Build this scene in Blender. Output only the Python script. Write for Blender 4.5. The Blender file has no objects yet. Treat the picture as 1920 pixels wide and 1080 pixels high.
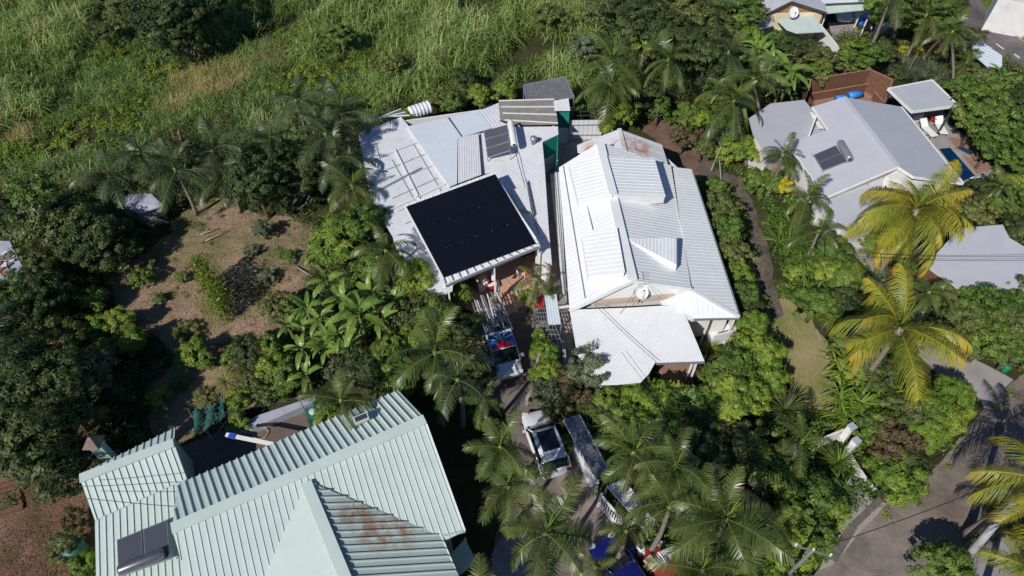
import bpy, math, random
import numpy as np
from mathutils import Vector, Matrix
R = math.radians
C = bpy.context.scene.collection
random.seed(7)
rng = np.random.default_rng(11)

# ------------------------------------------------------------------ camera, sky, sun, exposure
PITCH, FPX, CAMH = R(50), 1280.0, 35.0
cam_d = bpy.data.cameras.new('camera'); cam = bpy.data.objects.new('camera', cam_d); C.objects.link(cam)
cam.location = (0, 0, CAMH); cam.rotation_euler = (math.pi/2-PITCH, 0, 0)
cam_d.sensor_width = 36; cam_d.lens = 36*FPX/1920; cam_d.clip_end = 2000
bpy.context.scene.camera = cam
SUN_EL = R(40); SH = Vector((0.60, 0.80, 0)).normalized()      # direction in which shadows fall
wd = bpy.data.worlds.new('World'); bpy.context.scene.world = wd; wd.use_nodes = True
nt = wd.node_tree; nt.nodes.clear()
sky = nt.nodes.new('ShaderNodeTexSky'); sky.sky_type = 'NISHITA'; sky.sun_disc = False
sky.ozone_density = 9.0; sky.dust_density = 0.2; sky.sun_elevation = SUN_EL; sky.sun_rotation = math.atan2(-SH.x, -SH.y)
bg = nt.nodes.new('ShaderNodeBackground'); bg.inputs['Strength'].default_value = 0.07
wo = nt.nodes.new('ShaderNodeOutputWorld')
nt.links.new(sky.outputs[0], bg.inputs[0]); nt.links.new(bg.outputs[0], wo.inputs[0])
sl = bpy.data.lights.new('sun', 'SUN'); sl.energy = 4.4; sl.angle = R(0.5); sl.color = (1.0, 0.955, 0.89)
so = bpy.data.objects.new('sun', sl); C.objects.link(so)
sd = Vector((SH.x*math.cos(SUN_EL), SH.y*math.cos(SUN_EL), -math.sin(SUN_EL)))
so.rotation_euler = sd.to_track_quat('-Z', 'Y').to_euler(); so.location = (-30, -40, 60)
vs = bpy.context.scene.view_settings
vs.view_transform = 'Standard'; vs.look = 'None'; vs.exposure = 0.0; vs.gamma = 1.0
bpy.context.scene.render.resolution_x = 1024; bpy.context.scene.render.resolution_y = 576

# ------------------------------------------------------------------ geometry helpers
def ray(px, py):
    x = (px-960)/FPX; t = (py-540)/FPX; s, c = math.sin(PITCH), math.cos(PITCH)
    return Vector((x, c-t*s, -s-t*c))
def P(px, py, z=0.0):
    """the point of the place at height z that the photograph shows at this pixel"""
    r = ray(px, py); return Vector((0, 0, CAMH)) + r*((z-CAMH)/r.z)
def RP(pts):
    """roof plane: the first three entries (px, py, z) fix the plane, the others (px, py) lie in it"""
    a, b, c = [P(*p) for p in pts[:3]]
    n = (b-a).cross(c-a).normalized(); out = [a, b, c]; o = Vector((0, 0, CAMH))
    for p in pts[3:]:
        if len(p) == 3: out.append(P(*p)); continue
        r = ray(*p); out.append(o + r*((a-o).dot(n)/r.dot(n)))
    return out
def order(pts, idx): return [pts[i] for i in idx]

class MB:
    def __init__(s): s.v = []; s.f = []; s.m = []; s.cur = 0
    def add(s, vs_, fs):
        o = len(s.v); s.v += [tuple(v) for v in vs_]
        for f in fs: s.f.append(tuple(i+o for i in f)); s.m.append(s.cur)
    def box(s, c, size, rz=0, M=None):
        hx, hy, hz = [d/2 for d in size]
        M2 = Matrix.Translation(Vector(c)) @ Matrix.Rotation(rz, 4, 'Z') if M is None else M @ Matrix.Translation(Vector(c)) @ Matrix.Rotation(rz, 4, 'Z')
        vs_ = [M2 @ Vector((x, y, z)) for x in (-hx, hx) for y in (-hy, hy) for z in (-hz, hz)]
        s.add(vs_, [(0,1,3,2),(4,6,7,5),(0,4,5,1),(2,3,7,6),(0,2,6,4),(1,5,7,3)])
    def bar(s, a, b, w, h, up=Vector((0,0,1))):
        a = Vector(a); b = Vector(b); d = (b-a).normalized()
        sx = d.cross(up)
        if sx.length < 1e-4: sx = Vector((1,0,0))
        sx.normalize(); u = sx.cross(d).normalized()
        vs_ = [p + sx*i*w/2 + u*j*h/2 for p in (a, b) for i, j in ((-1,-1),(1,-1),(1,1),(-1,1))]
        s.add(vs_, [(0,1,2,3),(7,6,5,4),(0,4,5,1),(1,5,6,2),(2,6,7,3),(3,7,4,0)])
    def cyl(s, a, b, r0, r1=None, n=10, caps=True):
        a = Vector(a); b = Vector(b); r1 = r0 if r1 is None else r1
        d = (b-a).normalized(); q = Vector((0,0,1)) if abs(d.z) < .9 else Vector((1,0,0))
        u = d.cross(q).normalized(); w = d.cross(u)
        vs_ = []
        for p, r in ((a, r0), (b, r1)):
            vs_ += [p + (u*math.cos(2*math.pi*k/n) + w*math.sin(2*math.pi*k/n))*r for k in range(n)]
        fs = [(k, (k+1) % n, n+(k+1) % n, n+k) for k in range(n)]
        if caps: fs += [tuple(reversed(range(n))), tuple(range(n, 2*n))]
        s.add(vs_, fs)
    def tube(s, pts, r, n=6):
        pts = [Vector(p) for p in pts]; rs = r if isinstance(r, (list, tuple)) else [r]*len(pts)
        vs_ = []; N = len(pts)
        for i, p in enumerate(pts):
            d = (pts[min(i+1, N-1)] - pts[max(i-1, 0)]).normalized()
            q = Vector((0,0,1)) if abs(d.z) < .9 else Vector((1,0,0))
            u = d.cross(q).normalized(); w = d.cross(u)
            vs_ += [p + (u*math.cos(2*math.pi*k/n) + w*math.sin(2*math.pi*k/n))*rs[i] for k in range(n)]
        fs = [(i*n+k, i*n+(k+1) % n, (i+1)*n+(k+1) % n, (i+1)*n+k) for i in range(N-1) for k in range(n)]
        fs += [tuple(reversed(range(n))), tuple(range((N-1)*n, N*n))]
        s.add(vs_, fs)
    def slab(s, pts, t=0.06):
        """polygon with thickness t downwards"""
        n = len(pts); pts = [Vector(p) for p in pts]
        nn = sum(((pts[i]-pts[0]).cross(pts[(i+1) % n]-pts[0]) for i in range(1, n-1)), Vector())
        if nn.z < 0: pts = pts[::-1]
        lo = [p - Vector((0, 0, t)) for p in pts]
        s.add(pts + lo, [tuple(range(n)), tuple(reversed(range(n, 2*n)))] + [(i, n+i, n+(i+1) % n, (i+1) % n) for i in range(n)])
    def wallq(s, a, b, zb, t=0.14, inward=None):
        """upright wall between top points a and b down to zb"""
        a = Vector(a); b = Vector(b); d = (b-a); d.z = 0
        if d.length < 1e-3: return
        n = Vector((-d.y, d.x, 0)).normalized()*t
        if inward is not None and n.dot(Vector(inward)-a) < 0: n = -n
        A = [a, b, b+n, a+n]; B = [Vector((p.x, p.y, zb)) for p in A]
        s.add(A+B, [(0,1,2,3),(7,6,5,4),(0,4,5,1),(1,5,6,2),(2,6,7,3),(3,7,4,0)])
    def lathe(s, prof, c, n=16):
        vs_ = []; c = Vector(c)
        for r, z in prof: vs_ += [c + Vector((r*math.cos(2*math.pi*k/n), r*math.sin(2*math.pi*k/n), z)) for k in range(n)]
        fs = [(i*n+k, i*n+(k+1) % n, (i+1)*n+(k+1) % n, (i+1)*n+k) for i in range(len(prof)-1) for k in range(n)]
        fs += [tuple(reversed(range(n))), tuple(range((len(prof)-1)*n, len(prof)*n))]
        s.add(vs_, fs)
    def loft(s, rings, caps=True):
        n = len(rings[0]); vs_ = [p for r in rings for p in r]
        fs = [(i*n+k, i*n+(k+1) % n, (i+1)*n+(k+1) % n, (i+1)*n+k) for i in range(len(rings)-1) for k in range(n)]
        if caps: fs += [tuple(reversed(range(n))), tuple(range((len(rings)-1)*n, len(rings)*n))]
        s.add(vs_, fs)
    def build(s, name, mats, parent=None, smooth=False, M=None):
        me = bpy.data.meshes.new(name)
        me.from_pydata(s.v, [], s.f)
        if not isinstance(mats, (list, tuple)): mats = [mats]
        for m in mats: me.materials.append(m)
        if len(mats) > 1: me.polygons.foreach_set('material_index', s.m)
        if smooth: me.polygons.foreach_set('use_smooth', [True]*len(s.f))
        me.update()
        o = bpy.data.objects.new(name, me); C.objects.link(o)
        if parent is not None: o.parent = parent
        if M is not None: o.matrix_local = M
        return o

def tag(o, label=None, cat=None, group=None, kind=None):
    if label: o['label'] = label
    if cat: o['category'] = cat
    if group: o['group'] = group
    if kind: o['kind'] = kind
    return o
def empty(name, loc, label=None, cat=None, group=None, rz=0):
    o = bpy.data.objects.new(name, None); C.objects.link(o); o.location = loc; o.rotation_euler = (0, 0, rz)
    o.empty_display_size = .3
    return tag(o, label, cat, group)
def link(name, me, parent=None, M=None, loc=None, rot=None, scale=None):
    o = bpy.data.objects.new(name, me); C.objects.link(o)
    if parent is not None: o.parent = parent
    if M is not None: o.matrix_local = M
    if loc is not None: o.location = loc
    if rot is not None: o.rotation_euler = rot
    if scale is not None: o.scale = (scale,)*3 if isinstance(scale, (int, float)) else scale
    return o
def local(parent, pts):
    """world points into the frame of an unrotated Empty"""
    L = parent.location
    return [Vector(p)-L for p in pts]

def np_mesh(name, v, faces_flat, sizes, mats, tint=None, midx=None):
    """fast mesh: v (n,3), faces as flat vertex list with sizes; tint = float per vertex"""
    me = bpy.data.meshes.new(name); me.vertices.add(len(v)); me.vertices.foreach_set('co', np.asarray(v, np.float32).ravel())
    me.loops.add(len(faces_flat)); me.loops.foreach_set('vertex_index', np.asarray(faces_flat, np.int32))
    me.polygons.add(len(sizes)); st = np.concatenate([[0], np.cumsum(sizes)[:-1]])
    me.polygons.foreach_set('loop_start', st.astype(np.int32))
    try: me.polygons.foreach_set('loop_total', np.asarray(sizes, np.int32))
    except Exception: pass
    for m in (mats if isinstance(mats, (list, tuple)) else [mats]): me.materials.append(m)
    if midx is not None: me.polygons.foreach_set('material_index', np.asarray(midx, np.int32))
    if tint is not None:
        at = me.attributes.new('tint', 'FLOAT', 'POINT'); at.data.foreach_set('value', np.asarray(tint, np.float32))
    me.update(calc_edges=True); me.validate()
    return me

def inpoly(poly, x, y):
    x = np.asarray(x); y = np.asarray(y); r = np.zeros(x.shape, bool); n = len(poly)
    for i in range(n):
        x0, y0 = poly[i][0], poly[i][1]; x1, y1 = poly[(i+1) % n][0], poly[(i+1) % n][1]
        if y0 == y1: continue
        c = ((y0 > y) != (y1 > y)) & (x < (x1-x0)*(y-y0)/(y1-y0)+x0)
        r ^= c
    return r
def GP(pix, z=0.0): return [P(a, b, z) for a, b in pix]

# ------------------------------------------------------------------ materials
def nmat(name):
    m = bpy.data.materials.new(name); m.use_nodes = True; t = m.node_tree
    return m, t, t.nodes['Principled BSDF'], t.nodes['Material Output']
def N(t, kind, **k):
    n = t.nodes.new(kind)
    for a, b in k.items(): setattr(n, a, b)
    return n
def ramp(t, fac, stops):
    r = N(t, 'ShaderNodeValToRGB'); e = r.color_ramp.elements
    while len(e) < len(stops): e.new(.5)
    for i, (p, c) in enumerate(stops): e[i].position = p; e[i].color = (*c, 1)
    t.links.new(fac, r.inputs[0]); return r.outputs[0]
def noise(t, scale, detail=4, rough=.6, obj=False, vec=None, dim=None):
    n = N(t, 'ShaderNodeTexNoise'); n.inputs['Scale'].default_value = scale; n.inputs['Detail'].default_value = detail; n.inputs['Roughness'].default_value = rough
    if vec is None:
        g = N(t, 'ShaderNodeNewGeometry'); vec = g.outputs['Position']
    t.links.new(vec, n.inputs['Vector']); return n.outputs['Fac']
def mix(t, a, b, fac, mode='MIX'):
    m = N(t, 'ShaderNodeMix', data_type='RGBA', blend_type=mode)
    for s_, v in ((m.inputs[6], a), (m.inputs[7], b)):
        if isinstance(v, tuple): s_.default_value = (*v, 1)
        else: t.links.new(v, s_)
    if isinstance(fac, float): m.inputs[0].default_value = fac
    else: t.links.new(fac, m.inputs[0])
    return m.outputs[2]
def bump(t, b, fac, strength, dist):
    n = N(t, 'ShaderNodeBump'); n.inputs['Strength'].default_value = strength; n.inputs['Distance'].default_value = dist
    t.links.new(fac, n.inputs['Height']); t.links.new(n.outputs[0], b.inputs['Normal'])
def plain(name, col, rough=.6, metal=0.0, var=.12, sc=3.0, dirt=None, dirtamt=.4, bmp=0):
    m, t, b, o = nmat(name)
    n = noise(t, sc, 5)
    lo = tuple(c*(1-var) for c in col); hi = tuple(min(1, c*(1+var)) for c in col)
    c = ramp(t, n, [(.3, lo), (.7, hi)])
    if dirt:
        n2 = noise(t, sc*.45, 8, .7)
        f = ramp(t, n2, [(.5, (0,0,0)), (.72, (dirtamt,)*3)])
        c = mix(t, c, dirt, f)
    t.links.new(c, b.inputs['Base Color']); b.inputs['Roughness'].default_value = rough; b.inputs['Metallic'].default_value = metal
    if bmp: bump(t, b, noise(t, sc*6, 4), .5, bmp)
    return m
def leafmat(name, stops, trans=.22, rough=.45, spec=.4, patch=.25, psc=.35):
    m, t, b, o = nmat(name)
    a = N(t, 'ShaderNodeAttribute', attribute_name='tint')
    oi = N(t, 'ShaderNodeObjectInfo')
    ad = N(t, 'ShaderNodeMath', operation='MULTIPLY_ADD'); t.links.new(noise(t, psc, 3), ad.inputs[0]); ad.inputs[1].default_value = patch*2; ad.inputs[2].default_value = -patch
    ad2 = N(t, 'ShaderNodeMath', operation='ADD'); t.links.new(a.outputs['Fac'], ad2.inputs[0]); t.links.new(ad.outputs[0], ad2.inputs[1])
    c = ramp(t, ad2.outputs[0], stops)
    hs = N(t, 'ShaderNodeHueSaturation')
    h = N(t, 'ShaderNodeMapRange'); t.links.new(oi.outputs['Random'], h.inputs[0]); h.inputs[3].default_value = .485; h.inputs[4].default_value = .515
    v = N(t, 'ShaderNodeMapRange'); t.links.new(oi.outputs['Random'], v.inputs[0]); v.inputs[3].default_value = 1.15; v.inputs[4].default_value = .85
    t.links.new(h.outputs[0], hs.inputs['Hue']); t.links.new(v.outputs[0], hs.inputs['Value']); t.links.new(c, hs.inputs['Color'])
    t.links.new(hs.outputs[0], b.inputs['Base Color']); b.inputs['Roughness'].default_value = rough; b.inputs['Specular IOR Level'].default_value = spec
    tr = N(t, 'ShaderNodeBsdfTranslucent'); mc = mix(t, hs.outputs[0], (.5, .6, .1), .25); t.links.new(mc, tr.inputs[0])
    ms = N(t, 'ShaderNodeMixShader'); ms.inputs[0].default_value = trans
    t.links.new(b.outputs[0], ms.inputs[1]); t.links.new(tr.outputs[0], ms.inputs[2]); t.links.new(ms.outputs[0], o.inputs[0])
    return m

M = {}
def roofmat(name, col, dirt, amt=.35, rough=.45, rust=None, sheet=0.0):
    m, t, b, o = nmat(name)
    n = noise(t, .8, 6); c = ramp(t, n, [(.35, tuple(x*.93 for x in col)), (.65, col)])
    f = ramp(t, noise(t, 2.6, 9, .75), [(.52, (0,0,0)), (.75, (amt,)*3)])
    c = mix(t, c, dirt, f)
    if rust:
        g = N(t, 'ShaderNodeNewGeometry')
        for (ctr, rad, col2) in rust:
            vm = N(t, 'ShaderNodeVectorMath', operation='DISTANCE'); t.links.new(g.outputs['Position'], vm.inputs[0]); vm.inputs[1].default_value = ctr
            mr = N(t, 'ShaderNodeMapRange'); t.links.new(vm.outputs['Value'], mr.inputs[0]); mr.inputs[1].default_value = rad; mr.inputs[2].default_value = rad*.35; mr.inputs[3].default_value = 0; mr.inputs[4].default_value = 1
            mu = N(t, 'ShaderNodeMath', operation='MULTIPLY'); t.links.new(mr.outputs[0], mu.inputs[0])
            rr = ramp(t, noise(t, 1.6, 8, .7), [(.4, (0,0,0)), (.58, (1,1,1))]); t.links.new(rr, mu.inputs[1])
            c = mix(t, c, col2, mu.outputs[0])
    t.links.new(c, b.inputs['Base Color']); b.inputs['Roughness'].default_value = rough; b.inputs['Specular IOR Level'].default_value = .35
    return m
M['white_roof'] = roofmat('white_roof_paint', (.77, .78, .79), (.55, .53, .53), .35)
M['white_bright'] = roofmat('bright_white_paint', (.80, .80, .80), (.60, .57, .55), .3)
M['old_white'] = roofmat('weathered_white_sheet', (.66, .66, .67), (.36, .33, .32), .5, .6, rust=[(P(1195,275,4.0), 1.6, (.42,.17,.09)), (P(1108,277,3.6), .8, (.45,.22,.12))])
M['shed_white'] = roofmat('shed_roof_paint', (.70, .71, .74), (.36, .34, .35), .55, .5)
M['blue_white'] = roofmat('pale_blue_white_sheet', (.64, .70, .76), (.5, .5, .52), .3, .5)
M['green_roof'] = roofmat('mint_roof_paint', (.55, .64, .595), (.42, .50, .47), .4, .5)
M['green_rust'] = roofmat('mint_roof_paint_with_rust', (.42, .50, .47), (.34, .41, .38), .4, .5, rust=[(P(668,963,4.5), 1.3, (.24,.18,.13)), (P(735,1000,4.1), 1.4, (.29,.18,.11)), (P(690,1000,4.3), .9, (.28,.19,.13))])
M['gray_roof'] = roofmat('lilac_grey_roof', (.46, .465, .51), (.34, .34, .37), .3, .55)
M['gray_roof2'] = roofmat('pale_lilac_grey_roof', (.51, .515, .56), (.39, .39, .42), .3, .55)
M['dark_sheet'] = plain('smoked_sheet', (.16, .15, .16), .4, 0, .25, 4, (.3,.3,.3), .5)
M['smoke_corr'] = plain('grey_translucent_corrugated', (.27, .25, .22), .5, 0, .15, 2, (.45,.42,.36), .5)
M['white'] = plain('white_paint', (.78, .78, .77), .5, 0, .05, 2, (.5,.47,.42), .3)
M['wall'] = plain('offwhite_wall_render', (.68, .67, .65), .85, 0, .06, 1.5, (.35,.32,.28), .5)
M['cream'] = plain('cream_wall', (.72, .62, .42), .85, 0, .06, 2)
M['greenwall'] = plain('dark_green_board', (.02, .22, .17), .5, 0, .15, 2)
M['mintwall'] = plain('mint_wall', (.38, .52, .46), .8, 0, .08, 2)
M['brownwood'] = plain('brown_wood', (.16, .075, .045), .7, 0, .3, 6)
M['deckwood'] = plain('pinkish_deck_wood', (.30, .17, .12), .7, 0, .25, 5)
M['beige'] = plain('beige_render', (.55, .42, .35), .85, 0, .08, 3)
M['terracotta'] = plain('terracotta_floor', (.50, .30, .21), .8, 0, .12, 1.5, (.32,.28,.26), .7)
M['concrete'] = plain('worn_concrete', (.27, .25, .25), .9, 0, .2, 1.2, (.10,.09,.08), .6, bmp=.01)
M['concrete2'] = plain('pale_concrete', (.31, .285, .275), .9, 0, .15, 1.0, (.2,.18,.16), .5, bmp=.01)
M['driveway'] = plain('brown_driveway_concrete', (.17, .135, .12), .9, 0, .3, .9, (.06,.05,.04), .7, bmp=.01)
M['terrace'] = plain('brown_terrace_concrete', (.13, .095, .08), .85, 0, .2, 1.1, (.2,.16,.13), .4, bmp=.01)
M['ledge'] = plain('blue_grey_ledge', (.36, .38, .46), .8, 0, .15, 2)
M['black'] = plain('black_plastic', (.02, .02, .022), .45, 0, .1)
M['darkgrey'] = plain('dark_grey_metal', (.07, .07, .08), .4, .3, .15)
M['steel'] = plain('galvanised_steel', (.42, .43, .45), .35, .6, .15, 8)
M['greymetal'] = plain('grey_tank_metal', (.22, .21, .24), .3, .7, .08)
M['pole2'] = plain('dark_weathered_pole', (.17, .17, .17), .9, 0, .2, 2)
M['pole'] = plain('weathered_concrete_pole', (.33, .33, .34), .85, 0, .2, 2)
M['bark'] = plain('grey_brown_bark', (.14, .11, .085), .9, 0, .35, 6)
M['palmbark'] = plain('ringed_palm_bark', (.20, .17, .14), .85, 0, .35, 9)
M['shaft'] = plain('green_crownshaft', (.13, .20, .05), .5, 0, .2, 4)
M['dead'] = plain('bleached_dead_wood', (.32, .29, .27), .85, 0, .2, 4)
M['red'] = plain('red_plastic', (.5, .03, .03), .5, 0, .12)
M['orange'] = plain('orange_plastic', (.55, .13, .03), .55, 0, .1)
M['bluep'] = plain('bright_blue_cover', (.03, .22, .62), .5, 0, .12)
M['yellow'] = plain('yellow_hose', (.55, .42, .16), .5, 0, .1)
M['greennet'] = plain('green_shade_net', (.012, .07, .06), .9, 0, .5, 3)
M['greenplastic'] = plain('green_tank_plastic', (.03, .13, .10), .5, 0, .2)
M['brick'] = plain('brown_chimney_cap', (.20, .14, .115), .9, 0, .25, 5)
M['stone'] = plain('garden_stone', (.3, .28, .27), .9, 0, .25, 3)
M['fabric_white'] = plain('white_cloth', (.8, .8, .8), .9, 0, .04)
M['bluefab'] = plain('blue_cloth', (.03, .06, .45), .9, 0, .1)
M['fabric_red'] = plain('red_cloth', (.5, .04, .05), .9, 0, .1)
M['tyre'] = plain('tyre_rubber', (.015, .015, .016), .8)
M['lamp'] = plain('headlamp_plastic', (.6, .62, .65), .15, 0, .03)
M['taillamp'] = plain('tail_lamp_plastic', (.4, .02, .02), .2, 0, .03)
def paint(name, col, coat=.7):
    m, t, b, o = nmat(name)
    c = ramp(t, noise(t, 1.5, 5), [(.35, tuple(x*.85 for x in col)), (.65, col)])
    t.links.new(c, b.inputs['Base Color']); b.inputs['Roughness'].default_value = .35; b.inputs['Coat Weight'].default_value = coat; b.inputs['Coat Roughness'].default_value = .08
    return m
M['carwhite'] = paint('white_car_paint', (.72, .74, .78))
M['carblue'] = paint('deep_blue_car_paint', (.006, .010, .13))
M['carred'] = paint('faded_red_car_paint', (.35, .02, .035), .3)
def glass(name, col=(.012, .014, .02), rough=.06):
    m, t, b, o = nmat(name); b.inputs['Base Color'].default_value = (*col, 1); b.inputs['Roughness'].default_value = rough; b.inputs['Coat Weight'].default_value = .6
    return m
M['glass'] = glass('dark_car_glass')
M['collector'] = glass('solar_collector_glass', (.075, .078, .10), .25)
M['collector2'] = glass('streaked_collector_glass', (.10, .10, .115), .3)
M['pv'] = glass('black_solar_cell_glass', (.006, .006, .010), .3)
M['pv'].node_tree.nodes['Principled BSDF'].inputs['Coat Weight'].default_value = 0
M['window'] = glass('window_glass', (.03, .04, .05), .08)
m, t, b, o = nmat('pool_water'); b.inputs['Base Color'].default_value = (.004, .03, .085, 1); b.inputs['Roughness'].default_value = .05
bump(t, b, noise(t, 3, 3), .15, .03); M['pool'] = m

# ground materials
def groundmat(name, cols, sc1, sc2, bmpd=.04):
    m, t, b, o = nmat(name)
    c1 = ramp(t, noise(t, sc1, 6, .65), cols)
    c2 = ramp(t, noise(t, sc2, 5, .7), [(.3, (.45,.45,.45)), (.7, (1,1,1))])
    c = mix(t, c1, c2, .8, 'MULTIPLY')
    t.links.new(c, b.inputs['Base Color']); b.inputs['Roughness'].default_value = .95; b.inputs['Specular IOR Level'].default_value = .1
    bump(t, b, noise(t, sc2*1.3, 4), .7, bmpd); return m
M['ground'] = groundmat('dark_garden_soil_and_weeds', [(.3, (.035,.042,.015)), (.5, (.06,.065,.025)), (.7, (.10,.08,.045))], .35, 9, .06)
M['clearing'] = groundmat('dry_grass_and_litter', [(.34, (.15,.16,.06)), (.44, (.25,.21,.10)), (.54, (.36,.27,.17)), (.66, (.47,.30,.22))], .35, 5, .08)
M['baresoil'] = groundmat('pinkish_bare_soil', [(.34, (.28,.19,.11)), (.5, (.42,.27,.20)), (.66, (.52,.35,.27))], .6, 6, .06)
M['redsoil'] = groundmat('red_brown_soil', [(.3, (.12,.085,.045)), (.5, (.22,.125,.08)), (.7, (.30,.18,.13))], .5, 6, .08)
M['lawn'] = groundmat('patchy_dry_lawn', [(.3, (.19,.22,.075)), (.5, (.32,.29,.13)), (.7, (.44,.35,.21))], .4, 10, .03)
M['greenlawn'] = groundmat('green_lawn', [(.3, (.10,.15,.035)), (.6, (.16,.21,.05)), (.8, (.26,.24,.09))], .4, 9, .03)
M['mulch'] = groundmat('dry_leaf_mulch', [(.3, (.12,.085,.06)), (.6, (.26,.16,.12)), (.8, (.3,.2,.16))], .9, 8, .06)
def roadmat(name, base, line):
    m, t, b, o = nmat(name)
    c = ramp(t, noise(t, .42, 9, .7), [(.36, tuple(x*.62 for x in base)), (.5, base), (.64, tuple(x*1.35 for x in base))])
    c = mix(t, c, ramp(t, noise(t, .12, 4, .6), [(.35, (.7,.66,.62)), (.6, (1,1,1))]), .8, 'MULTIPLY')
    c = mix(t, c, (.10, .06, .04), ramp(t, noise(t, 3.5, 8, .8), [(.6, (0,0,0)), (.75, (.6,.6,.6))]))
    c = mix(t, c, ramp(t, noise(t, 14, 4, .8), [(.3, (.6,.6,.6)), (.7, (1,1,1))]), .7, 'MULTIPLY')
    g = N(t, 'ShaderNodeNewGeometry'); vo = N(t, 'ShaderNodeTexVoronoi', feature='DISTANCE_TO_EDGE'); vo.inputs['Scale'].default_value = .35
    dn = N(t, 'ShaderNodeTexNoise'); dn.inputs['Scale'].default_value = 1.2; t.links.new(g.outputs['Position'], dn.inputs['Vector'])
    va = N(t, 'ShaderNodeVectorMath', operation='ADD'); t.links.new(g.outputs['Position'], va.inputs[0]); t.links.new(dn.outputs['Color'], va.inputs[1])
    t.links.new(va.outputs[0], vo.inputs['Vector'])
    cr = ramp(t, vo.outputs['Distance'], [(0, (1,1,1)), (.012, (0,0,0))])
    fm = N(t, 'ShaderNodeMath', operation='MULTIPLY'); t.links.new(cr, fm.inputs[0]); t.links.new(ramp(t, noise(t, .5, 3), [(.5, (0,0,0)), (.7, (.5,.5,.5))]), fm.inputs[1])
    c = mix(t, c, line, fm.outputs[0])
    v2 = N(t, 'ShaderNodeTexVoronoi', feature='DISTANCE_TO_EDGE'); v2.inputs['Scale'].default_value = .8; t.links.new(va.outputs[0], v2.inputs['Vector'])
    f2 = N(t, 'ShaderNodeMath', operation='MULTIPLY'); t.links.new(ramp(t, v2.outputs['Distance'], [(0, (1,1,1)), (.02, (0,0,0))]), f2.inputs[0]); t.links.new(ramp(t, noise(t, .3, 3), [(.48, (0,0,0)), (.6, (.8,.8,.8))]), f2.inputs[1])
    c = mix(t, c, (.07, .06, .055), f2.outputs[0])
    t.links.new(c, b.inputs['Base Color']); b.inputs['Roughness'].default_value = .9; b.inputs['Specular IOR Level'].default_value = .2
    bump(t, b, noise(t, 20, 4), .4, .01); return m
M['road'] = roadmat('pinkish_grey_worn_asphalt', (.25, .21, .185), (.34, .30, .27))
M['road2'] = roadmat('grey_asphalt', (.17, .15, .155), (.24, .22, .22))
M['path'] = groundmat('worn_path_with_litter', [(.3, (.09,.075,.06)), (.5, (.15,.125,.11)), (.7, (.24,.19,.15))], 1.2, 8, .03)

# foliage
G = lambda r, g, b: (r, g, b)
L = {}
L['palm'] = leafmat('palm_leaflets', [(.0, (.035,.055,.016)), (.5, (.10,.135,.032)), (.8, (.17,.19,.05)), (1, (.25,.23,.07))], .22, .36, .5, .25)
L['palmdark'] = leafmat('dark_palm_leaflets', [(.0, (.028,.044,.020)), (.6, (.08,.11,.042)), (1, (.19,.20,.09))], .16, .4, .5, .2)
L['coco'] = leafmat('golden_palm_leaflets', [(.0, (.07,.11,.02)), (.42, (.20,.24,.035)), (.66, (.36,.35,.04)), (.88, (.52,.36,.04)), (1, (.52,.27,.08))], .3, .45, .4, .3, .8)
L['banana'] = leafmat('banana_leaf_blade', [(.0, (.07,.14,.025)), (.6, (.17,.28,.05)), (.92, (.28,.36,.08)), (1, (.30,.24,.09))], .25, .4, .5, .15)
L['dark'] = leafmat('dark_leaves', [(.1, (.028,.042,.014)), (.5, (.060,.085,.025)), (1, (.14,.165,.05))], .18, .55, .3)
L['mid'] = leafmat('mid_green_leaves', [(.1, (.045,.08,.015)), (.5, (.115,.19,.032)), (1, (.23,.31,.055))], .25, .5, .35)
L['lime'] = leafmat('lime_green_leaves', [(.1, (.085,.14,.018)), (.5, (.18,.27,.032)), (1, (.31,.37,.06))], .25, .5, .4)
L['olive'] = leafmat('olive_leaves', [(.1, (.05,.07,.02)), (.5, (.115,.14,.035)), (1, (.21,.22,.065))], .15, .5, .4)
L['silver'] = leafmat('grey_green_leaves', [(.1, (.05,.065,.035)), (.5, (.12,.15,.08)), (1, (.26,.28,.18))], .15, .55, .4)
L['brown'] = leafmat('brownish_leaves', [(.1, (.06,.04,.02)), (.5, (.12,.09,.045)), (1, (.12,.13,.04))], .15, .6, .3)
L['cane'] = leafmat('cane_blades', [(.0, (.05,.08,.025)), (.35, (.135,.21,.05)), (.7, (.30,.42,.13)), (.93, (.47,.52,.24)), (1, (.55,.46,.28))], .4, .5, .3, .35, .15)
L['herb'] = leafmat('low_green_herbs', [(.1, (.08,.13,.018)), (.5, (.18,.26,.035)), (1, (.30,.37,.06))], .25, .55, .3, .3, .2)
L['dry'] = leafmat('dry_seed_grass', [(.1, (.18,.20,.06)), (.5, (.40,.36,.14)), (1, (.58,.48,.24))], .25, .6, .3, .2)
L['litter'] = leafmat('dry_litter_blades', [(.1, (.14,.16,.05)), (.4, (.30,.25,.13)), (1, (.52,.38,.27))], .1, .8, .1, .3)
L['deadfrond'] = leafmat('dead_palm_leaflets', [(.0, (.12,.085,.05)), (.6, (.24,.17,.10)), (1, (.34,.25,.15))], .15, .7, .2)
L['gold'] = leafmat('yellow_flowering_leaves', [(.1, (.16,.2,.02)), (.45, (.45,.38,.02)), (1, (.7,.5,.02))], .2, .6, .3)
L['redleaf'] = leafmat('dark_red_leaves', [(.1, (.08,.03,.02)), (.6, (.20,.06,.04)), (1, (.28,.10,.06))], .15, .5, .3)
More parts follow.
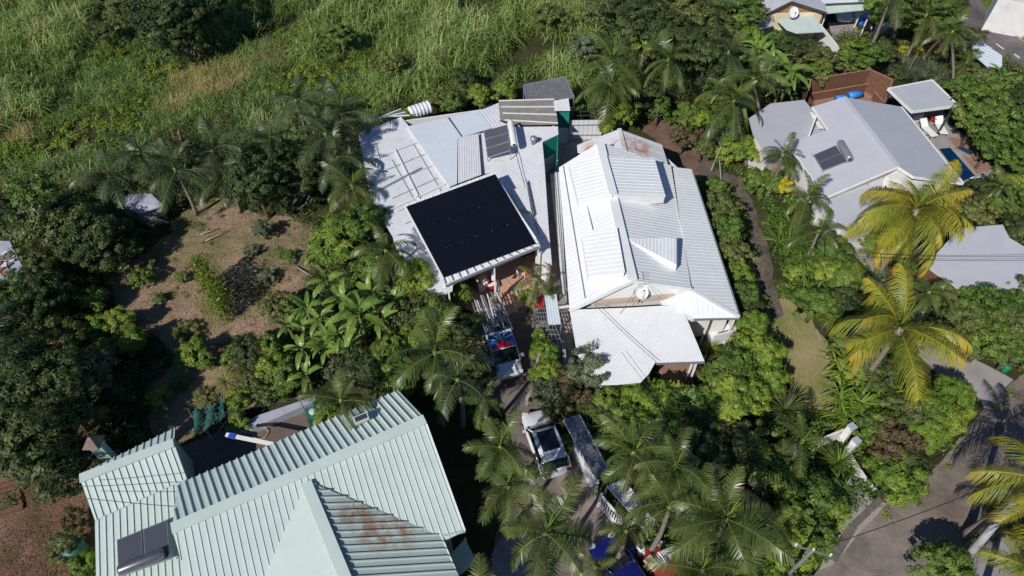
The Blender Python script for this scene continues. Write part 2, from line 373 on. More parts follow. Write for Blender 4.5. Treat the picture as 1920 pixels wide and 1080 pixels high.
# ------------------------------------------------------------------ leaves, crowns, blades (numpy)
def unit(a): return a/np.maximum(np.linalg.norm(a, axis=1, keepdims=True), 1e-6)
def leaf_arrays(cen, nrm, length, width, g, fold=.25):
    """a folded diamond leaf at each centre: 4 vertices, 2 triangles"""
    n = len(cen); nrm = unit(nrm); r = unit(g.normal(size=(n, 3))); d = unit(r - nrm*np.sum(r*nrm, 1, keepdims=True)); s = np.cross(nrm, d)
    sc_ = np.exp(g.normal(0, .28, (n, 1))); ln = length*sc_*g.uniform(.85, 1.15, (n, 1)); wd_ = width*sc_*g.uniform(.8, 1.2, (n, 1))
    b = cen - d*ln*.5; t = cen + d*ln*.5 - nrm*ln*.12; l = cen + s*wd_*.5 - nrm*wd_*fold; r_ = cen - s*wd_*.5 - nrm*wd_*fold
    v = np.stack([b, l, t, r_], 1).reshape(-1, 3)
    k = (np.arange(n)*4)[:, None]
    f = np.concatenate([k+np.array([[0, 1, 2]]), k+np.array([[0, 2, 3]])], 1).ravel()
    return v, f, np.full(2*n, 3)
def crown_mesh(name, mat, seed, nclump=46, per=90, leaf=.17, lw=.09, flat=.75, lump=.42, spread=.22, upb=.45, core=.25):
    """uneven crown of unit radius: clumps of leaves over a lumpy ellipsoid, gaps between the clumps"""
    g = np.random.default_rng(seed)
    d = unit(g.normal(size=(nclump, 3))); d[:, 2] = np.where(d[:, 2] < -.35, -d[:, 2], d[:, 2])
    ph = g.uniform(0, 6.28, 6)
    rr = 1 - lump + lump*(.5+.5*np.sin(d[:, 0]*3.1+ph[0])*np.cos(d[:, 1]*2.7+ph[1])+.35*np.sin(d[:, 2]*4+ph[2])) + g.uniform(-.12, .12, nclump)
    rr = np.where(g.random(nclump) < core, rr*g.uniform(.35, .75, nclump), rr)
    cc = d*rr[:, None]*(1-spread*.6); cs = spread*g.uniform(.7, 1.35, nclump)
    ct = g.uniform(0, 1, nclump)
    idx = np.repeat(np.arange(nclump), per); n = len(idx)
    o = unit(g.normal(size=(n, 3)))*(g.random((n, 1))**.45); o[:, 2] = np.abs(o[:, 2])*.9-.15
    cen = cc[idx] + o*cs[idx][:, None]
    nr = o*1.5 + d[idx]*.4 + g.normal(size=(n, 3))*.38; nr[:, 2] += upb
    cen[:, 2] *= flat
    v, f, sz = leaf_arrays(cen, nr, leaf, lw, g)
    tint = np.clip(ct[idx]*.55 + g.random(n)*.35 + .1*o[:, 2], 0, 1)
    return np_mesh(name, v, f, sz, mat, np.repeat(tint, 4))
def blades(base, direc, length, width, bend, g, tint, mat, name, segs=3):
    """tapering arching strips; base (n,3), direc unit (n,3)"""
    n = len(base); h = direc.copy(); h[:, 2] = 0; h = unit(h+1e-4); s = np.stack([-h[:, 1], h[:, 0], np.zeros(n)], 1)
    vs_ = []
    for k in range(segs+1):
        u = k/segs
        p = base + direc*(length*u)[:, None] + h*(length*bend*u*u*.5)[:, None]; p[:, 2] -= length*bend*u*u*.8
        w = width*(1-u)**.6*(.6+.8*u if u < .5 else 1)
        if k < segs: vs_ += [p - s*w[:, None]*.5, p + s*w[:, None]*.5]
        else: vs_ += [p]
    m = 2*segs+1; v = np.stack(vs_, 1).reshape(-1, 3); k = (np.arange(n)*m)[:, None]
    quads = [np.array([[2*i, 2*i+1, 2*i+3, 2*i+2]]) for i in range(segs-1)]; tri = np.array([[2*segs-2, 2*segs-1, 2*segs]])
    f = np.concatenate([k+q for q in quads]+[k+tri], 1).ravel(); sz = np.tile([4]*(segs-1)+[3], n)
    return np_mesh(name, v, f, sz, mat, np.repeat(tint, m))

CR = {}
def crowns(kind, n=3, **k):
    CR[kind] = [crown_mesh(f'{kind}_crown', L[k.get('mat', kind)], 100+i*7+len(CR)*31, **{a: b for a, b in k.items() if a != 'mat'}) for i in range(n)]
crowns('dark', 3, nclump=75, per=80, leaf=.105, lw=.05, spread=.20)
crowns('mid', 3, nclump=70, per=80, leaf=.11, lw=.055, spread=.20)
crowns('lime', 3, nclump=60, per=85, leaf=.12, lw=.055, spread=.22, lump=.25)
crowns('olive', 2, nclump=80, per=80, leaf=.085, lw=.045, spread=.17)
crowns('silver', 2, nclump=55, per=70, leaf=.12, lw=.045, spread=.2, lump=.45, core=.35)
crowns('brown', 1, nclump=50, per=80, leaf=.12, lw=.05, spread=.22)
crowns('broad', 2, mat='mid', nclump=55, per=34, leaf=.26, lw=.13, spread=.25)
crowns('glossy', 2, mat='dark', nclump=90, per=55, leaf=.10, lw=.06, spread=.15, lump=.35)
crowns('limebroad', 2, mat='lime', nclump=55, per=30, leaf=.27, lw=.12, spread=.25)
crowns('redleaf', 1, nclump=30, per=50, leaf=.2, lw=.09, spread=.25)
crowns('gold', 1, nclump=50, per=60, leaf=.14, lw=.07, spread=.2)
crowns('darkbig', 2, mat='dark', nclump=130, per=85, leaf=.062, lw=.032, spread=.15, lump=.45)
crowns('midbig', 2, mat='mid', nclump=120, per=85, leaf=.065, lw=.034, spread=.155, lump=.45)
crowns('olivebig', 2, mat='olive', nclump=120, per=85, leaf=.06, lw=.032, spread=.15, lump=.45)
crowns('fern', 2, mat='lime', nclump=80, per=60, leaf=.20, lw=.035, spread=.2, upb=.8)

# spear plants (dracaena, heliconia, cycad, yucca): rosettes of long blades
def rosette_mesh(name, mat, seed, n=60, ln=1.0, w=.09, bend=.5, low=.1, heads=1, hs=0.0):
    g = np.random.default_rng(seed); hd = g.uniform(-hs, hs, (heads, 3)); hd[:, 2] = np.abs(hd[:, 2])*.6; hd[0] = 0
    idx = g.integers(0, heads, n); az = g.uniform(0, 6.283, n); el = np.arcsin(g.uniform(low, .98, n))
    dr = np.stack([np.cos(az)*np.cos(el), np.sin(az)*np.cos(el), np.sin(el)], 1)
    return blades(hd[idx]+dr*.03, dr, ln*g.uniform(.7, 1.1, n), w*g.uniform(.7, 1.2, n), bend*g.uniform(.5, 1.3, n), g, np.clip(g.normal(.5, .25, n), 0, 1), mat, name, 4)
ROS = {'spear': [rosette_mesh('spear_rosette', L['mid'], 5+i, 90, 1.0, .13, .55, .05, 7, .7) for i in range(2)],
       'spearlime': [rosette_mesh('spear_rosette', L['lime'], 15+i, 90, .9, .13, .55, .05, 7, .7) for i in range(2)],
       'cycad': [rosette_mesh('cycad_rosette', L['dark'], 25, 110, 1.0, .05, .45, .1)],
       'yucca': [rosette_mesh('yucca_rosette', L['lime'], 35, 90, 1.0, .05, .2, -.1)],
       'tuft': [rosette_mesh('grass_fountain', L['dry'], 45, 260, 1.0, .03, 1.0, .35)],
       'reed': [rosette_mesh('reed_tuft', L['silver'], 55, 240, 1.0, .035, .5, .3, 14, 1.0)]}

# feather palm fronds: unit length, base at the origin, growing along +x
def frond_mesh(name, mat, el0, curve, nl=42, ll=.27, seed=1, vsh=.35, droop=.35, w=.020, tipy=.25):
    g = np.random.default_rng(seed); S = 18; pts = [np.zeros(3)]; th = el0
    tan = []
    for i in range(S):
        u = i/S; th = el0 - curve*(u**1.25); d = np.array([math.cos(th), 0, math.sin(th)]); tan.append(d); pts.append(pts[-1]+d/S)
    tan.append(tan[-1]); pts = np.array(pts); tan = np.array(tan)
    us = np.linspace(.13, .995, nl); us = np.repeat(us, 2); side = np.tile([1., -1.], nl)
    us = np.clip(us + g.normal(0, .004, len(us)), 0, 1)
    fi = us*S; i0 = np.clip(fi.astype(int), 0, S-1); fr = (fi-i0)[:, None]
    p = pts[i0]*(1-fr)+pts[i0+1]*fr; tg = unit(tan[i0]*(1-fr)+tan[i0+1]*fr); up = np.stack([-tg[:, 2], np.zeros(len(tg)), tg[:, 0]], 1)
    sd_ = np.zeros((len(us), 3)); sd_[:, 1] = side
    fwd = (.35+.9*us**2)[:, None]
    d = unit(sd_ + tg*fwd + up*vsh*(1-us[:, None]) + g.normal(0, .09, (len(us), 3)))
    prof = np.sin(np.clip(us, .02, 1)**.75*math.pi*.93)**.55; ln = ll*np.clip(prof, .3, 1)*g.uniform(.88, 1.1, len(us))
    ax = unit(np.cross(d, np.array([[0, 0, 1.]])))
    q1 = p + d*(ln*.5)[:, None]; q1[:, 2] -= ln*.06
    q2 = p + d*ln[:, None]*.95; q2[:, 2] -= ln*droop*g.uniform(.5, 1.5, len(us))
    wv = np.cross(d, up); wv = unit(tg*.9+up*.25)*w
    v = np.stack([p-wv*.5, p+wv*.5, q1+wv*.6, q1-wv*.6, q2], 1).reshape(-1, 3); n = len(us)
    k = (np.arange(n)*5)[:, None]
    f = np.concatenate([k+np.array([[0, 1, 2, 3]]), k+np.array([[3, 2, 4]])], 1).ravel(); sz = np.tile([4, 3], n)
    tl = np.clip(.38 + tipy*(us-.3)*1.2 + g.normal(0, .07, n), 0, 1); tt = np.repeat(tl, 5).reshape(n, 5); tt[:, 4] += tipy*.5; tt = tt.ravel()
    # rachis: a tapering strip of triangular section
    rv = []; o = len(v)
    for i in range(S+1):
        r = .016*(1-i/S*.85); u_ = np.array([-tan[i][2], 0, tan[i][0]]); rv += [pts[i]+np.array([0, r, 0]), pts[i]-np.array([0, r, 0]), pts[i]+u_*r*1.1]
    rv = np.array(rv); rf = []
    for i in range(S):
        for a, b in ((0, 1), (1, 2), (2, 0)): rf += [o+i*3+a, o+i*3+b, o+i*3+3+b, o+i*3+3+a]
    return np_mesh(name, np.concatenate([v, rv]), np.concatenate([f, rf]), np.concatenate([sz, np.full(S*3, 4)]), mat, np.concatenate([tt, np.full(len(rv), .82)]))
FR = {}
ELS = [(1.30, .75), (1.05, 1.15), (.70, 1.45), (.35, 1.35), (-.05, 1.15), (-.55, .75)]
for kind, mat, nl, ll, dr_, w_, ty in (('palm', 'palm', 46, .27, .34, .0155, .25), ('palmdark', 'palmdark', 46, .27, .36, .0155, .35), ('coco', 'coco', 64, .26, .9, .012, .42), ('dead', 'deadfrond', 30, .22, .9, .012, .2)):
    FR[kind] = [[frond_mesh('frond', L[mat], e, c*(1.05 if kind != 'coco' else 1.15), nl, ll, 9+i*3+j, .35 if kind != 'coco' else .1, dr_, w_, ty) for j in range(2)] for i, (e, c) in enumerate(ELS)]
spear_me = rosette_mesh('spear_leaf', L['lime'], 3, 7, 1.0, .05, .05, .95)

def palm(px, py, zc, fl, kind, label, n=13, lean=None, group='feather palms in the gardens', seed=None, lowest=-1, cat='palm', r=.11, shaft=True):
    """feather palm whose crown centre stands zc above the ground"""
    g = random.Random(seed if seed is not None else int(px*7+py*13))
    top = P(px, py, zc); base = Vector((top.x, top.y, 0))
    if lean: base += Vector((lean[0], lean[1], 0))
    name = {'coco': 'coconut_palm'}.get(kind, 'feather_palm')
    e = empty(name, base, label, cat, group)
    t = top-base; pts = []; rs = []
    for i in range(9):
        u = i/8; bow = math.sin(u*math.pi)*.04*zc; pts.append(Vector((t.x*u + bow*(1 if g.random() else 1)*.5, t.y*u, t.z*u*.96))); rs.append(r*(1.35-.5*u) if i else r*1.9)
    mb = MB(); mb.tube(pts, rs, 8); mb.build('trunk', M['palmbark'], e, True)
    if shaft and kind != 'coco':
        mb = MB(); a = pts[-1]; mb.tube([a-Vector((0,0,.05)), a+Vector((0,0,.25*fl*.4)), a+Vector((0,0,.45*fl*.4))], [r*1.15, r*1.2, r*.5], 8); mb.build('crownshaft', M['shaft'], e, True)
    else:
        mb = MB(); a = pts[-1]; mb.lathe([(r*.9,-.3),(r*2.0,-.05),(r*1.8,.25),(r*.4,.5)], a, 9); mb.build('crown_heart', M['orange'] if kind == 'coco' and False else M['dead'], e, True)
        for k in range(7):
            ang = g.uniform(0, 6.28); mb = MB(); c = a+Vector((math.cos(ang)*r*2.4, math.sin(ang)*r*2.4, -.15+g.uniform(-.15,.1)))
            mb.lathe([(.02,-.13),(.09,-.06),(.115,.02),(.07,.1),(.01,.13)], c, 8); mb.build('coconut', M['nut'], e, True)
    az = g.uniform(0, 6.28)
    for k in range(n):
        u = (k+.5)/n; lv = min(5, int(u**.85*6)); lv = max(0, lv) if lowest < 0 else min(lv, lowest)
        az += 2.4 + g.uniform(-.5, .5)
        s_ = fl*(1.0 if lv else .8)*g.uniform(.74, 1.12)
        o_ = link('frond', FR[kind][lv][g.randint(0, 1)], e, loc=top-base+Vector((0, 0, .1*(5-lv)/5-.05)), rot=(g.uniform(-.4, .4), g.uniform(-.22, .22), az), scale=s_)
    for k in range(g.choice((0, 1, 1, 2))): link('dead_frond', FR['dead'][5][k % 2], e, loc=top-base+Vector((0,0,-.15)), rot=(g.uniform(-.3,.3), g.uniform(.1,.5), g.uniform(0,6.28)), scale=fl*g.uniform(.7,.95))
    link('spear_leaf', spear_me, e, loc=top-base+Vector((0,0,.1)), rot=(g.uniform(-.1,.1), g.uniform(-.1,.1), 0), scale=fl*.5)
    return e
M['nut'] = plain('coconut_husk', (.30, .20, .05), .7)

# banana plants: each big leaf a part
def banana_leaf(seed, el0, curve):
    g = np.random.default_rng(seed); S = 11; p = np.zeros(3); th = el0; pts = []; up = []
    for i in range(S+1):
        th = el0 - curve*(i/S)**1.4; d = np.array([math.cos(th), 0, math.sin(th)]); pts.append(p.copy()); up.append(np.array([-math.sin(th), 0, math.cos(th)])); p = p+d/S
    v = []; f = []; sz = []; tt = []
    for i in range(2, S):
        w0 = .105*math.sin(min(1, ((i-1.4)/(S-1.4)))**.6*math.pi*.97)+.02; w1 = .105*math.sin(min(1, ((i-.4)/(S-1.4)))**.6*math.pi*.97)+.012
        for sg in (1, -1):
            tear = g.random() < .3; dz = g.uniform(-.03, .02) if tear else 0
            a, b = pts[i], pts[i+1]; sh = .985 if not tear else .93
            a2 = a + (b-a)*.02; b2 = a+(b-a)*sh
            q = [a2, b2, b2+np.array([0, sg*w1, 0])+up[i+1]*(w1*.45+dz)-np.array([0,0,w1*.35]), a2+np.array([0, sg*w0, 0])+up[i]*(w0*.45+dz)-np.array([0,0,w0*.35])]
            o = len(v); v += q; f += [o, o+1, o+2, o+3] if sg < 0 else [o+3, o+2, o+1, o]; sz.append(4); tt += [.95 if False else g.uniform(.3, .8)]*2+[g.uniform(.3, .75)]*2
    o = len(v)
    for i in range(S+1):
        r = .012*(1-i/S*.8); v += [pts[i]+np.array([0, r, -.004]), pts[i]-np.array([0, r, .004]), pts[i]+up[i]*r]; tt += [.9]*3
    for i in range(S):
        for a, b in ((0, 1), (1, 2), (2, 0)): f += [o+i*3+a, o+i*3+b, o+i*3+3+b, o+i*3+3+a]; sz.append(4)
    return np_mesh('leaf', np.array(v), np.array(f), np.array(sz), L['banana'], np.array(tt))
BL = [banana_leaf(1, 1.25, 1.3), banana_leaf(2, .95, 1.7), banana_leaf(3, .6, 1.7), banana_leaf(4, .25, 1.3), banana_leaf(6, 1.0, 1.2)]
def banana(px, py, zc, fl, label, n=8, group='banana plants with broad torn leaves'):
    g = random.Random(int(px*3+py*5)); top = P(px, py, zc); e = empty('banana_plant', (top.x, top.y, 0), label, 'banana plant', group)
    mb = MB(); mb.tube([(0,0,0), (.03,.02,zc*.5), (0,0,zc+.1)], [.15, .12, .06], 8); mb.build('pseudostem', M['bananastem'], e, True)
    az = g.uniform(0, 6)
    for k in range(n):
        az += 2.4+g.uniform(-.4, .4); link('leaf', BL[min(4, (0, 1, 4, 1, 2, 2, 3, 2, 3, 3)[k % 10])], e, loc=(0, 0, zc-.05), rot=(g.uniform(-.3, .3), 0, az), scale=fl*g.uniform(.8, 1.1))
    return e
M['bananastem'] = plain('banana_stem', (.17, .16, .06), .6, 0, .3, 4)

def tree(px, py, zc, r, kind, label, cat=None, name=None, group=None, rz=None, seed=None, sy=1.0):
    """broadleaf tree or shrub; crown centre at height zc"""
    g = random.Random(seed or int(px*11+py*17)); c = P(px, py, zc)
    if name is None: name = 'broadleaf_tree' if r > 1.9 else 'leafy_shrub'
    e = empty(name, (c.x, c.y, 0), label, cat or ('tree' if r > 1.9 else 'shrub'), group)
    mb = MB(); tr = .05+.035*r
    mb.tube([(0,0,0), (.1*r*g.uniform(-1,1), .1*r*g.uniform(-1,1), zc*.45), (.15*r*g.uniform(-1,1), 0, zc*.8)], [tr*1.4, tr, tr*.7], 7)
    for k in range(5):
        a = g.uniform(0, 6.28); q = Vector((0,0,zc*.5)); w = Vector((math.cos(a)*r*.6, math.sin(a)*r*.6, zc+r*g.uniform(-.1, .35)))
        mb.tube([q, (q+w)/2+Vector((0,0,-.1*r)), w], [tr*.6, tr*.4, tr*.15], 5)
    mb.build('trunk', M['bark'], e, True)
    if r > 1.75 and kind+'big' in CR: kind = kind+'big'
    me = CR[kind][g.randrange(len(CR[kind]))]
    k = (1.0 if rz is None else rz)
    link('crown', me, e, loc=(0, 0, zc), rot=(g.uniform(-.15, .15), g.uniform(-.15, .15), g.uniform(0, 6.28)), scale=(r*1.08, r*1.08*sy, r*1.08*k))
    return e
def rosette(px, py, zc, r, kind, label, cat='plant', name='spear_leaf_plant', group=None):
    g = random.Random(int(px*5+py*3)); c = P(px, py, zc); e = empty(name, (c.x, c.y, 0), label, cat, group)
    mb = MB(); mb.tube([(0,0,0), (.03,0,zc*.5), (0,0,max(zc,.15))], [.07, .06, .05], 6); mb.build('stem', M['bark'], e, True)
    ms = ROS[kind]; link('rosette', ms[g.randrange(len(ms))], e, loc=(0, 0, zc), rot=(0, 0, g.uniform(0, 6.28)), scale=r)
    return e

# scattered masses
HARD = []          # world polygons where nothing grows (roofs, roads, paths)
def scatter(pix, dens, g, z=0.0, avoid=True):
    poly = GP(pix, z); xs = [p.x for p in poly]; ys = [p.y for p in poly]; x0, x1, y0, y1 = min(xs), max(xs), min(ys), max(ys)
    n = int((x1-x0)*(y1-y0)*dens); x = g.uniform(x0, x1, n); y = g.uniform(y0, y1, n); k = inpoly(poly, x, y); x = x[k]; y = y[k]
    if avoid:
        for h in HARD: k = ~inpoly(h, x, y); x = x[k]; y = y[k]
    return x, y
def vnoise(x, y, s, seed=0):
    return .5+.25*(np.sin(x*s+1.3*np.sin(y*s*.7+seed)+seed)+np.cos(y*s*1.13+1.7*np.sin(x*s*.6+seed*2)))
def undergrowth(name, label, pix, mat, dens=1.2, per=60, h=(.2, .9), rad=(.35, .8), leaf=.16, lw=.08, seed=1, cat=None, thresh=0.0, avoid=True, upb=.6):
    g = np.random.default_rng(seed); X, Y = [], []
    for pp in pix:
        x, y = scatter(pp, dens, g, avoid=avoid); X.append(x); Y.append(y)
    x = np.concatenate(X); y = np.concatenate(Y); nv = vnoise(x, y, .9, seed)
    k = nv > thresh; x, y, nv = x[k], y[k], nv[k]; n = len(x)
    hh = h[0]+(h[1]-h[0])*np.clip(nv*g.uniform(.4, 1.5, n), 0, 1); rr = g.uniform(rad[0], rad[1], n)
    idx = np.repeat(np.arange(n), per); m = len(idx); o = unit(g.normal(size=(m, 3)))*(g.random((m, 1))**.4); o[:, 2] = np.abs(o[:, 2])
    cen = np.stack([x[idx]+o[:, 0]*rr[idx], y[idx]+o[:, 1]*rr[idx], np.maximum(hh[idx]*(.35+.8*o[:, 2]*1), .02)], 1)
    nr = o+g.normal(size=(m, 3))*.5; nr[:, 2] += upb
    v, f, sz = leaf_arrays(cen, nr, leaf, lw, g)
    tint = np.clip(.5*g.random(n)[idx]+.4*g.random(m)+.1, 0, 1)
    me = np_mesh(name, v, f, sz, mat, np.repeat(tint, 4)); o_ = link(name, me); tag(o_, label, cat, None, 'stuff'); return o_
def grassmass(name, label, pix, mat, dens, per, hl, w, bend=.5, seed=1, spread=.25, cat=None, thresh=0.0, avoid=True, lean=0.35, tshift=0.0):
    g = np.random.default_rng(seed); X, Y = [], []
    for pp in pix:
        x, y = scatter(pp, dens, g, avoid=avoid); X.append(x); Y.append(y)
    x = np.concatenate(X); y = np.concatenate(Y); nv = vnoise(x, y, .45, seed); k = nv > thresh; x, y, nv = x[k], y[k], nv[k]; n = len(x)
    nv2 = vnoise(x, y, 1.7, seed+3); nv = np.clip(nv*.6+nv2*.55-.1, 0, 1)
    hh = hl[0]+(hl[1]-hl[0])*np.clip(1.5*(nv-.25)+g.uniform(-.1, .35, n), 0, 1)
    idx = np.repeat(np.arange(n), per); m = len(idx); az = g.uniform(0, 6.283, m); tl = np.abs(g.normal(0, lean, m))
    dr = np.stack([np.cos(az)*np.sin(tl), np.sin(az)*np.sin(tl), np.cos(tl)], 1)
    b0 = np.stack([x[idx]+g.normal(0, spread, m), y[idx]+g.normal(0, spread, m), hh[idx]*g.uniform(0, .45, m)], 1)
    tint = np.clip(.3*g.random(n)[idx]+.35*g.random(m)+.75*nv[idx]-.22+tshift, 0, 1)  # tint drops in the hollows, shade painted into the blades
    me = blades(b0, dr, hh[idx]*g.uniform(.5, .85, m), w*g.uniform(.6, 1.3, m), bend*g.uniform(.2, 2, m), g, tint, mat, name)
    o_ = link(name, me); tag(o_, label, cat, None, 'stuff'); return o_

# ribbed roof sheet
def roofsheet(name, pts, ribdir, mat, parent, sp=.3, rh=.035, rw=.06, thick=.07, mats2=None, ribtop=.5):
    """slab over planar polygon pts (world) with real ribs running along ribdir (two world points)"""
    L0 = parent.location; pts = [Vector(p) for p in pts]
    NN = sum(((pts[i]-pts[0]).cross(pts[(i+1) % len(pts)]-pts[0]) for i in range(1, len(pts)-1)), Vector()).normalized()
    if NN.z < 0: NN = -NN
    cc_ = sum(pts, Vector())/len(pts)
    for p in pts: p.z -= (p-cc_).dot(NN)/NN.z
    mb = MB(); mb.slab([p-L0 for p in pts], thick)
    n = NN
    u = (Vector(ribdir[1])-Vector(ribdir[0])); u = (u - n*u.dot(n)).normalized(); v = n.cross(u).normalized(); o = pts[0]
    uv = [((p-o).dot(u), (p-o).dot(v)) for p in pts]; v0 = min(a[1] for a in uv); v1 = max(a[1] for a in uv)
    k = v0+sp*.5
    while k < v1-rw*.5:
        xs = []
        for i in range(len(uv)):
            (a0, b0), (a1, b1) = uv[i], uv[(i+1) % len(uv)]
            if (b0 > k) != (b1 > k): xs.append(a0+(a1-a0)*(k-b0)/(b1-b0))
        xs.sort()
        for a, b in zip(xs[::2], xs[1::2]):
            if b-a < .1: continue
            a += .005; b -= .005
            vv = []
            for q in (a, b):
                c = o+u*q+v*k-L0
                vv += [c-v*rw*.5, c-v*rw*.5*ribtop+n*rh, c+v*rw*.5*ribtop+n*rh, c+v*rw*.5]
            mb.add(vv, [(0,1,2,3),(7,6,5,4),(0,4,5,1),(1,5,6,2),(2,6,7,3)])
        k += sp
    return mb.build(name, mat, parent)
def capping(name, a, b, mat, parent, w=.35, h=.05, lift=.05):
    mb = MB(); L0 = parent.location; up = Vector((0,0,lift)); mb.bar(Vector(a)-L0+up, Vector(b)-L0+up, w, h); return mb.build(name, mat, parent)
def walls(parent, pts, inset, mat, zb=0.0, drop=.12, name='wall', t=.14, skip=()):
    """a wall part below each edge of the roof outline"""
    c = sum((Vector(p) for p in pts), Vector())/len(pts); L0 = parent.location; out = []
    q = []
    for p in pts:
        d = Vector((c.x-p.x, c.y-p.y, 0)); dl = d.length; d.normalize(); w = Vector(p)+d*min(inset*1.25, dl*.5); w.z = p.z-drop; q.append(w-L0)
    cc = c-L0
    for i in range(len(q)):
        if i in skip: continue
        mb = MB(); mb.wallq(q[i], q[(i+1) % len(q)], zb-L0.z, t, cc); out.append(mb.build(name, mat, parent))
    return out
# ------------------------------------------------------------------ the setting
def sheet(name, pix, z, mat, kind='structure', label=None, cat=None, rag=0.0, seed=1, under=.05):
    """a ground sheet: a ragged polygon, top at z"""
    g = random.Random(seed); pts = GP(pix, 0); out = []
    for i in range(len(pts)):
        a, b = pts[i], pts[(i+1) % len(pts)]; out.append(a)
        if rag:
            n = max(1, int((b-a).length/.8)); d = (b-a); pn = Vector((-d.y, d.x, 0)).normalized()
            for k in range(1, n): out.append(a+d*k/n+pn*g.uniform(-rag, rag))
    mb = MB(); mb.slab([Vector((p.x, p.y, z)) for p in out], under)
    o = mb.build(name, mat); tag(o, label, cat, None, kind); return o
mb = MB(); nG = 90; S_ = 460
vv = []; 
for j in range(nG+1):
    for i in range(nG+1):
        u = (i/nG*2-1); w = (j/nG*2-1); x = S_*np.sign(u)*abs(u)**2.2; y = 40+S_*np.sign(w)*abs(w)**2.2
        z = -.03 - .02*math.sin(x*.7)*math.cos(y*.6); r_ = max(0, math.hypot(x, y-40)-110); z += r_*.03*math.sin(x*.01+1)+r_*.02*math.cos(y*.013)
        vv.append((x, y, z))
mb.add(vv, [(j*(nG+1)+i, j*(nG+1)+i+1, (j+1)*(nG+1)+i+1, (j+1)*(nG+1)+i) for j in range(nG) for i in range(nG)])
tag(mb.build('ground', M['ground'], None, True), kind='structure')

CLEAR = [(355,385),(420,372),(480,400),(560,415),(615,440),(625,480),(585,510),(560,550),(535,610),(530,650),(500,690),(530,730),(480,765),(420,800),(330,830),(280,800),(270,730),(320,690),(310,650),(270,620),(215,570),(195,525),(250,490),(300,450)]
sheet('dry_clearing', CLEAR, .004, M['clearing'], rag=.5)
sheet('bare_soil_patch', [(225,520),(290,520),(350,560),(380,590),(370,620),(320,650),(270,610),(225,560)], .008, M['baresoil'], rag=.6, seed=41)
sheet('bare_soil_patch', [(440,590),(500,600),(505,625),(470,645),(430,630)], .008, M['baresoil'], rag=.5, seed=42)
sheet('bare_soil_patch', [(385,395),(440,385),(470,405),(440,430),(390,430)], .008, M['baresoil'], rag=.5, seed=43)
sheet('bare_soil_patch', [(330,690),(390,700),(400,760),(350,790),(320,760)], .008, M['baresoil'], rag=.5, seed=44)
sheet('red_soil_yard', [(-60,850),(40,860),(150,900),(200,960),(215,1120),(-80,1120)], .004, M['redsoil'], rag=.4, seed=2)
sheet('red_soil_patch', [(1190,228),(1240,225),(1345,242),(1335,275),(1345,330),(1300,340),(1250,315),(1235,270)], .004, M['mulch'], rag=.25, seed=3)
GL = [(1395,490),(1420,480),(1440,560),(1480,560),(1520,590),(1552,640),(1562,700),(1568,785),(1500,795),(1470,700),(1440,600)]
sheet('back_lawn', GL, .004, M['lawn'], rag=.3, seed=4)
sheet('dirt_path', [(1310,300),(1345,320),(1385,332),(1402,362),(1436,450),(1455,540),(1470,590),(1455,600),(1435,585),(1425,540),(1408,460),(1370,360),(1310,335)], .008, M['path'], rag=.15, seed=5)
sheet('green_lawn', [(1590,60),(1650,60),(1680,100),(1770,120),(1800,150),(1720,140),(1650,110)], .004, M['greenlawn'], rag=.4, seed=6)
ROADL = [(1330,1250),(1520,1085),(1590,1000),(1625,960),(1680,930),(1750,880),(1850,760),(1935,685),(2100,560),(2200,700),(2050,800),(1935,880),(1885,925),(1840,965),(1820,1010),(1760,1055),(1700,1120),(1640,1250)]
sheet('road', ROADL, .012, M['road'], rag=.06, seed=7, under=.06)
sheet('road_verge', [(1820,960),(1850,940),(1900,900),(2050,790),(2200,900),(2000,1250),(1700,1250),(1740,1060),(1800,1010)], .004, M['lawn'], rag=.1, seed=8)
sheet('gate_apron', [(1545,905),(1600,890),(1640,935),(1665,945),(1625,985),(1560,1060),(1535,1070),(1560,1000)], .016, M['concrete2'], rag=.05, seed=9)
sheet('concrete_drive', [(1690,600),(1735,615),(1770,645),(1880,700),(1900,712),(1850,770),(1830,740),(1760,700),(1700,650)], .008, M['concrete2'], rag=.08, seed=10)
sheet('roadside_slab', [(1835,1005),(1855,985),(1900,1040),(1890,1120),(1790,1120)], .02, M['concrete'], rag=.03, seed=11)
sheet('street', [(1778,-30),(1822,-30),(1850,20),(1935,95),(2060,190),(2060,250),(1930,140),(1900,125),(1835,80),(1800,45)], .012, M['road2'], rag=.04, seed=12)
sheet('street_verge', [(1818,-30),(2060,-30),(2060,190),(1935,92),(1850,20)], .004, M['greenlawn'], rag=.1, seed=13)
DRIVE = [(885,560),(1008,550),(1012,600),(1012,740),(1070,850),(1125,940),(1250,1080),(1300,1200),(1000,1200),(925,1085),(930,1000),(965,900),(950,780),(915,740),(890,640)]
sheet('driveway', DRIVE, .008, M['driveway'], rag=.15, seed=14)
sheet('driveway_patch', [(935,1010),(975,990),(1010,1080),(990,1150),(900,1150),(905,1085)], .016, M['concrete'], rag=.05, seed=15)
sheet('driveway_patch', [(1040,880),(1078,862),(1105,905),(1135,960),(1160,1010),(1130,1030),(1080,985),(1050,930)], .014, M['beige'], rag=.15, seed=25).data.materials[0] = plain('driveway_concrete_painted_sunlit', (.25, .20, .175), .9, 0, .25, 1.5, (.10,.08,.07), .6, bmp=.01)  # paler sheet paints the sun patches on the driveway into its colour
sheet('terracotta_patio', [(830,540),(1000,475),(1045,495),(1040,560),(985,570),(945,598),(900,590),(850,570)], .016, M['terracotta'], rag=.02, seed=16)
sheet('terrace_floor', [(330,840),(440,800),(600,742),(660,800),(560,900),(360,980)], .008, M['terrace'], rag=.02, seed=17)
sheet('backyard_concrete', [(1040,245),(1135,232),(1150,250),(1080,290),(1060,330),(1030,320)], .008, M['concrete2'], rag=.03, seed=18)
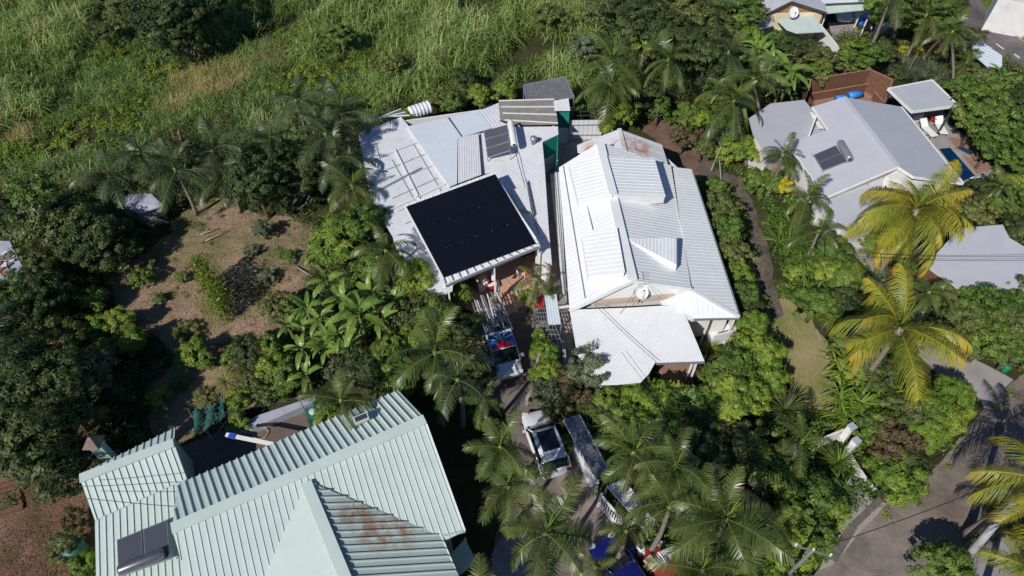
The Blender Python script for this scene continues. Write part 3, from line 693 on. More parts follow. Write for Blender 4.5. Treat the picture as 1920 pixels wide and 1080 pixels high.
sheet('side_passage', [(1020,300),(1055,300),(1080,720),(1062,760),(1045,720),(1035,520)], .006, M['concrete'], rag=.02, seed=19)
sheet('house_walk', [(1585,440),(1625,445),(1660,500),(1740,625),(1720,640),(1640,520),(1595,470)], .008, M['concrete2'], rag=.05, seed=20)
sheet('neighbour_yard', [(1552,42),(1605,38),(1610,70),(1580,80),(1562,70)], .008, M['concrete2'], rag=.05, seed=21)
# white lane dashes on the street
for k, (a, b) in enumerate([((1836,62),(1846,71)),((1868,82),(1882,92)),((1900,100),(1912,109))]):
    A = P(*a, .018); B = P(*b, .018); mb = MB(); mb.bar(A, B, .14, .006); o = mb.build('lane_dash', M['white']); tag(o, kind='structure')
# kerbs
def kerb(pix, name='kerb', h=.12, w=.16, mat='concrete2', z=0.0):
    pts = GP(pix); mb = MB()
    for a, b in zip(pts[:-1], pts[1:]): mb.bar(a+Vector((0,0,z+h/2)), b+Vector((0,0,z+h/2)), w, h)
    o = mb.build(name, M[mat]); tag(o, kind='structure'); return o
kerb([(1590,455),(1618,480),(1670,545),(1720,640)]); kerb([(1690,605),(1755,700),(1830,742)]); kerb([(1850,22),(1880,50),(1920,80)])
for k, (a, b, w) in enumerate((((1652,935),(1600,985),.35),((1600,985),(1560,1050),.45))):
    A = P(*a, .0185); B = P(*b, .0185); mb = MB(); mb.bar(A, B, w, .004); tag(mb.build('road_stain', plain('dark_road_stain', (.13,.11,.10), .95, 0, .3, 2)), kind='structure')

# ------------------------------------------------------------------ the mint green house
c0 = P(600, 950, 0)
gh = empty('green_roofed_house', (c0.x, c0.y, 0), 'large house with pale mint green ribbed metal roof and a rust streaked cross gable', 'house')
near = RP([(322,992,4.9),(797,787,4.9),(872,995,3.7),(392,1222)])
roofsheet('roof_slope', near, (near[1], near[2]), M['green_roof'], gh, .31, .035, .045)
far = RP([(322,992,4.9),(797,787,4.9),(745,732,3.45),(333,908)])
roofsheet('roof_slope', far, (far[1], far[2]), M['green_roof'], gh, .36, .07, .10)
capping('ridge_cap', near[0], near[1], M['green_roof'], gh, .55, .06)
n_ = (near[1]-near[0]).cross(near[2]-near[0]).normalized(); O = Vector((0,0,CAMH))
def onplane(px, py, a, n):
    r = ray(px, py); return O+r*((a-O).dot(n)/r.dot(n))
ap = onplane(576, 903, near[0], n_); H1 = ap.z
v1 = onplane(828, 1006, near[0], n_); v2 = onplane(500, 1073, near[0], n_)
wr = [ap, P(648,1080,H1), P(705,1222,H1)]
lift = Vector((0,0,.05))
sl_r = [ap+lift, wr[2]+lift, P(905,1215,3.7)+lift, P(853,1066,3.7)+lift, v1+lift]
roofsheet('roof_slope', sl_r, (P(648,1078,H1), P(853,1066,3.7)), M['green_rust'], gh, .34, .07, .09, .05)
roofsheet('roof_slope', [ap+lift, v2+lift, onplane(440,1200,near[0],n_)+lift, wr[2]+lift], (P(600,960,H1), P(540,985,H1-.6)), M['green_roof'], gh, 9, .01, .05, .05)
mb = MB(); a = ap-gh.location+Vector((0,-.1,.15)); b = wr[2]-gh.location+Vector((0,0,.15)); mb.bar(a, b, .5, .05); mb.build('ridge_cap', M['green_roof'], gh)
gl = []
for a, b in ((near[1], near[2]), (near[2], v1), (P(853,1066,3.7), P(905,1215,3.7)), (v1, P(853,1066,3.7)), (far[1], far[2])):
    mb = MB(); mb.bar(a-gh.location+Vector((0,0,-.06)), b-gh.location+Vector((0,0,-.06)), .06, .2); mb.build('barge_board', M['white'] if abs(b.z-3.7) < .01 else M['mintwall'], gh)
walls(gh, [far[3], far[2], near[1], near[2], v1, P(853,1066,3.7), P(905,1215,3.7), near[3]], .6, M['mintwall'])
# small wing on its left with a split roof
r0, r1 = (150,898), (326,831)
w1 = RP([(150,898,3.5),(326,831,3.5),(350,897,2.8),(178,976)])
roofsheet('roof_slope', w1, (w1[1], w1[2]), M['green_roof'], gh, .31, .05, .05)
w2 = RP([(150,898,3.5),(326,831,3.5),(328,802,3.05),(151,889)])
roofsheet('roof_slope', w2, (w2[1], w2[2]), M['green_roof'], gh, .34, .06, .08)
capping('ridge_cap', w1[0], w1[1], M['green_roof'], gh, .5, .06)
w3 = RP([(178,977,2.78),(352,897,2.78),(180,1085,2.3),(184,1215),(400,1215),(330,985)])
roofsheet('roof_slope', [w3[0], w3[1], w3[5], w3[4], w3[3], w3[2]], (w3[0], w3[2]), M['green_roof'], gh, .31, .05, .05)
walls(gh, [w3[0], w2[3], w2[2], w1[2], w3[4], w3[3]], .35, M['mintwall'])
# chimney with brick coloured cap
cb = P(196, 852, 3.1)-gh.location; mb = MB(); mb.box((cb.x-.2, cb.y+.2, 2.1), (.5,.5,3.8), .35); ch = mb.build('chimney', M['mintwall'], gh)
mb = MB(); hx = Vector((cb.x-.2, cb.y+.2, 4.0)); s_ = .42
for rz in (0,): mb.add([hx+Vector((x, y, 0)) for x, y in ((-s_,-s_),(s_,-s_),(s_,s_),(-s_,s_))]+[hx+Vector((-.05,0,.55)), hx+Vector((.05,0,.55))], [(0,1,5,4),(2,3,4,5),(1,2,5),(3,0,4),(3,2,1,0)])
mb.build('chimney_cap', M['brick'], ch)
# roof hatch
h = P(677, 785, 4.5)-gh.location; d_ = (far[1]-far[0]).normalized(); ang = math.atan2(d_.y, d_.x)
mb = MB(); mb.box((h.x, h.y, h.z), (.75,.4,.18), ang); hv = mb.build('roof_hatch', M['green_roof'], gh)
mb = MB(); mb.box((h.x, h.y, h.z+.1), (.6,.28,.03), ang); mb.build('hatch_glass', M['darkgrey'], hv)
# balcony under the right eave
b0 = P(872,1010,2.0); b1 = P(893,1052,2.0); b2 = P(850,1088,2.0)
roofsheet('porch_roof', [b0, b1, b2, P(835,1050,2.0)], (b1, b2), M['green_roof'], gh, .3, .03, .05)
mb = MB()
for q in (b0, b1): mb.cyl(Vector((q.x, q.y, 0))-gh.location, q-gh.location, .06)
mb.build('porch_post', M['white'], gh)

def heater(name, label, quad, zs, tank, tz, r, parent_group='solar water heaters on the roofs', n=3, body='white', colm='collector2', along=True):
    """flat collectors with a cylindrical tank. quad: four pixels (a,b,c,d) with heights zs; the panels lie side by side from a-b to d-c"""
    A = [P(q[0], q[1], z) for q, z in zip(quad, zs)]; c = sum(A, Vector())/4; e = empty(name, (c.x, c.y, c.z-.1), label, 'solar heater', parent_group)
    L0 = e.location; up = Vector((0,0,.06))
    for k in range(n):
        u0, u1 = k/n+.015, (k+1)/n-.015
        q = [A[0].lerp(A[3], u0), A[1].lerp(A[2], u0), A[1].lerp(A[2], u1), A[0].lerp(A[3], u1)]
        mb = MB(); mb.slab([p-L0 for p in q], .08); f = mb.build('collector', M['steel'], e)
        cc = sum(q, Vector())/4; mb = MB(); mb.slab([cc.lerp(p, .95)-L0+Vector((0,0,.006)) for p in q], .02); mb.build('collector_glass', M[colm], f)
    mb = MB()
    for p in A: mb.bar(p-L0-Vector((0,0,.05)), Vector((p.x, p.y, min(zs)-.35))-L0, .05, .05)
    mb.build('support_frame', M['steel'], e)
    a = P(*tank[0], tz)-L0; b = P(*tank[1], tz)-L0; d = (b-a).normalized()
    mb = MB(); prof = [(0,.75),(.03,.93),(.06,1),(.5,1),(.94,1),(.97,.93),(1,.75)]
    pts = [a.lerp(b, u) for u, _ in prof]; mb.tube(pts, [r*x for _, x in prof], 18); t = mb.build('tank', M[body], e, True)
    mb = MB(); mb.cyl(b+d*.005, b+d*.02, r*.55, n=14); mb.build('tank_cover', M['darkgrey'], t)
    return e
heater('solar_water_heater', 'solar water heater with a grey tank and two dark collectors on the mint green roof', [(219,1012),(313,974),(318,1045),(222,1080)], [2.72,2.75,2.65,2.62], ((222,1070),(308,1036)), 2.9, .26, n=1, body='greymetal', colm='collector')
# (its two collectors lie side by side)
hh_ = [o for o in bpy.data.objects if o.name.startswith('collector') and o.parent and o.parent.name == 'solar_water_heater']
for o in hh_:
    for k in list(o.children): bpy.data.objects.remove(k)
    bpy.data.objects.remove(o)
e = bpy.data.objects['solar_water_heater']; A = [P(219,1012,2.85), P(313,974,2.88), P(318,1048,2.72), P(222,1082,2.7)]
for u0, u1 in ((0, .48), (.52, 1)):
    q = [A[0].lerp(A[1], u0), A[0].lerp(A[1], u1), A[3].lerp(A[2], u1), A[3].lerp(A[2], u0)]
    mb = MB(); mb.slab([p-e.location for p in q], .1); f = mb.build('collector', M['steel'], e)
    cc = sum(q, Vector())/4; mb = MB(); mb.slab([cc.lerp(p, .95)-e.location+Vector((0,0,.006)) for p in q], .02); mb.build('collector_glass', M['collector'], f)

# ------------------------------------------------------------------ the white house with the tall ridge
c0 = P(1200, 500, 0); wh = empty('white_ribbed_roof_house', (c0.x, c0.y, 0), 'long white house with stepped ribbed roofs, a dormer and a corrugated veranda roof', 'house')
RZ = 5.3
Ra = (1125,266,RZ); Rb = (1186,525,RZ)
ls = RP([Ra, Rb, (1068,581,3.25), (1048,314)])
roofsheet('roof_slope', ls, (ls[1], ls[2]), M['white_bright'], wh, .33, .008, .04)
us = RP([Ra, Rb, (1296,540,3.95), (1258,310)])
roofsheet('roof_slope', us, (us[1], us[2]), M['white_roof'], wh, .26, .022, .045)
lo_ = RP([(1262,313,3.8),(1294,540,3.8),(1386,594,2.85),(1296,317)])
roofsheet('veranda_slope', lo_, (lo_[0], lo_[3]), M['white_roof'], wh, .26, .022, .045)
hp = RP([(1290,540,3.78),(1386,595,2.84),(1301,597,2.84)])
roofsheet('hip_slope', hp, (P(1340,568,3.3), P(1342,596,2.84)), M['white_roof'], wh, .30, .03, .05)
capping('ridge_cap', ls[0], ls[1], M['white_roof'], wh, .55, .05)
capping('hip_cap', hp[0], hp[1], M['white_roof'], wh, .25, .04)
# weathered rear hip
rs = RP([(1161,242,4.2),(1176,300,4.2),(1252,306,3.3),(1241,271)])
roofsheet('rear_slope', rs, (rs[0], rs[3]), M['old_white'], wh, .9, .015, .04)
rl = RP([(1161,242,4.2),(1176,300,4.2),(1083,285,3.3),(1082,272)])
roofsheet('rear_slope', [rl[0], rl[1], P(1125,300,3.7), rl[2], rl[3]], (rl[0], rl[3]), M['old_white'], wh, .9, .015, .04)
capping('ridge_cap', rs[0], P(1172,285,4.2), M['old_white'], wh, .3, .04)
# raised roofs astride the ridge
def raised(pts, ribs, mat, sp, drop=.9, rh=.03, nm='raised_roof'):
    q = RP(pts); roofsheet(nm, q, (q[ribs[0]], q[ribs[1]]), M[mat], wh, sp, rh, .06, .05)
    c = sum(q, Vector())/len(q)
    for i in range(len(q)):
        a, b = q[i].lerp(c, .02), q[(i+1) % len(q)].lerp(c, .02)
        mb = MB(); a = a-wh.location-Vector((0,0,.06)); b = b-wh.location-Vector((0,0,.06)); mb.wallq(a, b, min(a.z, b.z)-drop, .05, c-wh.location); mb.build('raised_wall', M['white'], wh)
raised([(1130,291,5.75),(1150,364,5.75),(1248,368,5.05),(1227,296)], (1, 2), 'white_roof', .31, .55)
raised([(1130,291,5.75),(1150,364,5.75),(1085,379,4.75),(1066,304)], (1, 2), 'white_roof', .33, .45, .03)
raised([(1157,427,5.6),(1172,510,5.6),(1103,518,4.55),(1090,439)], (1, 2), 'white_roof', .33, .4, .03)
capping('ridge_cap', P(1130,291,5.8), P(1150,364,5.8), M['white_roof'], wh, .5, .05)
nU = (us[1]-us[0]).cross(us[2]-us[0]).normalized(); tip = onplane(1174,448,us[0],nU)
dq = [tip+Vector((0,0,.03)), P(1268,446,4.85), P(1268,496,4.75)]
roofsheet('dormer_roof', dq, (P(1225,448,4.9), P(1225,470,4.9)), M['white_roof'], wh, .22, .03, .05, .05)
for a, b in ((dq[1], dq[2]), (dq[0], dq[1]), (dq[0], dq[2])):
    mb = MB(); mb.wallq(a-wh.location-Vector((0,0,.06)), b-wh.location-Vector((0,0,.06)), 3.9 if a is dq[1] else min(a.z, b.z)-.7, .05); mb.build('dormer_wall', M['white'], wh)
# front gable wall with its beige band and the barge boards
gA = P(1092,566,3.3); gB = P(1186,540,5.0); gC = P(1288,541,3.75)
mb = MB(); base = 2.95; q = [gA, Vector((gB.x, gB.y, 5.05)), gC]; dd = (gC-gA); dd.z = 0
tq = (Vector((gB.x, gB.y, 0))-Vector((gA.x, gA.y, 0))).dot(dd)/dd.length_squared; gBp = Vector((gA.x, gA.y, 0))+dd*tq; gBp.z = 5.1
poly = [gA, gBp, gC, Vector((gC.x, gC.y, base)), Vector((gA.x, gA.y, base))]; nn = Vector((-dd.y, dd.x, 0)).normalized()*.12
mb.add([p-wh.location for p in poly]+[p+nn-wh.location for p in poly], [(0,1,2,3,4),(9,8,7,6,5)]+[(i, 5+i, 5+(i+1) % 5, (i+1) % 5) for i in range(5)])
mb.build('gable_wall', M['white'], wh)
mb = MB(); a = gA.lerp(gC, .12); b = gA.lerp(gC, .985); a.z = b.z = 3.42; mb.wallq(a-nn*.5-wh.location, b-nn*.5-wh.location, 2.9, .05); mb.build('wall_band', M['beige'], wh)
for a, b in ((ls[2], ls[1]), (us[1], us[2])):
    mb = MB(); mb.bar(a-wh.location+Vector((0,-.05,-.06)), b-wh.location+Vector((0,-.05,-.06)), .08, .26); mb.build('barge_board', M['white'], wh)
# front veranda: two fine corrugated sheets
v1_ = RP([(1068,581,3.0),(1178,577,3.0),(1158,721,2.45),(1201,717),(1216,702),(1230,677)])
vz = RP([(1068,581,3.0),(1178,577,3.0),(1158,721,2.45),(1120,722),(1082,663)])
roofsheet('veranda_roof', [v1_[0], v1_[1], v1_[5], v1_[4], v1_[3], v1_[2], vz[3], vz[4]], (v1_[1], v1_[5]), M['white_roof'], wh, .115, .012, .05, .05)
fb = [P(1238,562,2.8), P(1297,541,3.72), P(1308,596,2.78), P(1262,603,2.7)]; mb = MB(); mb.slab([p-wh.location for p in fb], .3); mb.build('flashing', M['white_roof'], wh)
mb = MB(); mb.wallq(P(1270,543,3.9)-wh.location, P(1296,540,3.9)-wh.location, 2.8, .2); mb.build('gable_wall', M['white'], wh)
for (a, b, z0_, z1_) in (((1056,312),(1097,560),3.62,3.62),((1100,384),(1112,432),4.2,4.2),((1040,322),(1059,556),2.7,2.7)):
    A_ = onplane(*a, ls[0], (ls[1]-ls[0]).cross(ls[2]-ls[0]).normalized()) if z0_ > 3 else P(*a, z0_); B_ = onplane(*b, ls[0], (ls[1]-ls[0]).cross(ls[2]-ls[0]).normalized()) if z0_ > 3 else P(*b, z1_)
    mb = MB(); mb.bar(A_-wh.location+Vector((0,0,.03)), B_-wh.location+Vector((0,0,.03)), .05, .09); mb.build('roof_joint', M['steel'], wh)
v2_ = RP([(1178,577,3.03),(1277,571,3.03),(1321,677,2.55),(1230,680)])
roofsheet('veranda_roof', v2_, (v2_[1], v2_[2]), M['white_roof'], wh, .115, .012, .05, .05)
g2 = RP([(1277,566,3.1),(1290,560,3.1),(1303,598,2.8),(1288,600)])
mb = MB(); mb.slab([p-wh.location for p in g2], .05); mb.build('flashing', M['white_roof'], wh)
mb = MB(); a = v2_[3]-wh.location; b = v2_[2]-wh.location; mb.bar(a+Vector((0,-.06,-.05)), b+Vector((0,-.06,-.05)), .1, .09); mb.build('gutter', M['steel'], wh)
mb = MB(); mb.bar(hp[2]-wh.location+Vector((0,-.06,-.05)), hp[1]-wh.location+Vector((0,-.06,-.05)), .1, .09); mb.build('gutter', M['steel'], wh)
mb = MB(); mb.bar(lo_[3]-wh.location+Vector((.05,0,-.05)), lo_[2]-wh.location+Vector((.05,0,-.05)), .1, .09); mb.build('gutter', M['steel'], wh)
# lean-to along the passage
lt = RP([(1049,322,2.7),(1062,560,2.7),(1055,548,2.35),(1031,326)])
roofsheet('side_roof', lt, (lt[0], lt[3]), M['shed_white'], wh, .2, .02, .05, .05)
walls(wh, [ls[3], P(1125,266,4.4), rs[0], P(1241,271,3.1), P(1296,317,2.8), P(1386,594,2.75), P(1301,597,2.75), P(1277,571,2.8), P(1068,581,2.85)], .55, M['wall'], skip=(6,))
walls(wh, [P(1082,272,3.2), P(1161,242,3.6), P(1241,271,3.2), P(1250,300,3.2), P(1085,300,3.2)], .25, M['wall'])
mb = MB(); a = P(1225,690,0)-wh.location; c_ = P(1300,676,0)-wh.location
q = [P(1232,680,0), P(1300,672,0), P(1306,712,0), P(1240,722,0)]; mb.slab([Vector((p.x, p.y, .2))-wh.location for p in q], .2); dk = mb.build('veranda_deck', M['deckwood'], wh)
for k in range(12):
    u = k/12+.01; mb = MB(); qq = [q[0].lerp(q[1], u), q[0].lerp(q[1], u+.072), q[3].lerp(q[2], u+.072), q[3].lerp(q[2], u)]
    mb.slab([Vector((p.x, p.y, .225))-wh.location for p in qq], .02); mb.build('plank', M['deckwood'], dk)
for (x, y, zt) in ((1300,674,2.5),(1306,680,2.5),(1222,684,2.4),(1128,716,2.4),(1378,595,2.7),(1330,597,2.7)):
    mb = MB(); t_ = P(x, y, zt); mb.bar(t_-wh.location, Vector((t_.x, t_.y, 0))-wh.location, .1, .1, Vector((0,1,0))); mb.build('post', M['white'], wh)
q = [P(1322,640,.0), P(1350,605,0), P(1372,625,0), P(1357,668,0)]
q = [P(1318,618,0), P(1362,612,0), P(1370,640,0), P(1330,650,0)]
mb = MB(); mb.slab([Vector((p.x, p.y, .35))-wh.location for p in q], .35); mb.build('porch_floor', M['white'], wh)
mb = MB(); t_ = [Vector((p.x, p.y, 1.25))-wh.location for p in q]; mb.wallq(t_[1], t_[2], .35, .1); mb.wallq(t_[2], t_[3], .35, .1); mb.build('porch_wall', M['white'], wh)

# ------------------------------------------------------------------ the sheds around the solar roof
c0 = P(900, 360, 0); mh = empty('white_shed_roof_house', (c0.x, c0.y, 0), 'low house under a patchwork of white and grey sheet roofs around a black solar roof', 'house')
lr = RP([(672,250,2.6),(752,219,2.6),(848,546,2.6),(768,238),(843,350),(860,430),(815,561),(795,540),(762,488),(712,402),(693,363)])
lr = [lr[0], lr[1], lr[3], lr[4], lr[5], lr[2], lr[6], lr[7], lr[8], lr[9], lr[10]]
roofsheet('lean_to_roof', lr, (P(700,360,2.6), P(820,290,2.6)), M['shed_white'], mh, .85, .03, .07, .05)
for k, (a, b) in enumerate([((695,365),(790,315)),((712,402),(835,345)),((764,238),(843,350)),((762,488),(800,470)),((740,280),(800,400))]):
    mb = MB(); mb.bar(P(*a, 2.68)-mh.location, P(*b, 2.68)-mh.location, .12, .07); mb.build('batten', M['steel'] if k in (0,) else M['white'], mh)
flat = [(764,237,3.05),(935,193,3.05),(857,344,3.3)]
def piece(nm, pix, mat, sp, rd, rh=.02, rw=.05, base=flat, dz=0.0, th=.05):
    q = RP(base+list(pix))[3:]; q = [p+Vector((0,0,dz)) for p in q]; return roofsheet(nm, q, (q[rd[0]], q[rd[1]]), M[mat], mh, sp, rh, rw, th), q
piece('roof_sheet', [(764,237),(840,220),(867,257),(858,258),(857,344),(843,350)], 'blue_white', 1.1, (0, 5), .006, .02)
piece('roof_sheet', [(840.5,220),(899,208),(922,241),(868,257)], 'blue_white', 1.3, (0, 3), .006, .02, dz=.05)
piece('roof_sheet', [(859,259),(900,250),(904,327),(859,344)], 'shed_white', .17, (0, 3), .02, .06, dz=.03)
piece('roof_sheet', [(899.5,208),(935,193),(938,228),(968,239),(923,241)], 'shed_white', .28, (0, 4), .025, .05, dz=.02)
_, q = piece('translucent_roof', [(935,193),(1039,190),(1046,237),(968,238),(938,228)], 'smoke_corr', .16, (1, 2), .02, .06, dz=.22)
for u in (.02, .33, .64, .97):
    a = q[0].lerp(q[4].lerp(q[3], .3), u); b = q[1].lerp(q[2], u); mb = MB(); mb.bar(a-mh.location+Vector((0,0,.03)), b-mh.location+Vector((0,0,.03)), .12, .03); mb.build('batten', M['white'], mh)
east = [(900,250,3.25),(1046,237,3.25),(1033,500,2.95)]
piece('corrugated_roof', [(900,250),(968,238),(1046,237),(1047,252),(1017,266),(1021,310),(1029,430),(1035,497),(1010,470),(926,322),(904,327)], 'shed_white', .15, (9, 8), .022, .07, base=east)
piece('cover_sheet', [(958,361),(988,357),(996,402),(972,396)], 'shed_white', .1, (0, 3), .015, .04, base=east, dz=.3)
piece('roof_end', [(1038,189),(1066,184),(1069,207),(1040,207)], 'white', .5, (0, 3), .02, .05, base=[(1038,189,3.4),(1066,184,3.4),(1069,207,3.4)])
mb = MB(); mb.bar(P(898,252,3.33)-mh.location, P(903,328,3.33)-mh.location, .06, .22); mb.build('step_strip', M['darkgrey'], mh)  # dark bar drawn in for the shadow line along the roof step
mb = MB(); mb.bar(P(841,221,3.12)-mh.location, P(866,256,3.16)-mh.location, .07, .1); mb.build('step_strip', M['darkgrey'], mh)
mb = MB(); mb.bar(P(987,340,3.3)-mh.location, P(1000,404,3.25)-mh.location, .06, .25); mb.build('step_strip', M['steel'], mh)
# walls: green boards above white panels on the east side
for a, b in (((1041,207),(1068,207)), ((1018,267),(1047,252)), ((1047,252),(1046,285))):
    A_ = P(*a, 3.1); B_ = P(*b, 3.1); cc = P(980,300,3)
    mb = MB(); mb.wallq(A_-mh.location, B_-mh.location, 1.5, .08, cc-mh.location); mb.build('wall', M['greenwall'], mh)
    A_.z = B_.z = 1.5; mb = MB(); mb.wallq(A_-mh.location, B_-mh.location, 0, .1, cc-mh.location); mb.build('wall', M['shed_white'], mh)
    mb = MB(); mb.bar(Vector((A_.x, A_.y, 2.3))-mh.location+Vector((.02,-.03,0)), Vector((B_.x, B_.y, 2.3))-mh.location+Vector((.02,-.03,0)), .05, .06); mb.build('rail', M['white'], mh)
walls(mh, [P(672,250,2.6), P(752,219,2.6), P(935,193,3.0), P(1040,190,3.2), P(1046,237,3.1), P(1017,266,3.1), P(1029,430,3.0), P(1036,497,2.9), P(1010,470,3.2), P(845,530,3.0), P(815,561,2.5), P(712,402,2.5)], .3, M['wall'], skip=(8,))
for k in range(9):
    a0, b0 = (700+k*12, 300+k*24), (775+k*8, 262+k*24)
    if k < 7: mb = MB(); mb.bar(P(*a0, 2.63)-mh.location, P(b0[0]+22, b0[1], 2.63)-mh.location, .05, .03); mb.build('sheet_joint', M['steel'] if k % 2 else M['ledge'], mh)
for (a, b) in (((735,300),(790,400)),((775,270),(835,372)),((705,270),(720,330))): mb = MB(); mb.bar(P(*a, 2.64)-mh.location, P(*b, 2.64)-mh.location, .05, .03); mb.build('sheet_joint', M['ledge'], mh)
# raised solar roof
pvf = RP([(756,385,4.5),(926,322,4.5),(1013,459,4.05),(836,533)])
pr_ = roofsheet('solar_roof', pvf, (pvf[0], pvf[3]), M['white_bright'], mh, .57, .03, .06, .12)
pq = RP([(761,387,4.57),(928,326,4.57),(1005,457,4.13),(832,521)])
for r_ in range(3):
    for k in range(6):
        u0, u1, w0, w1_ = k/6+.002, (k+1)/6-.002, r_/3+.003, (r_+1)/3-.003
        f = lambda u, w: pq[0].lerp(pq[1], u).lerp(pq[3].lerp(pq[2], u), w)
        q = [f(u0, w0), f(u1, w0), f(u1, w1_), f(u0, w1_)]; mb = MB(); mb.slab([p-mh.location for p in q], .035); mb.build('solar_panel', M['pv'], mh)
for k in range(14):
    u = k/13; a = pq[3].lerp(pq[2], u); b = pvf[3].lerp(pvf[2], u); mb = MB(); mb.bar(a-mh.location, b-mh.location+Vector((0,0,.05)), .05, .04); mb.build('roof_rail', M['steel'], mh)
mb = MB(); mb.bar(pvf[3]-mh.location+Vector((0,-.08,-.08)), pvf[2]-mh.location+Vector((0,-.08,-.08)), .14, .12); mb.build('gutter', M['steel'], mh)
walls(mh, pvf, .7, M['wall'], zb=2.9, skip=(2,))
mb = MB(); a, b = pvf[0].lerp(pvf[3], .6), pvf[1].lerp(pvf[2], .6); mb.wallq(Vector((a.x+.4,a.y,3.4))-mh.location, Vector((b.x,b.y,3.4))-mh.location, 0, .12); mb.build('wall', M['concrete'], mh)
for u in (.02, .5, .98):
    a = pvf[3].lerp(pvf[2], u); mb = MB(); mb.bar(a-mh.location, Vector((a.x, a.y, 0))-mh.location, .09, .09, Vector((0,1,0))); mb.build('post', M['white'], mh)
mb = MB(); c_ = P(1000,268,3.3)-mh.location; mb.lathe([(.15,-.1),(.15,.3),(.24,.32),(.25,.5),(.16,.56),(.02,.6)], c_, 14); mb.build('flue', M['steel'], mh, True)
heater('solar_water_heater', 'solar water heater with a white tank and three streaked collectors on the shed roof', [(907,245),(951,233),(957,282),(914,296)], [3.55,4.05,4.05,3.55], ((957,228),(964,272)), 4.15, .24, n=3)
# smoked sheet pergola behind
q = RP([(982,160,2.9),(1060,145,2.9),(1076,183,2.8),(988,188)]); c0 = P(1028,170,0); pg = empty('smoked_sheet_canopy', (c0.x, c0.y, 0), 'dark translucent sheet canopy with a white frame behind the shed roofs', 'canopy')
mb = MB(); mb.slab([p-pg.location for p in q], .04); mb.build('roof_panel', M['dark_sheet'], pg)
for i in range(4):
    mb = MB(); mb.bar(q[i]-pg.location, q[(i+1) % 4]-pg.location, .14, .12); mb.build('frame', M['steel'], pg)
    mb = MB(); mb.bar(q[i]-pg.location, Vector((q[i].x, q[i].y, 0))-pg.location, .08, .08, Vector((0,1,0))); mb.build('post', M['steel'], pg)
for u in (.25, .5, .75):
    for (a, b) in ((q[0].lerp(q[3], u), q[1].lerp(q[2], u)), (q[0].lerp(q[1], u), q[3].lerp(q[2], u))):
        mb = MB(); mb.bar(a-pg.location+Vector((0,0,.03)), b-pg.location+Vector((0,0,.03)), .05, .03); mb.build('batten', M['steel'], pg)
# sheet metal fence of the back court
c0 = P(1100,243,0); fe = empty('sheet_metal_fence', (c0.x, c0.y, 0), 'white corrugated sheet fence with a dark rack on top, closing the back court', 'fence')
A_ = P(1068,226,1.9); B_ = P(1131,225,1.9)
for k in range(7):
    a = A_.lerp(B_, k/7+.004); b = A_.lerp(B_, (k+1)/7-.004); mb = MB(); mb.wallq(a-fe.location, b-fe.location, .02, .04); mb.build('panel', M['shed_white'], fe)
for z, y in ((2.0, .5), (2.1, .9), (1.5, -.06), (.5, -.06)):
    mb = MB(); o_ = Vector((0, y, 0)); a = Vector((A_.x, A_.y, z))+o_-fe.location; b = Vector((B_.x, B_.y, z))+o_-fe.location; mb.bar(a, b, .06, .06); mb.build('rail', M['darkgrey'] if z > 1.9 else M['steel'], fe)
for k in range(4):
    a = A_.lerp(B_, k/3)-fe.location; mb = MB(); mb.bar(Vector((a.x, a.y, 2.05)), Vector((a.x, a.y+1.1, 2.05)), .06, .06); mb.build('rack_bar', M['darkgrey'], fe)

# ------------------------------------------------------------------ grey house with the pool
c0 = P(1620, 300, 0); yh = empty('grey_roofed_house', (c0.x, c0.y, 0), 'smooth lilac grey roofed house between the golden palm and the brown board enclosure', 'house')
gs = RP([(1583,182,4.4),(1684,313,4.4),(1547,371,3.35),(1490,287),(1497,262),(1552,243),(1523,200)])
roofsheet('roof_slope', [gs[0], gs[1], gs[2], gs[3], gs[4], gs[5], gs[6]], (gs[0], gs[6]), M['gray_roof2'], yh, 99, .008, .02)
gr_ = RP([(1583,182,4.4),(1684,313,4.4),(1806,343,3.5),(1690,200),(1712,331)])
roofsheet('roof_slope', [gr_[0], gr_[3], gr_[2], gr_[4], gr_[1]], (gr_[1], gr_[2]), M['gray_roof'], yh, 99, .008, .02)
capping('ridge_cap', gs[0], gs[1], M['gray_roof2'], yh, .3, .03, .03)
for a, b in ((gs[2], gs[1]), (gr_[1], gr_[4]), (gr_[4], gr_[2]), (gr_[3], gr_[2]), (gs[6], gs[5]), (gs[3], gs[2])):
    mb = MB(); mb.bar(a-yh.location-Vector((0,.03,.05)), b-yh.location-Vector((0,.03,.05)), .09, .17); mb.build('fascia', M['white'], yh)
f1 = RP([(1508,187,2.9),(1553,244,2.9),(1497,263,2.9),(1490,288),(1440,291),(1412,252),(1404,222),(1445,194)])
roofsheet('flat_roof', f1, (f1[0], f1[1]), M['gray_roof'], yh, 99, .006, .02)
f2 = RP([(1547,374,2.85),(1655,338,2.85),(1650,408,2.85),(1578,427)])
roofsheet('flat_roof', f2, (f2[0], f2[3]), M['gray_roof2'], yh, 99, .006, .02)
walls(yh, [gs[6], gs[0], gr_[3], gr_[2], gr_[4], gs[1], gs[2], gs[3]], .4, M['wall'])
walls(yh, [f1[0], f1[2], f1[4], f1[5], f1[7]], .2, M['wall'])
walls(yh, f2, .05, M['white'])
mb = MB(); a = P(1585,437,1.5)-yh.location; b = P(1600,433,1.5)-yh.location; mb.bar(a, b, .04, .8); mb.build('window', M['window'], yh)
heater('solar_water_heater', 'solar water heater with a grey tank and two small collectors on the lilac grey roof', [(1525,290),(1567,272),(1588,303),(1543,320)], [3.75,4.05,4.0,3.7], ((1575,266),(1594,299)), 4.3, .27, n=2, body='steel', colm='collector')
mb = MB(); mb.tube([P(1597,302,3.9), P(1612,325,3.85), P(1628,346,3.75)], .02, 5); tag(mb.build('roof_cable', M['steel']), 'thin grey pipe crossing the lilac grey roof below the solar heater', 'pipe')
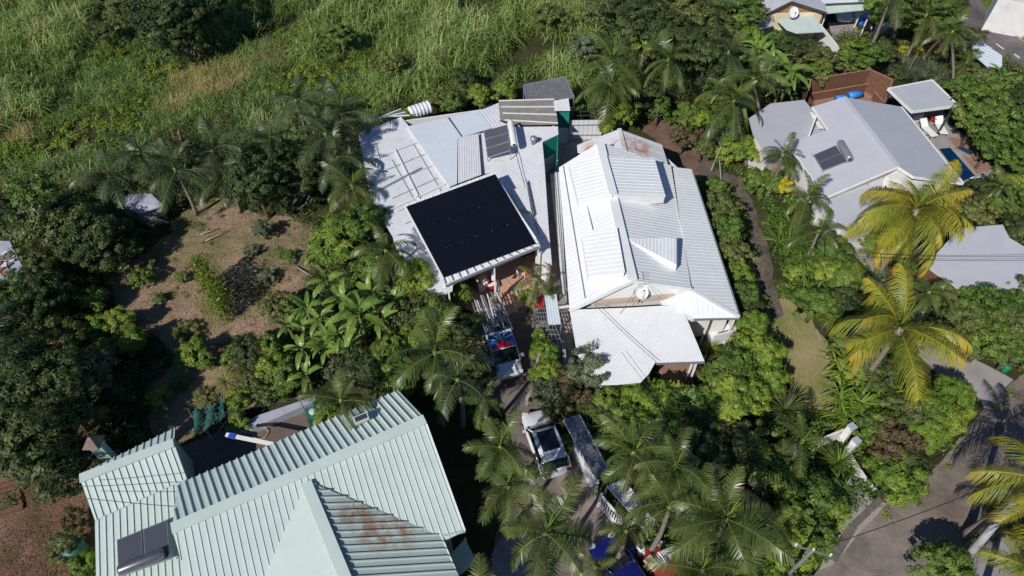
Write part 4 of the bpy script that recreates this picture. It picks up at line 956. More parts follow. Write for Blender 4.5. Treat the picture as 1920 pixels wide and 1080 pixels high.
# white cloths drying on the grey roof
for k, (x, y, lb) in enumerate(((1531,219,'white spotted cloth on the roof step, the upper one'), (1541,236,'white spotted cloth on the roof step, the lower one'))):
    c_ = P(x, y, 3.05); g_ = random.Random(k); mb = MB(); n = 6; vs_ = [c_+Vector(((i/n-.5)*.85, (j/n-.5)*1.0, .04+g_.uniform(0, .09))) for j in range(n+1) for i in range(n+1)]
    mb.add(vs_, [(j*(n+1)+i, j*(n+1)+i+1, (j+1)*(n+1)+i+1, (j+1)*(n+1)+i) for j in range(n) for i in range(n)]); tag(mb.build('white_cloth', M['fabric_white'], None, True), lb, 'cloth', 'white cloths on the roof step')
# pavilion
c0 = P(1730,190,0); pv = empty('garden_pavilion', (c0.x, c0.y, 0), 'open pavilion with a flat lilac grey roof beside the pool terrace', 'pavilion')
q = RP([(1665,166,3.1),(1748,150,3.1),(1797,198,3.0),(1710,209)]); roofsheet('pavilion_roof', q, (q[0], q[3]), M['gray_roof'], pv, 99, .006, .02, .1)
for i in range(4):
    mb = MB(); mb.bar(q[i]-pv.location-Vector((0,0,.06)), q[(i+1) % 4]-pv.location-Vector((0,0,.06)), .1, .2); mb.build('fascia', M['white'], pv)
    c = sum(q, Vector())/4; p = q[i].lerp(c, .1); mb = MB(); mb.bar(p-pv.location-Vector((0,0,.1)), Vector((p.x, p.y, 0))-pv.location, .14, .14, Vector((0,1,0))); mb.build('post', M['darkgrey'], pv)
# terrace and pool
DECK = [(1690,205),(1765,205),(1780,235),(1812,262),(1860,322),(1838,345),(1800,350),(1740,270)]
sheet('pool_terrace', DECK, .16, M['concrete2'], rag=0, under=.2)
HARD_DECK = DECK
q = GP([(1777,262),(1812,262),(1858,318),(1830,330)], .0); c0 = q[0]
dkk = empty('timber_pool_deck', (c0.x, c0.y, 0), 'weathered reddish timber deck along the pool', 'deck')
for k in range(16):
    u0, u1 = k/16+.004, (k+1)/16-.004; qq = [q[0].lerp(q[1], u0), q[0].lerp(q[1], u1), q[3].lerp(q[2], u1), q[3].lerp(q[2], u0)]
    qq = [q[0].lerp(q[3], u0), q[1].lerp(q[2], u0), q[1].lerp(q[2], u1), q[0].lerp(q[3], u1)]
    mb = MB(); mb.slab([Vector((p.x, p.y, .2))-dkk.location for p in qq], .03); mb.build('plank', M['deckwood'], dkk)
q = GP([(1752,277),(1777,275),(1834,339),(1806,349)], 0); c0 = sum(q, Vector())/4; po = empty('swimming_pool', (c0.x, c0.y, 0), 'narrow dark blue swimming pool beside the grey house', 'pool')
mb = MB(); cc = sum(q, Vector())/4; mb.slab([Vector((p.x, p.y, .185))-po.location for p in q], .02); mb.build('pool_coping', M['stone'], po)
q2 = [cc.lerp(p, .93) for p in q]; q2 = [q[i].lerp(cc, 0)+(cc-q[i]).normalized()*.38 for i in range(4)]
mb = MB(); mb.slab([Vector((p.x, p.y, .192))-po.location for p in q2], .01); mb.build('water', M['pool'], po)
mb = MB(); 
for dx in (0,.4): mb.tube([P(1828,338,.2)-po.location+Vector((dx,0,0)), P(1826,332,1.0)-po.location+Vector((dx,0,0)), P(1820,334,.9)-po.location+Vector((dx,0,0)), P(1818,336,.1)-po.location+Vector((dx,0,0))], .03, 6)
mb.build('ladder_rail', M['white'], po)
# glass topped box and step on the deck
c_ = P(1808,285,.2); mb = MB(); mb.box((c_.x, c_.y, .28), (1.3,.7,.16), -.9); o = mb.build('deck_skylight', M['steel']); tag(o, 'grey framed glass hatch lying on the deck by the pool', 'hatch')
mb = MB(); mb.box((0,0,.1), (1.1,.45,.04), 0); mb.build('glass_pane', M['window'], o, M=Matrix.Translation((c_.x, c_.y, .28)) @ Matrix.Rotation(-.9, 4, 'Z'))
# loungers
def lounger(px, py, rz, label):
    c = P(px, py, .2); e = empty('sun_lounger', c, label, 'sun lounger', 'white sun loungers on the pool terrace', rz)
    mb = MB(); mb.box((0,-.3,.3), (.62,1.3,.06)); mb.build('seat', M['fabric_white'], e)
    mb = MB(); mb.bar((0,.35,.32), (0,.9,.75), .62, .06); mb.build('backrest', M['fabric_white'], e)
    for x in (-.27,.27):
        for y in (-.85,.5): mb = MB(); mb.box((x,y,.14), (.05,.05,.28)); mb.build('leg', M['darkgrey'], e)
lounger(1736,248,.25,'white sun lounger nearest the pool, with a grey towel'); lounger(1760,243,-.05,'white sun lounger standing near the hedge')
mb = MB(); c_ = P(1734,249,.6); mb.box((c_.x, c_.y, .58), (.5,.4,.05), .3); tag(mb.build('towel', M['ledge'], None), 'folded grey blue towel on the sun lounger nearest the pool', 'towel')
e = empty('round_table', P(1738,224,.2), 'round orange brown table on the pool terrace under the pavilion edge', 'table')
mb = MB(); mb.lathe([(.02,.72),(.62,.72),(.64,.75),(.6,.78),(.02,.79)], (0,0,0), 20); mb.build('tabletop', plain('orange_brown_wood', (.36,.15,.07), .6), e, True)
mb = MB(); mb.lathe([(.3,0),(.28,.04),(.05,.08),(.05,.72)], (0,0,0), 12); mb.build('leg', M['darkgrey'], e, True)
def chair(px, py, rz, mat, label, z=.0, group=None, s=1.0):
    e = empty('garden_chair', P(px, py, z), label, 'chair', group, rz)
    mb = MB(); mb.box((0,0,.43*s), (.46,.44,.05)); mb.build('seat', M[mat], e)
    mb = MB(); mb.bar((0,.22,.45), (0,.30,.9), .46, .04); mb.build('backrest', M[mat], e)
    for x in (-.2,.2):
        for y in (-.19,.19): mb = MB(); mb.bar((x,y,.42), (x*1.15,y*1.15,0), .045, .045, Vector((0,1,0))); mb.build('leg', M[mat], e)
    for x in (-.24,.24): mb = MB(); mb.bar((x,-.2,.64), (x,.25,.66), .05, .04); mb.build('armrest', M[mat], e)
    return e
chair(1749,232,.6,'red','red chair between the two white sun loungers', .16)
chair(1722,222,1.2,'white','white chair left of the round brown table', .16)
# white seat wall
c_ = P(1715,222,0); mb = MB(); mb.bar(P(1708,222,.5), P(1727,219,.5), .4, .6); tag(mb.build('seat_wall', M['white']), 'low white seat wall at the corner of the pavilion', 'wall')
# brown board enclosure
c0 = P(1590,170,0); be = empty('board_enclosure', (c0.x, c0.y, 0), 'tall brown vertical board fence enclosing a small timber terrace', 'fence')
tp = [P(1517,168,2.3), P(1520,149,2.3), P(1632,131,2.3), P(1674,150,2.3), P(1658,192,2.3)]
for a, b in zip(tp[:-1], tp[1:]):
    n = max(3, int((b-a).length/.24)); 
    for k in range(n):
        p, q_ = a.lerp(b, k/n+.003), a.lerp(b, (k+1)/n-.003); dz = random.uniform(-.02,.02); mb = MB(); mb.wallq(p-be.location+Vector((0,0,dz)), q_-be.location+Vector((0,0,dz)), 0, .03); mb.build('board', M['brownwood'], be)
    mb = MB(); mb.bar(a-be.location+Vector((0,0,.03)), b-be.location+Vector((0,0,.03)), .12, .05); mb.build('top_rail', M['deckwood'], be)
for a, b, h_ in (((1519,176),(1628,157),1.1), ((1640,172),(1658,192),1.1)):
    A_ = P(*a, h_); B_ = P(*b, h_); mb = MB(); mb.wallq(A_-be.location, B_-be.location, 0, .05); mb.build('inner_screen', M['brownwood'], be)
    mb = MB(); mb.bar(A_-be.location, B_-be.location, .12, .07); mb.build('handrail', M['deckwood'], be)
q = [P(1522,180,.3), P(1630,160,.3), P(1670,180,.3), P(1650,205,.3), P(1530,205,.3)]; mb = MB(); mb.slab([p-be.location for p in q], .3); mb.build('floor', M['deckwood'], be)
for k, (a, b, w, lb) in enumerate((((1568,186),(1590,182),.55,'bright blue rolled cover in the brown enclosure, the shorter roll'), ((1590,180),(1616,175),.6,'bright blue rolled cover in the brown enclosure, the longer roll'))):
    mb = MB(); mb.tube([P(*a,.75), P(*b,.75)], w*.5, 12); tag(mb.build('rolled_cover', M['bluep'], None, True), lb, 'pool cover', 'blue rolled covers')

# ------------------------------------------------------------------ other buildings
def simplehouse(name, label, cat, polys, wallpix, wz, wallmat, inset=.3):
    c0 = P(*polys[0][0][0][:2], 0); e = empty(name, (c0.x, c0.y, 0), label, cat)
    for (pix, mat, sp, rd, rh) in polys:
        q = RP(pix); roofsheet('roof_slope', q, (q[rd[0]], q[rd[1]]), M[mat], e, sp, rh, .05, .08)
    if wallpix: walls(e, [P(a, b, wz) for a, b in wallpix], inset, M[wallmat])
    return e
eh = simplehouse('flat_roofed_house', 'flat pale lilac grey roof behind the golden palms at the edge of the hedge', 'house', [([(1735,498,2.9),(1799,428,2.9),(1797,541,2.9),(1980,541),(1985,500),(1893,446),(1880,421)], 'gray_roof2', 1.4, (0, 1), .006)] , None, 0, 'wall')
for o in list(eh.children): bpy.data.objects.remove(o)
q = RP([(1735,498,2.9),(1799,428,2.9),(1797,541,2.9),(1980,541),(1985,500),(1893,446),(1880,421)]); q = [q[0], q[1], q[6], q[5], q[4], q[3], q[2]]
roofsheet('roof_slope', q, (q[0], q[1]), M['gray_roof2'], eh, 99, .006, .02); walls(eh, q, .3, M['wall'])
A_ = P(1728,497,2.6); B_ = P(1797,546,2.6)
for k in range(24):
    a, b = A_.lerp(B_, k/24+.004), A_.lerp(B_, (k+1)/24-.004); mb = MB(); mb.wallq(a-eh.location, b-eh.location, 0, .05); mb.build('board', M['brownwood'], eh)
th = empty('brown_gabled_house', P(1480,20,0), 'house with grey roof slopes, a brown gable and a round white dish', 'house')
def addroof(e, pix, mat, sp, rd, rh, nm='roof_slope'):
    q = RP(pix); roofsheet(nm, q, (q[rd[0]], q[rd[1]]), M[mat], e, sp, rh, .05, .08); return q
a1 = addroof(th, [(1484,3,4.2),(1436,27,3.3),(1398,-40,3.3),(1450,-70)], 'gray_roof', .5, (0, 1), .02)
a2 = addroof(th, [(1484,3,4.2),(1550,24,3.2),(1450,-70,4.2),(1530,-70)], 'gray_roof', .5, (0, 1), .02)
for o in th.children[-1:]: pass
q = [P(1484,3,4.2), P(1550,24,3.2), P(1536,-60,3.2), P(1450,-70,4.2)]; 
lastroof = th.children[-1]; bpy.data.objects.remove(lastroof); roofsheet('roof_slope', q, (q[0], q[1]), M['gray_roof'], th, .5, .02, .05)
mb = MB(); ga, gb, gc = P(1438,28,3.2), P(1485,7,4.05), P(1548,25,3.1); gw = [ga, gb, gc, Vector((gc.x, gc.y, 0)), Vector((ga.x, ga.y, 0))]; off = Vector((0,.3,0)); gw = [p+off-th.location for p in gw]
mb.add(gw+[p+Vector((0,.12,0)) for p in gw], [(0,1,2,3,4),(9,8,7,6,5)]+[(i, 5+i, 5+(i+1) % 5, (i+1) % 5) for i in range(5)]); mb.build('gable_wall', plain('brown_gable_render', (.36,.17,.08), .8), th)
for a, b in ((a1[0], a1[1]), (a2[0], a2[1])):
    mb = MB(); mb.bar(a-th.location-Vector((0,.03,.05)), b-th.location-Vector((0,.03,.05)), .08, .2); mb.build('barge_board', M['darkgrey'], th)
walls(th, [a1[1], a1[2], q[2], q[1]], .3, M['cream'])
q = RP([(1456,37,2.9),(1523,25,2.9),(1547,59,2.6),(1494,62),(1475,55)]); roofsheet('porch_roof', [q[0], q[1], q[2], q[3], q[4]], (q[1], q[2]), M['green_roof'], th, .9, .01, .03)
q = RP([(1414,46,2.6),(1439,28,2.6),(1450,48,2.5),(1425,54)]); roofsheet('side_roof', [q[0], q[1], q[2], q[3]], (q[1], q[2]), M['gray_roof'], th, .4, .02, .05)
e = empty('mint_carport', P(1590,15,0), 'mint green carport roof beside the brown gabled house', 'carport')
q = RP([(1537,6,2.8),(1622,2,2.8),(1634,17,2.7),(1549,25)]); roofsheet('carport_roof', q, (q[0], q[3]), M['green_roof'], e, 1.0, .02, .04)
for i in (1, 2, 3): mb = MB(); mb.bar(q[i]-e.location, Vector((q[i].x, q[i].y, 0))-e.location, .1, .1, Vector((0,1,0))); mb.build('post', M['white'], e)
q = RP([(1530,-8,3.4),(1620,-14,3.4),(1622,2,3.3),(1537,6)]); roofsheet('back_roof', q, (q[0], q[3]), M['shed_white'], e, .2, .02, .05)
e = empty('white_boundary_wall', P(1545,60,0), 'thin white wall running from the mint roof down to the bushes', 'wall'); mb = MB(); mb.wallq(P(1519,24,1.9)-e.location, P(1576,94,1.9)-e.location, 0, .15); mb.build('wall', M['white'], e)
def dish(px, py, z, r, az, label, mast=1.0, tilt=.9):
    e = empty('satellite_dish', P(px, py, z), label, 'satellite dish', 'satellite dishes')
    mb = MB(); mb.tube([(0,0,-mast), (0,0,0)], .035, 8); mb.build('mast', M['steel'], e)
    Mx = Matrix.Rotation(az, 4, 'Z') @ Matrix.Rotation(tilt, 4, 'X')
    mb = MB(); n = 22; rings = [(0,0),(.35,.02),(.7,.07),(1,.15)]; vs_ = [Mx @ Vector((0,0,0))]
    for rr, zz in rings[1:]: vs_ += [Mx @ Vector((rr*r*math.cos(2*math.pi*k/n), rr*r*math.sin(2*math.pi*k/n), zz*r)) for k in range(n)]
    fs = [(0, 1+k, 1+(k+1) % n) for k in range(n)]
    for j in range(2): fs += [(1+j*n+k, 1+(j+1)*n+k, 1+(j+1)*n+(k+1) % n, 1+j*n+(k+1) % n) for k in range(n)]
    o0 = len(vs_); vs_ += [v - Mx.to_3x3() @ Vector((0,0,.03)) for v in vs_]; fs += [tuple(reversed([i+o0 for i in f])) for f in fs]; k0 = 1+2*n; fs += [(k0+k, k0+(k+1) % n, o0+k0+(k+1) % n, o0+k0+k) for k in range(n)]
    mb.add(vs_, fs); mb.build('reflector', M['white'], e, True)
    mb = MB(); f = Mx @ Vector((0,0,r*.9)); mb.tube([Mx @ Vector((0,-r*.95,.12*r)), Mx @ Vector((0,-r*.4,r*.75)), f], .018, 5); fa = mb.build('feed_arm', M['steel'], e); mb = MB(); mb.cyl(f, f-(f.normalized()*.15), .05); mb.build('receiver', M['white'], fa)
    return e
dish(1487, 23, 3.6, .5, .2, 'round white satellite dish in front of the brown gable', 1.2, .95)
dish(1201, 548, 4.0, .46, .25, 'white satellite dish standing above the corrugated veranda roof', 1.1, .5)
# antenna mast on the front gable
e = empty('roof_antenna', P(1197,562,3.05), 'lattice antenna mast with stays at the front gable of the white house', 'antenna')
mb = MB()
for a, b in (((-.12,0,0),(0,0,2.0)), ((.12,0,0),(0,0,2.0)), ((0,.2,0),(0,0,2.0))): mb.tube([a, b], .022, 5)
for k in range(6): z = .25*k+.1; w = .12*(1-z/2); mb.bar((-w,0,z), (w,0,z), .02, .02)
mb.build('mast', M['steel'], e)
mb = MB(); mb.bar((0,-.5,2.0), (0,.5,2.0), .03, .03)
for k in range(6): mb.bar((-.3,-.45+k*.18,2.0), (.3,-.45+k*.18,2.0), .015, .015)
mb.build('aerial', M['steel'], e)
mb = MB(); mb.tube([(0,0,1.9), (1.6,-.7,.3)], .012, 4); mb.tube([(0,0,1.9), (-1.2,-1.0,-.1)], .012, 4); mb.build('stay_wire', M['darkgrey'], e)
e = simplehouse('white_building', 'white walled building beyond the street', 'building', [([(1880,-40,3.2),(1990,-20,3.2),(1872,2,3.2),(1985,25)], 'white_roof', .5, (0, 2), .02)], None, 0, 'wall')
for o in list(e.children): bpy.data.objects.remove(o)
q = [P(1885,-45,3.4), P(2000,-20,3.4), P(1990,14,3.4), P(1874,-6,3.4)]; roofsheet('roof_slope', q, (q[0], q[3]), M['old_white'], e, .5, .02, .05); walls(e, q, .05, M['wall'])
e = empty('pale_sheet_shelter', P(1850,105,0), 'shelter with a pale blue white sheet roof beside the street', 'shelter')
q = RP([(1822,77,2.7),(1835,74,2.7),(1879,104,2.7),(1879,124),(1864,136),(1826,102)]); roofsheet('shelter_roof', q, (q[0], q[2]), M['blue_white'], e, .45, .02, .05)
for i in (0, 2, 4, 5): mb = MB(); c = sum(q, Vector())/6; p = q[i].lerp(c, .06); mb.bar(p-e.location, Vector((p.x, p.y, 0))-e.location, .1, .1, Vector((0,1,0))); mb.build('post', M['steel'], e)
e = empty('old_shed', P(10,490,0), 'low grey shed roof littered with broken rusty tiles at the edge of the thicket', 'shed')
q = [P(-40,450,2.6), P(18,452,2.6), P(42,500,2.6), P(45,528,2.6), P(-40,540,2.6)]; mb = MB(); mb.slab([p-e.location for p in q], .15); rf = mb.build('roof', M['ledge'], e)
for k in range(34):
    p = P(random.uniform(-5,24), random.uniform(474,514), 2.66); mb = MB(); mb.box((0,0,0), (.32,.2,.04)); mb.build('tile', M[random.choice(['shed_white','orange','brick','steel'])] if random.random() > .3 else M['brick'], rf, M=Matrix.Translation(p-e.location+Vector((0,0,random.uniform(0,.12)))) @ Matrix.Rotation(random.uniform(0,3), 4, 'Z') @ Matrix.Rotation(random.uniform(-.3,.3), 4, 'X'))
walls(e, q, .15, M['concrete'])
e = empty('small_outbuilding', P(262,385,0), 'small pale roof half hidden below the dark palms', 'shed')
q = [P(216,380,1.7), P(242,364,1.7), P(283,363,1.7), P(306,385,1.7), P(262,400,1.5)]; mb = MB(); mb.slab([p-e.location for p in q], .08); mb.build('roof', M['ledge'], e); walls(e, q, .2, M['concrete'])
# ledge wall and steps behind the green house
e = empty('terrace_retaining_wall', P(500,780,0), 'low wall with a pale blue grey top along the brown terrace', 'wall')
q = [P(437,806,.6), P(480,780,.6), P(592,742,.6), P(590,752,.6), P(520,783,.6), P(470,803,.6)]; mb = MB(); mb.slab([p-e.location for p in q], .6); mb.build('wall', M['ledge'], e)
e = empty('clothesline_beam', P(470,825,0), 'white clothesline beam with a blue wrap above the brown terrace', 'beam')
mb = MB(); mb.bar(P(424,815,1.9)-e.location, P(512,833,1.9)-e.location, .2, .12); mb.build('beam', M['white'], e); mb = MB(); mb.bar(P(430,816,1.92)-e.location, P(442,819,1.92)-e.location, .26, .18); mb.build('blue_wrap', M['bluefab'], e)
for u in ((388,810),(512,834)): p = P(*u, 1.9); mb = MB(); mb.bar(p-e.location, Vector((p.x, p.y, 0))-e.location, .07, .07, Vector((0,1,0))); mb.build('post', M['steel'], e)
mb = MB(); c_ = P(488,812,.1); mb.tube([c_+Vector((math.cos(a*.3)*.42, math.sin(a*.3)*.36, .03*math.sin(a))) for a in range(0, 22)], .025, 6); tag(mb.build('garden_hose', M['yellow'], None, True), 'yellow garden hose coiled in a ring on the brown terrace', 'hose')
# green netting
e = empty('shade_net', P(395,780,0), 'dark green shade net stretched on sticks beside the clearing', 'net')
A_ = P(356,772,1.5); B_ = P(418,752,1.5); n = 12; mb = MB(); vs_ = []
for i in range(n+1):
    for j in range(6):
        p = A_.lerp(B_, i/n); z = 1.5*(1-j/5); vs_.append(Vector((p.x, p.y+.22*math.sin(i*1.3+j)-.12*j, z))-e.location)
mb.add(vs_, [(i*6+j, i*6+j+1, (i+1)*6+j+1, (i+1)*6+j) for i in range(n) for j in range(5)]); mb.build('net', M['greennet'], e, True)
for p in (A_, B_, P(388,770,1.8)): mb = MB(); mb.tube([p-e.location+Vector((0,0,.3)), Vector((p.x-.1, p.y, 0))-e.location], .03, 6); mb.build('post', M['steel'], e)
e = empty('clothes_frame', P(440,850,0), 'thin metal clothesline poles with slack lines over the terrace', 'clothesline'); 
for a in ((371,850),(440,768),(560,745),(402,775)):
    p = P(*a, 2.0); mb = MB(); mb.tube([p-e.location, Vector((p.x, p.y, 0))-e.location], .03, 6); mb.build('pole', M['steel'], e)
for a, b in (((371,850),(440,768)),((440,768),(560,745)),((402,775),(440,768)),((371,850),(402,775))):
    mb = MB(); A_ = P(*a, 2.0)-e.location; B_ = P(*b, 2.0)-e.location; mb.tube([A_, A_.lerp(B_, .5)-Vector((0,0,.15)), B_], .012, 4); mb.build('line', M['darkgrey'], e)
c_ = P(150,1040,0); mb = MB(); mb.lathe([(.55,0),(.58,.5),(.56,.95),(.3,1.1),(.05,1.12)], (c_.x, c_.y, 0), 20); tag(mb.build('water_butt', M['greenplastic'], None, True), 'round dark green water butt beside the small wing of the green house', 'water butt')
e = empty('green_lid_drum', P(595,788,0), 'green box with a round pale lid at the end of the terrace', 'box'); mb = MB(); mb.box((0,0,.5), (.9,.8,1.0), .4); mb.build('box', M['greenplastic'], e); mb = MB(); mb.lathe([(.25,1.0),(.25,1.06),(.02,1.07)], (0,0,0), 14); mb.build('lid', M['mintwall'], e, True)
# corrugated water barrel behind the sheds
e = empty('ribbed_water_tank', P(785,205,0), 'white ribbed tank lying behind the pale sheet roofs', 'tank'); a = P(767,213,1.9)-e.location; b = P(806,200,1.9)-e.location; pts = []; rs_ = []
for k in range(25): pts.append(a.lerp(b, k/24)); rs_.append(.5 if k % 4 < 2 else .55)
rs_[0] = .38; rs_[-1] = .38; mb = MB(); mb.tube(pts, rs_, 18); mb.build('tank_body', M['shed_white'], e)
mb = MB(); [mb.bar(a.lerp(b, u)-Vector((0,0,.4)), Vector((a.lerp(b, u).x, a.lerp(b, u).y, 0)), .5, .15, Vector((0,1,0))) for u in (.2,.8)]; mb.build('stand', M['steel'], e)
for k in range(5):
    a = P(682+k*7,232-k*3,2.8); b = P(752+k*4,204+k*3,2.75); mb = MB(); mb.tube([a, b], .045, 6); tag(mb.build('loose_pipe', M['steel' if k % 2 else 'white']), ['grey pipe farthest out along the back roof edge','white pipe next to the outermost grey pipe','middle pipe of the bundle behind the shed roof','white pipe near the ribbed tank end','grey pipe lying closest to the shed roof'][k], 'pipe', 'pipes bundled behind the shed roof')
# ------------------------------------------------------------------ vehicles
def ring(x, hw, z0, z1, n=16, e=3.2):
    pts = []
    for k in range(n):
        t_ = 2*math.pi*(k+.5)/n; c, s = math.cos(t_), math.sin(t_)
        y = math.copysign(abs(c)**(2/e), c)*hw; z = (z0+z1)/2+math.copysign(abs(s)**(2/e), s)*(z1-z0)/2; pts.append(Vector((x, y, z)))
    return pts
def wheel(e, x, y, r=.33, w=.22):
    mb = MB(); sg = 1 if y > 0 else -1; mb.cyl((x, y-w/2, r), (x, y+w/2, r), r, n=20); t = mb.build('wheel', M['tyre'], e)
    mb = MB(); mb.cyl((x, y+sg*w*.5, r), (x, y+sg*(w*.5+.015), r), r*.62, n=14); mb.build('rim', M['steel'], t)
def quadpart(e, name, pts, mat, t=.02):
    mb = MB(); c = sum((Vector(p) for p in pts), Vector())/len(pts); n = (Vector(pts[1])-Vector(pts[0])).cross(Vector(pts[2])-Vector(pts[0])).normalized()
    if n.dot(c-Vector((0,0,.8))) < 0: n = -n
    a = [Vector(p)+n*.012 for p in pts]; b = [Vector(p)-n*t for p in pts]; k = len(pts)
    mb.add(a+b, [tuple(range(k)), tuple(reversed(range(k, 2*k)))]+[(i, k+i, k+(i+1) % k, (i+1) % k) for i in range(k)]); return mb.build(name, M[mat], e)
def car(name, px, py, rz, label, paintm, Lc=4.1, W=1.76, H=1.5, cab=(-1.75,-1.2,.35,1.15), sunroof=True, cat='car'):
    """+x is the front; cab = x of rear glass foot, roof rear, roof front, windscreen foot"""
    e = empty(name, P(px, py, 0), label, cat, None, rz); h = Lc/2; bz = .92 if H < 1.6 else 1.02
    secs = [(-h, W*.36, .45, bz-.16), (-h+.06, W*.43, .3, bz-.08), (-h+.3, W*.485, .22, bz), (-h*.5, W*.5, .2, bz+.02), (0, W*.5, .2, bz), (cab[3], W*.495, .2, bz-.01), (h*.72, W*.485, .2, bz-.1), (h-.22, W*.45, .22, bz-.2), (h-.06, W*.39, .28, bz-.3), (h, W*.32, .38, bz-.4)]
    mb = MB(); mb.loft([ring(*s_) for s_ in secs]); b = mb.build('body', M[paintm], e, True)
    wb, wt = W*.455, W*.375; zb, zt = bz-.05, H-.05
    mb = MB(); sx_ = [(cab[0], bz+.02, .40), (cab[0]+.18, bz+(H-bz)*.62, .46), (cab[1], H-.06, .455), ((cab[1]+cab[2])/2, H-.01, .46), (cab[2], H-.05, .455), (cab[2]+(cab[3]-cab[2])*.5, bz+(H-bz)*.55, .46), (cab[3], bz+.02, .42)]
    mb.loft([ring(x_, W*w_, .6, z_, 20, 2.7) for x_, z_, w_ in sx_]); mb.build('window_band', M['glass'], e, True)
    B = {(i, s): Vector((cab[0] if i == 0 else cab[3], s*wb, zb)) for i in (0, 1) for s in (-1, 1)}; T = {(i, s): Vector((cab[1] if i == 0 else cab[2], s*wt, zt)) for i in (0, 1) for s in (-1, 1)}
    for s in (-1, 1):
        for (x0_, x1_) in ((cab[3]-.02, cab[2]), (cab[0]+.05, cab[1])): mb = MB(); mb.tube([(x0_, s*W*.425, bz+.0), ((x0_+x1_)/2, s*W*.42, (bz+H)/2+.04), (x1_, s*W*.33, H-.05)], .045, 6); mb.build('pillar', M[paintm], e, True)
    sh = lambda q, k=.93: [sum(q, Vector())/len(q)*(1-k)+p*k for p in q]
    for s in (-1, 1):
        mb = MB(); mb.box((cab[3]-.25, s*(W*.5+.09), bz+.06), (.12,.2,.13)); mb.build('mirror', M[paintm], e)
        mb = MB(); mb.box((h-.16, s*W*.33, bz-.27), (.24,.34,.12), -s*.35); mb.build('headlight', M['lamp'], e)
        mb = MB(); mb.box((-h+.08, s*W*.37, bz-.12), (.12,.26,.2), s*.2); mb.build('tail_light', M['taillamp'], e)
        for x in (-h*.6, h*.62): wheel(e, x, s*(W*.5-.1))
    mb = MB(); mb.loft([ring(x_, W*w_, z_-.16, z_, 20, 3.0) for x_, z_, w_ in ((cab[1]-.22, H-.10, .34), (cab[1], H-.025, .385), ((cab[1]+cab[2])/2, H+.02, .40), (cab[2], H-.015, .385), (cab[2]+.16, H-.10, .34))]); mb.build('roof', M[paintm], e, True)
    if sunroof:
        mb = MB(); mb.box(((cab[1]+cab[2])/2+.1, 0, H+.018), ((cab[2]-cab[1])*.78, wt*1.45, .016)); mb.build('sunroof', M['glass'], e)
    mb = MB(); mb.box((h-.05, 0, bz-.42), (.08, W*.5, .12)); mb.build('grille', M['black'], e)
    return e
a = P(1000,772,0); b = P(1040,880,0); rz_s = math.atan2((a-b).y, (a-b).x)
car('parked_car', 1022, 838, rz_s, 'white hatchback with a black panoramic roof parked on the driveway among palms', 'carwhite', 4.1, 1.80, 1.5, (-1.80,-1.25,.30,1.0))
a = P(1110,1030,0); b = P(1190,1160,0); rzb = math.atan2((a-b).y, (a-b).x)
car('parked_car', 1168, 1090, rzb, 'deep blue car parked under the palms beside the red car', 'carblue', 4.3, 1.78, 1.45, (-1.8,-1.2,.2,1.1), False)
a = P(1200,1035,0); b = P(1270,1150,0); rzr = math.atan2((a-b).y, (a-b).x)
rc = car('parked_car', 1262, 1112, rzr, 'faded red car with boxes and papers piled on its bonnet', 'carred', 4.6, 1.6, 1.4, (-1.8,-1.2,-.1,.5), False)
def box_item(name, px, py, z, size, mat, label, cat='box', rz=0.3, group=None, lid=None):
    c = P(px, py, z); mb = MB(); mb.box((0,0,size[2]/2), size, 0)
    o = mb.build(name, M[mat], None); o.location = c; o.rotation_euler = (0,0,rz)
    bv = o.modifiers.new('edge', 'BEVEL'); bv.width = .02; bv.segments = 2
    tag(o, label, cat, group)
    if lid: mb = MB(); mb.box((0,0,size[2]+.01), (size[0]*.6, size[1]*.6, .02)); mb.build('lid_patch', M[lid], o)
    return o
box_item('square_box', 1201, 1028, .95, (.32,.36,.16), 'white', 'white square box with a dark centre on the front of the red car', rz=.6, lid='darkgrey')
box_item('cardboard_sheet', 1222, 1056, 1.0, (.5,.7,.05), 'beige', 'pale flat cardboard lying on the bonnet of the red car', 'cardboard', .7)
box_item('blue_box', 1240, 1049, 1.1, (.34,.42,.2), 'fabric_white', 'white and bright blue packet near the striped canopy piece', rz=.5, lid='bluep')
# pickup with ladder rack and the island flag painted on its roof
a = P(958,722,0); b = P(905,575,0); rzp = math.atan2((a-b).y, (a-b).x)
pu = empty('pickup_truck', P(935,655,0), 'white pickup with a painted flag on the cab roof and a bed heaped with pipes', 'pickup truck', None, rzp)
Lp, Wp = 5.0, 1.85; h = Lp/2; fx = h
mb = MB(); mb.loft([ring(*s_) for s_ in [(-.05, Wp*.47, .35, 1.05),(0, Wp*.5, .3, 1.1),(.9, Wp*.5, .3, 1.1),(1.5, Wp*.49, .3, 1.05),(2.1, Wp*.47, .3, .98),(2.38, Wp*.42, .35, .88),(2.5, Wp*.36, .42, .75)]]); mb.build('body', M['carwhite'], pu, True)
mb = MB(); mb.box((-1.27,0,.5), (2.5,Wp*.96,.14)); mb.build('bed_floor', M['darkgrey'], pu)
for s in (-1,1): mb = MB(); mb.box((-1.27,s*(Wp*.49),.8), (2.5,.05,.55)); mb.build('bed_side', M['carwhite'], pu)
mb = MB(); mb.box((-2.5,0,.8), (.05,Wp*.96,.5)); mb.build('tailgate', M['carwhite'], pu)
zb, zt = 1.02, 1.78; B = {(i, s): Vector((-.05 if i == 0 else 1.75, s*Wp*.47, zb)) for i in (0,1) for s in (-1,1)}; T = {(i, s): Vector((-.02 if i == 0 else 1.2, s*Wp*.42, zt)) for i in (0,1) for s in (-1,1)}
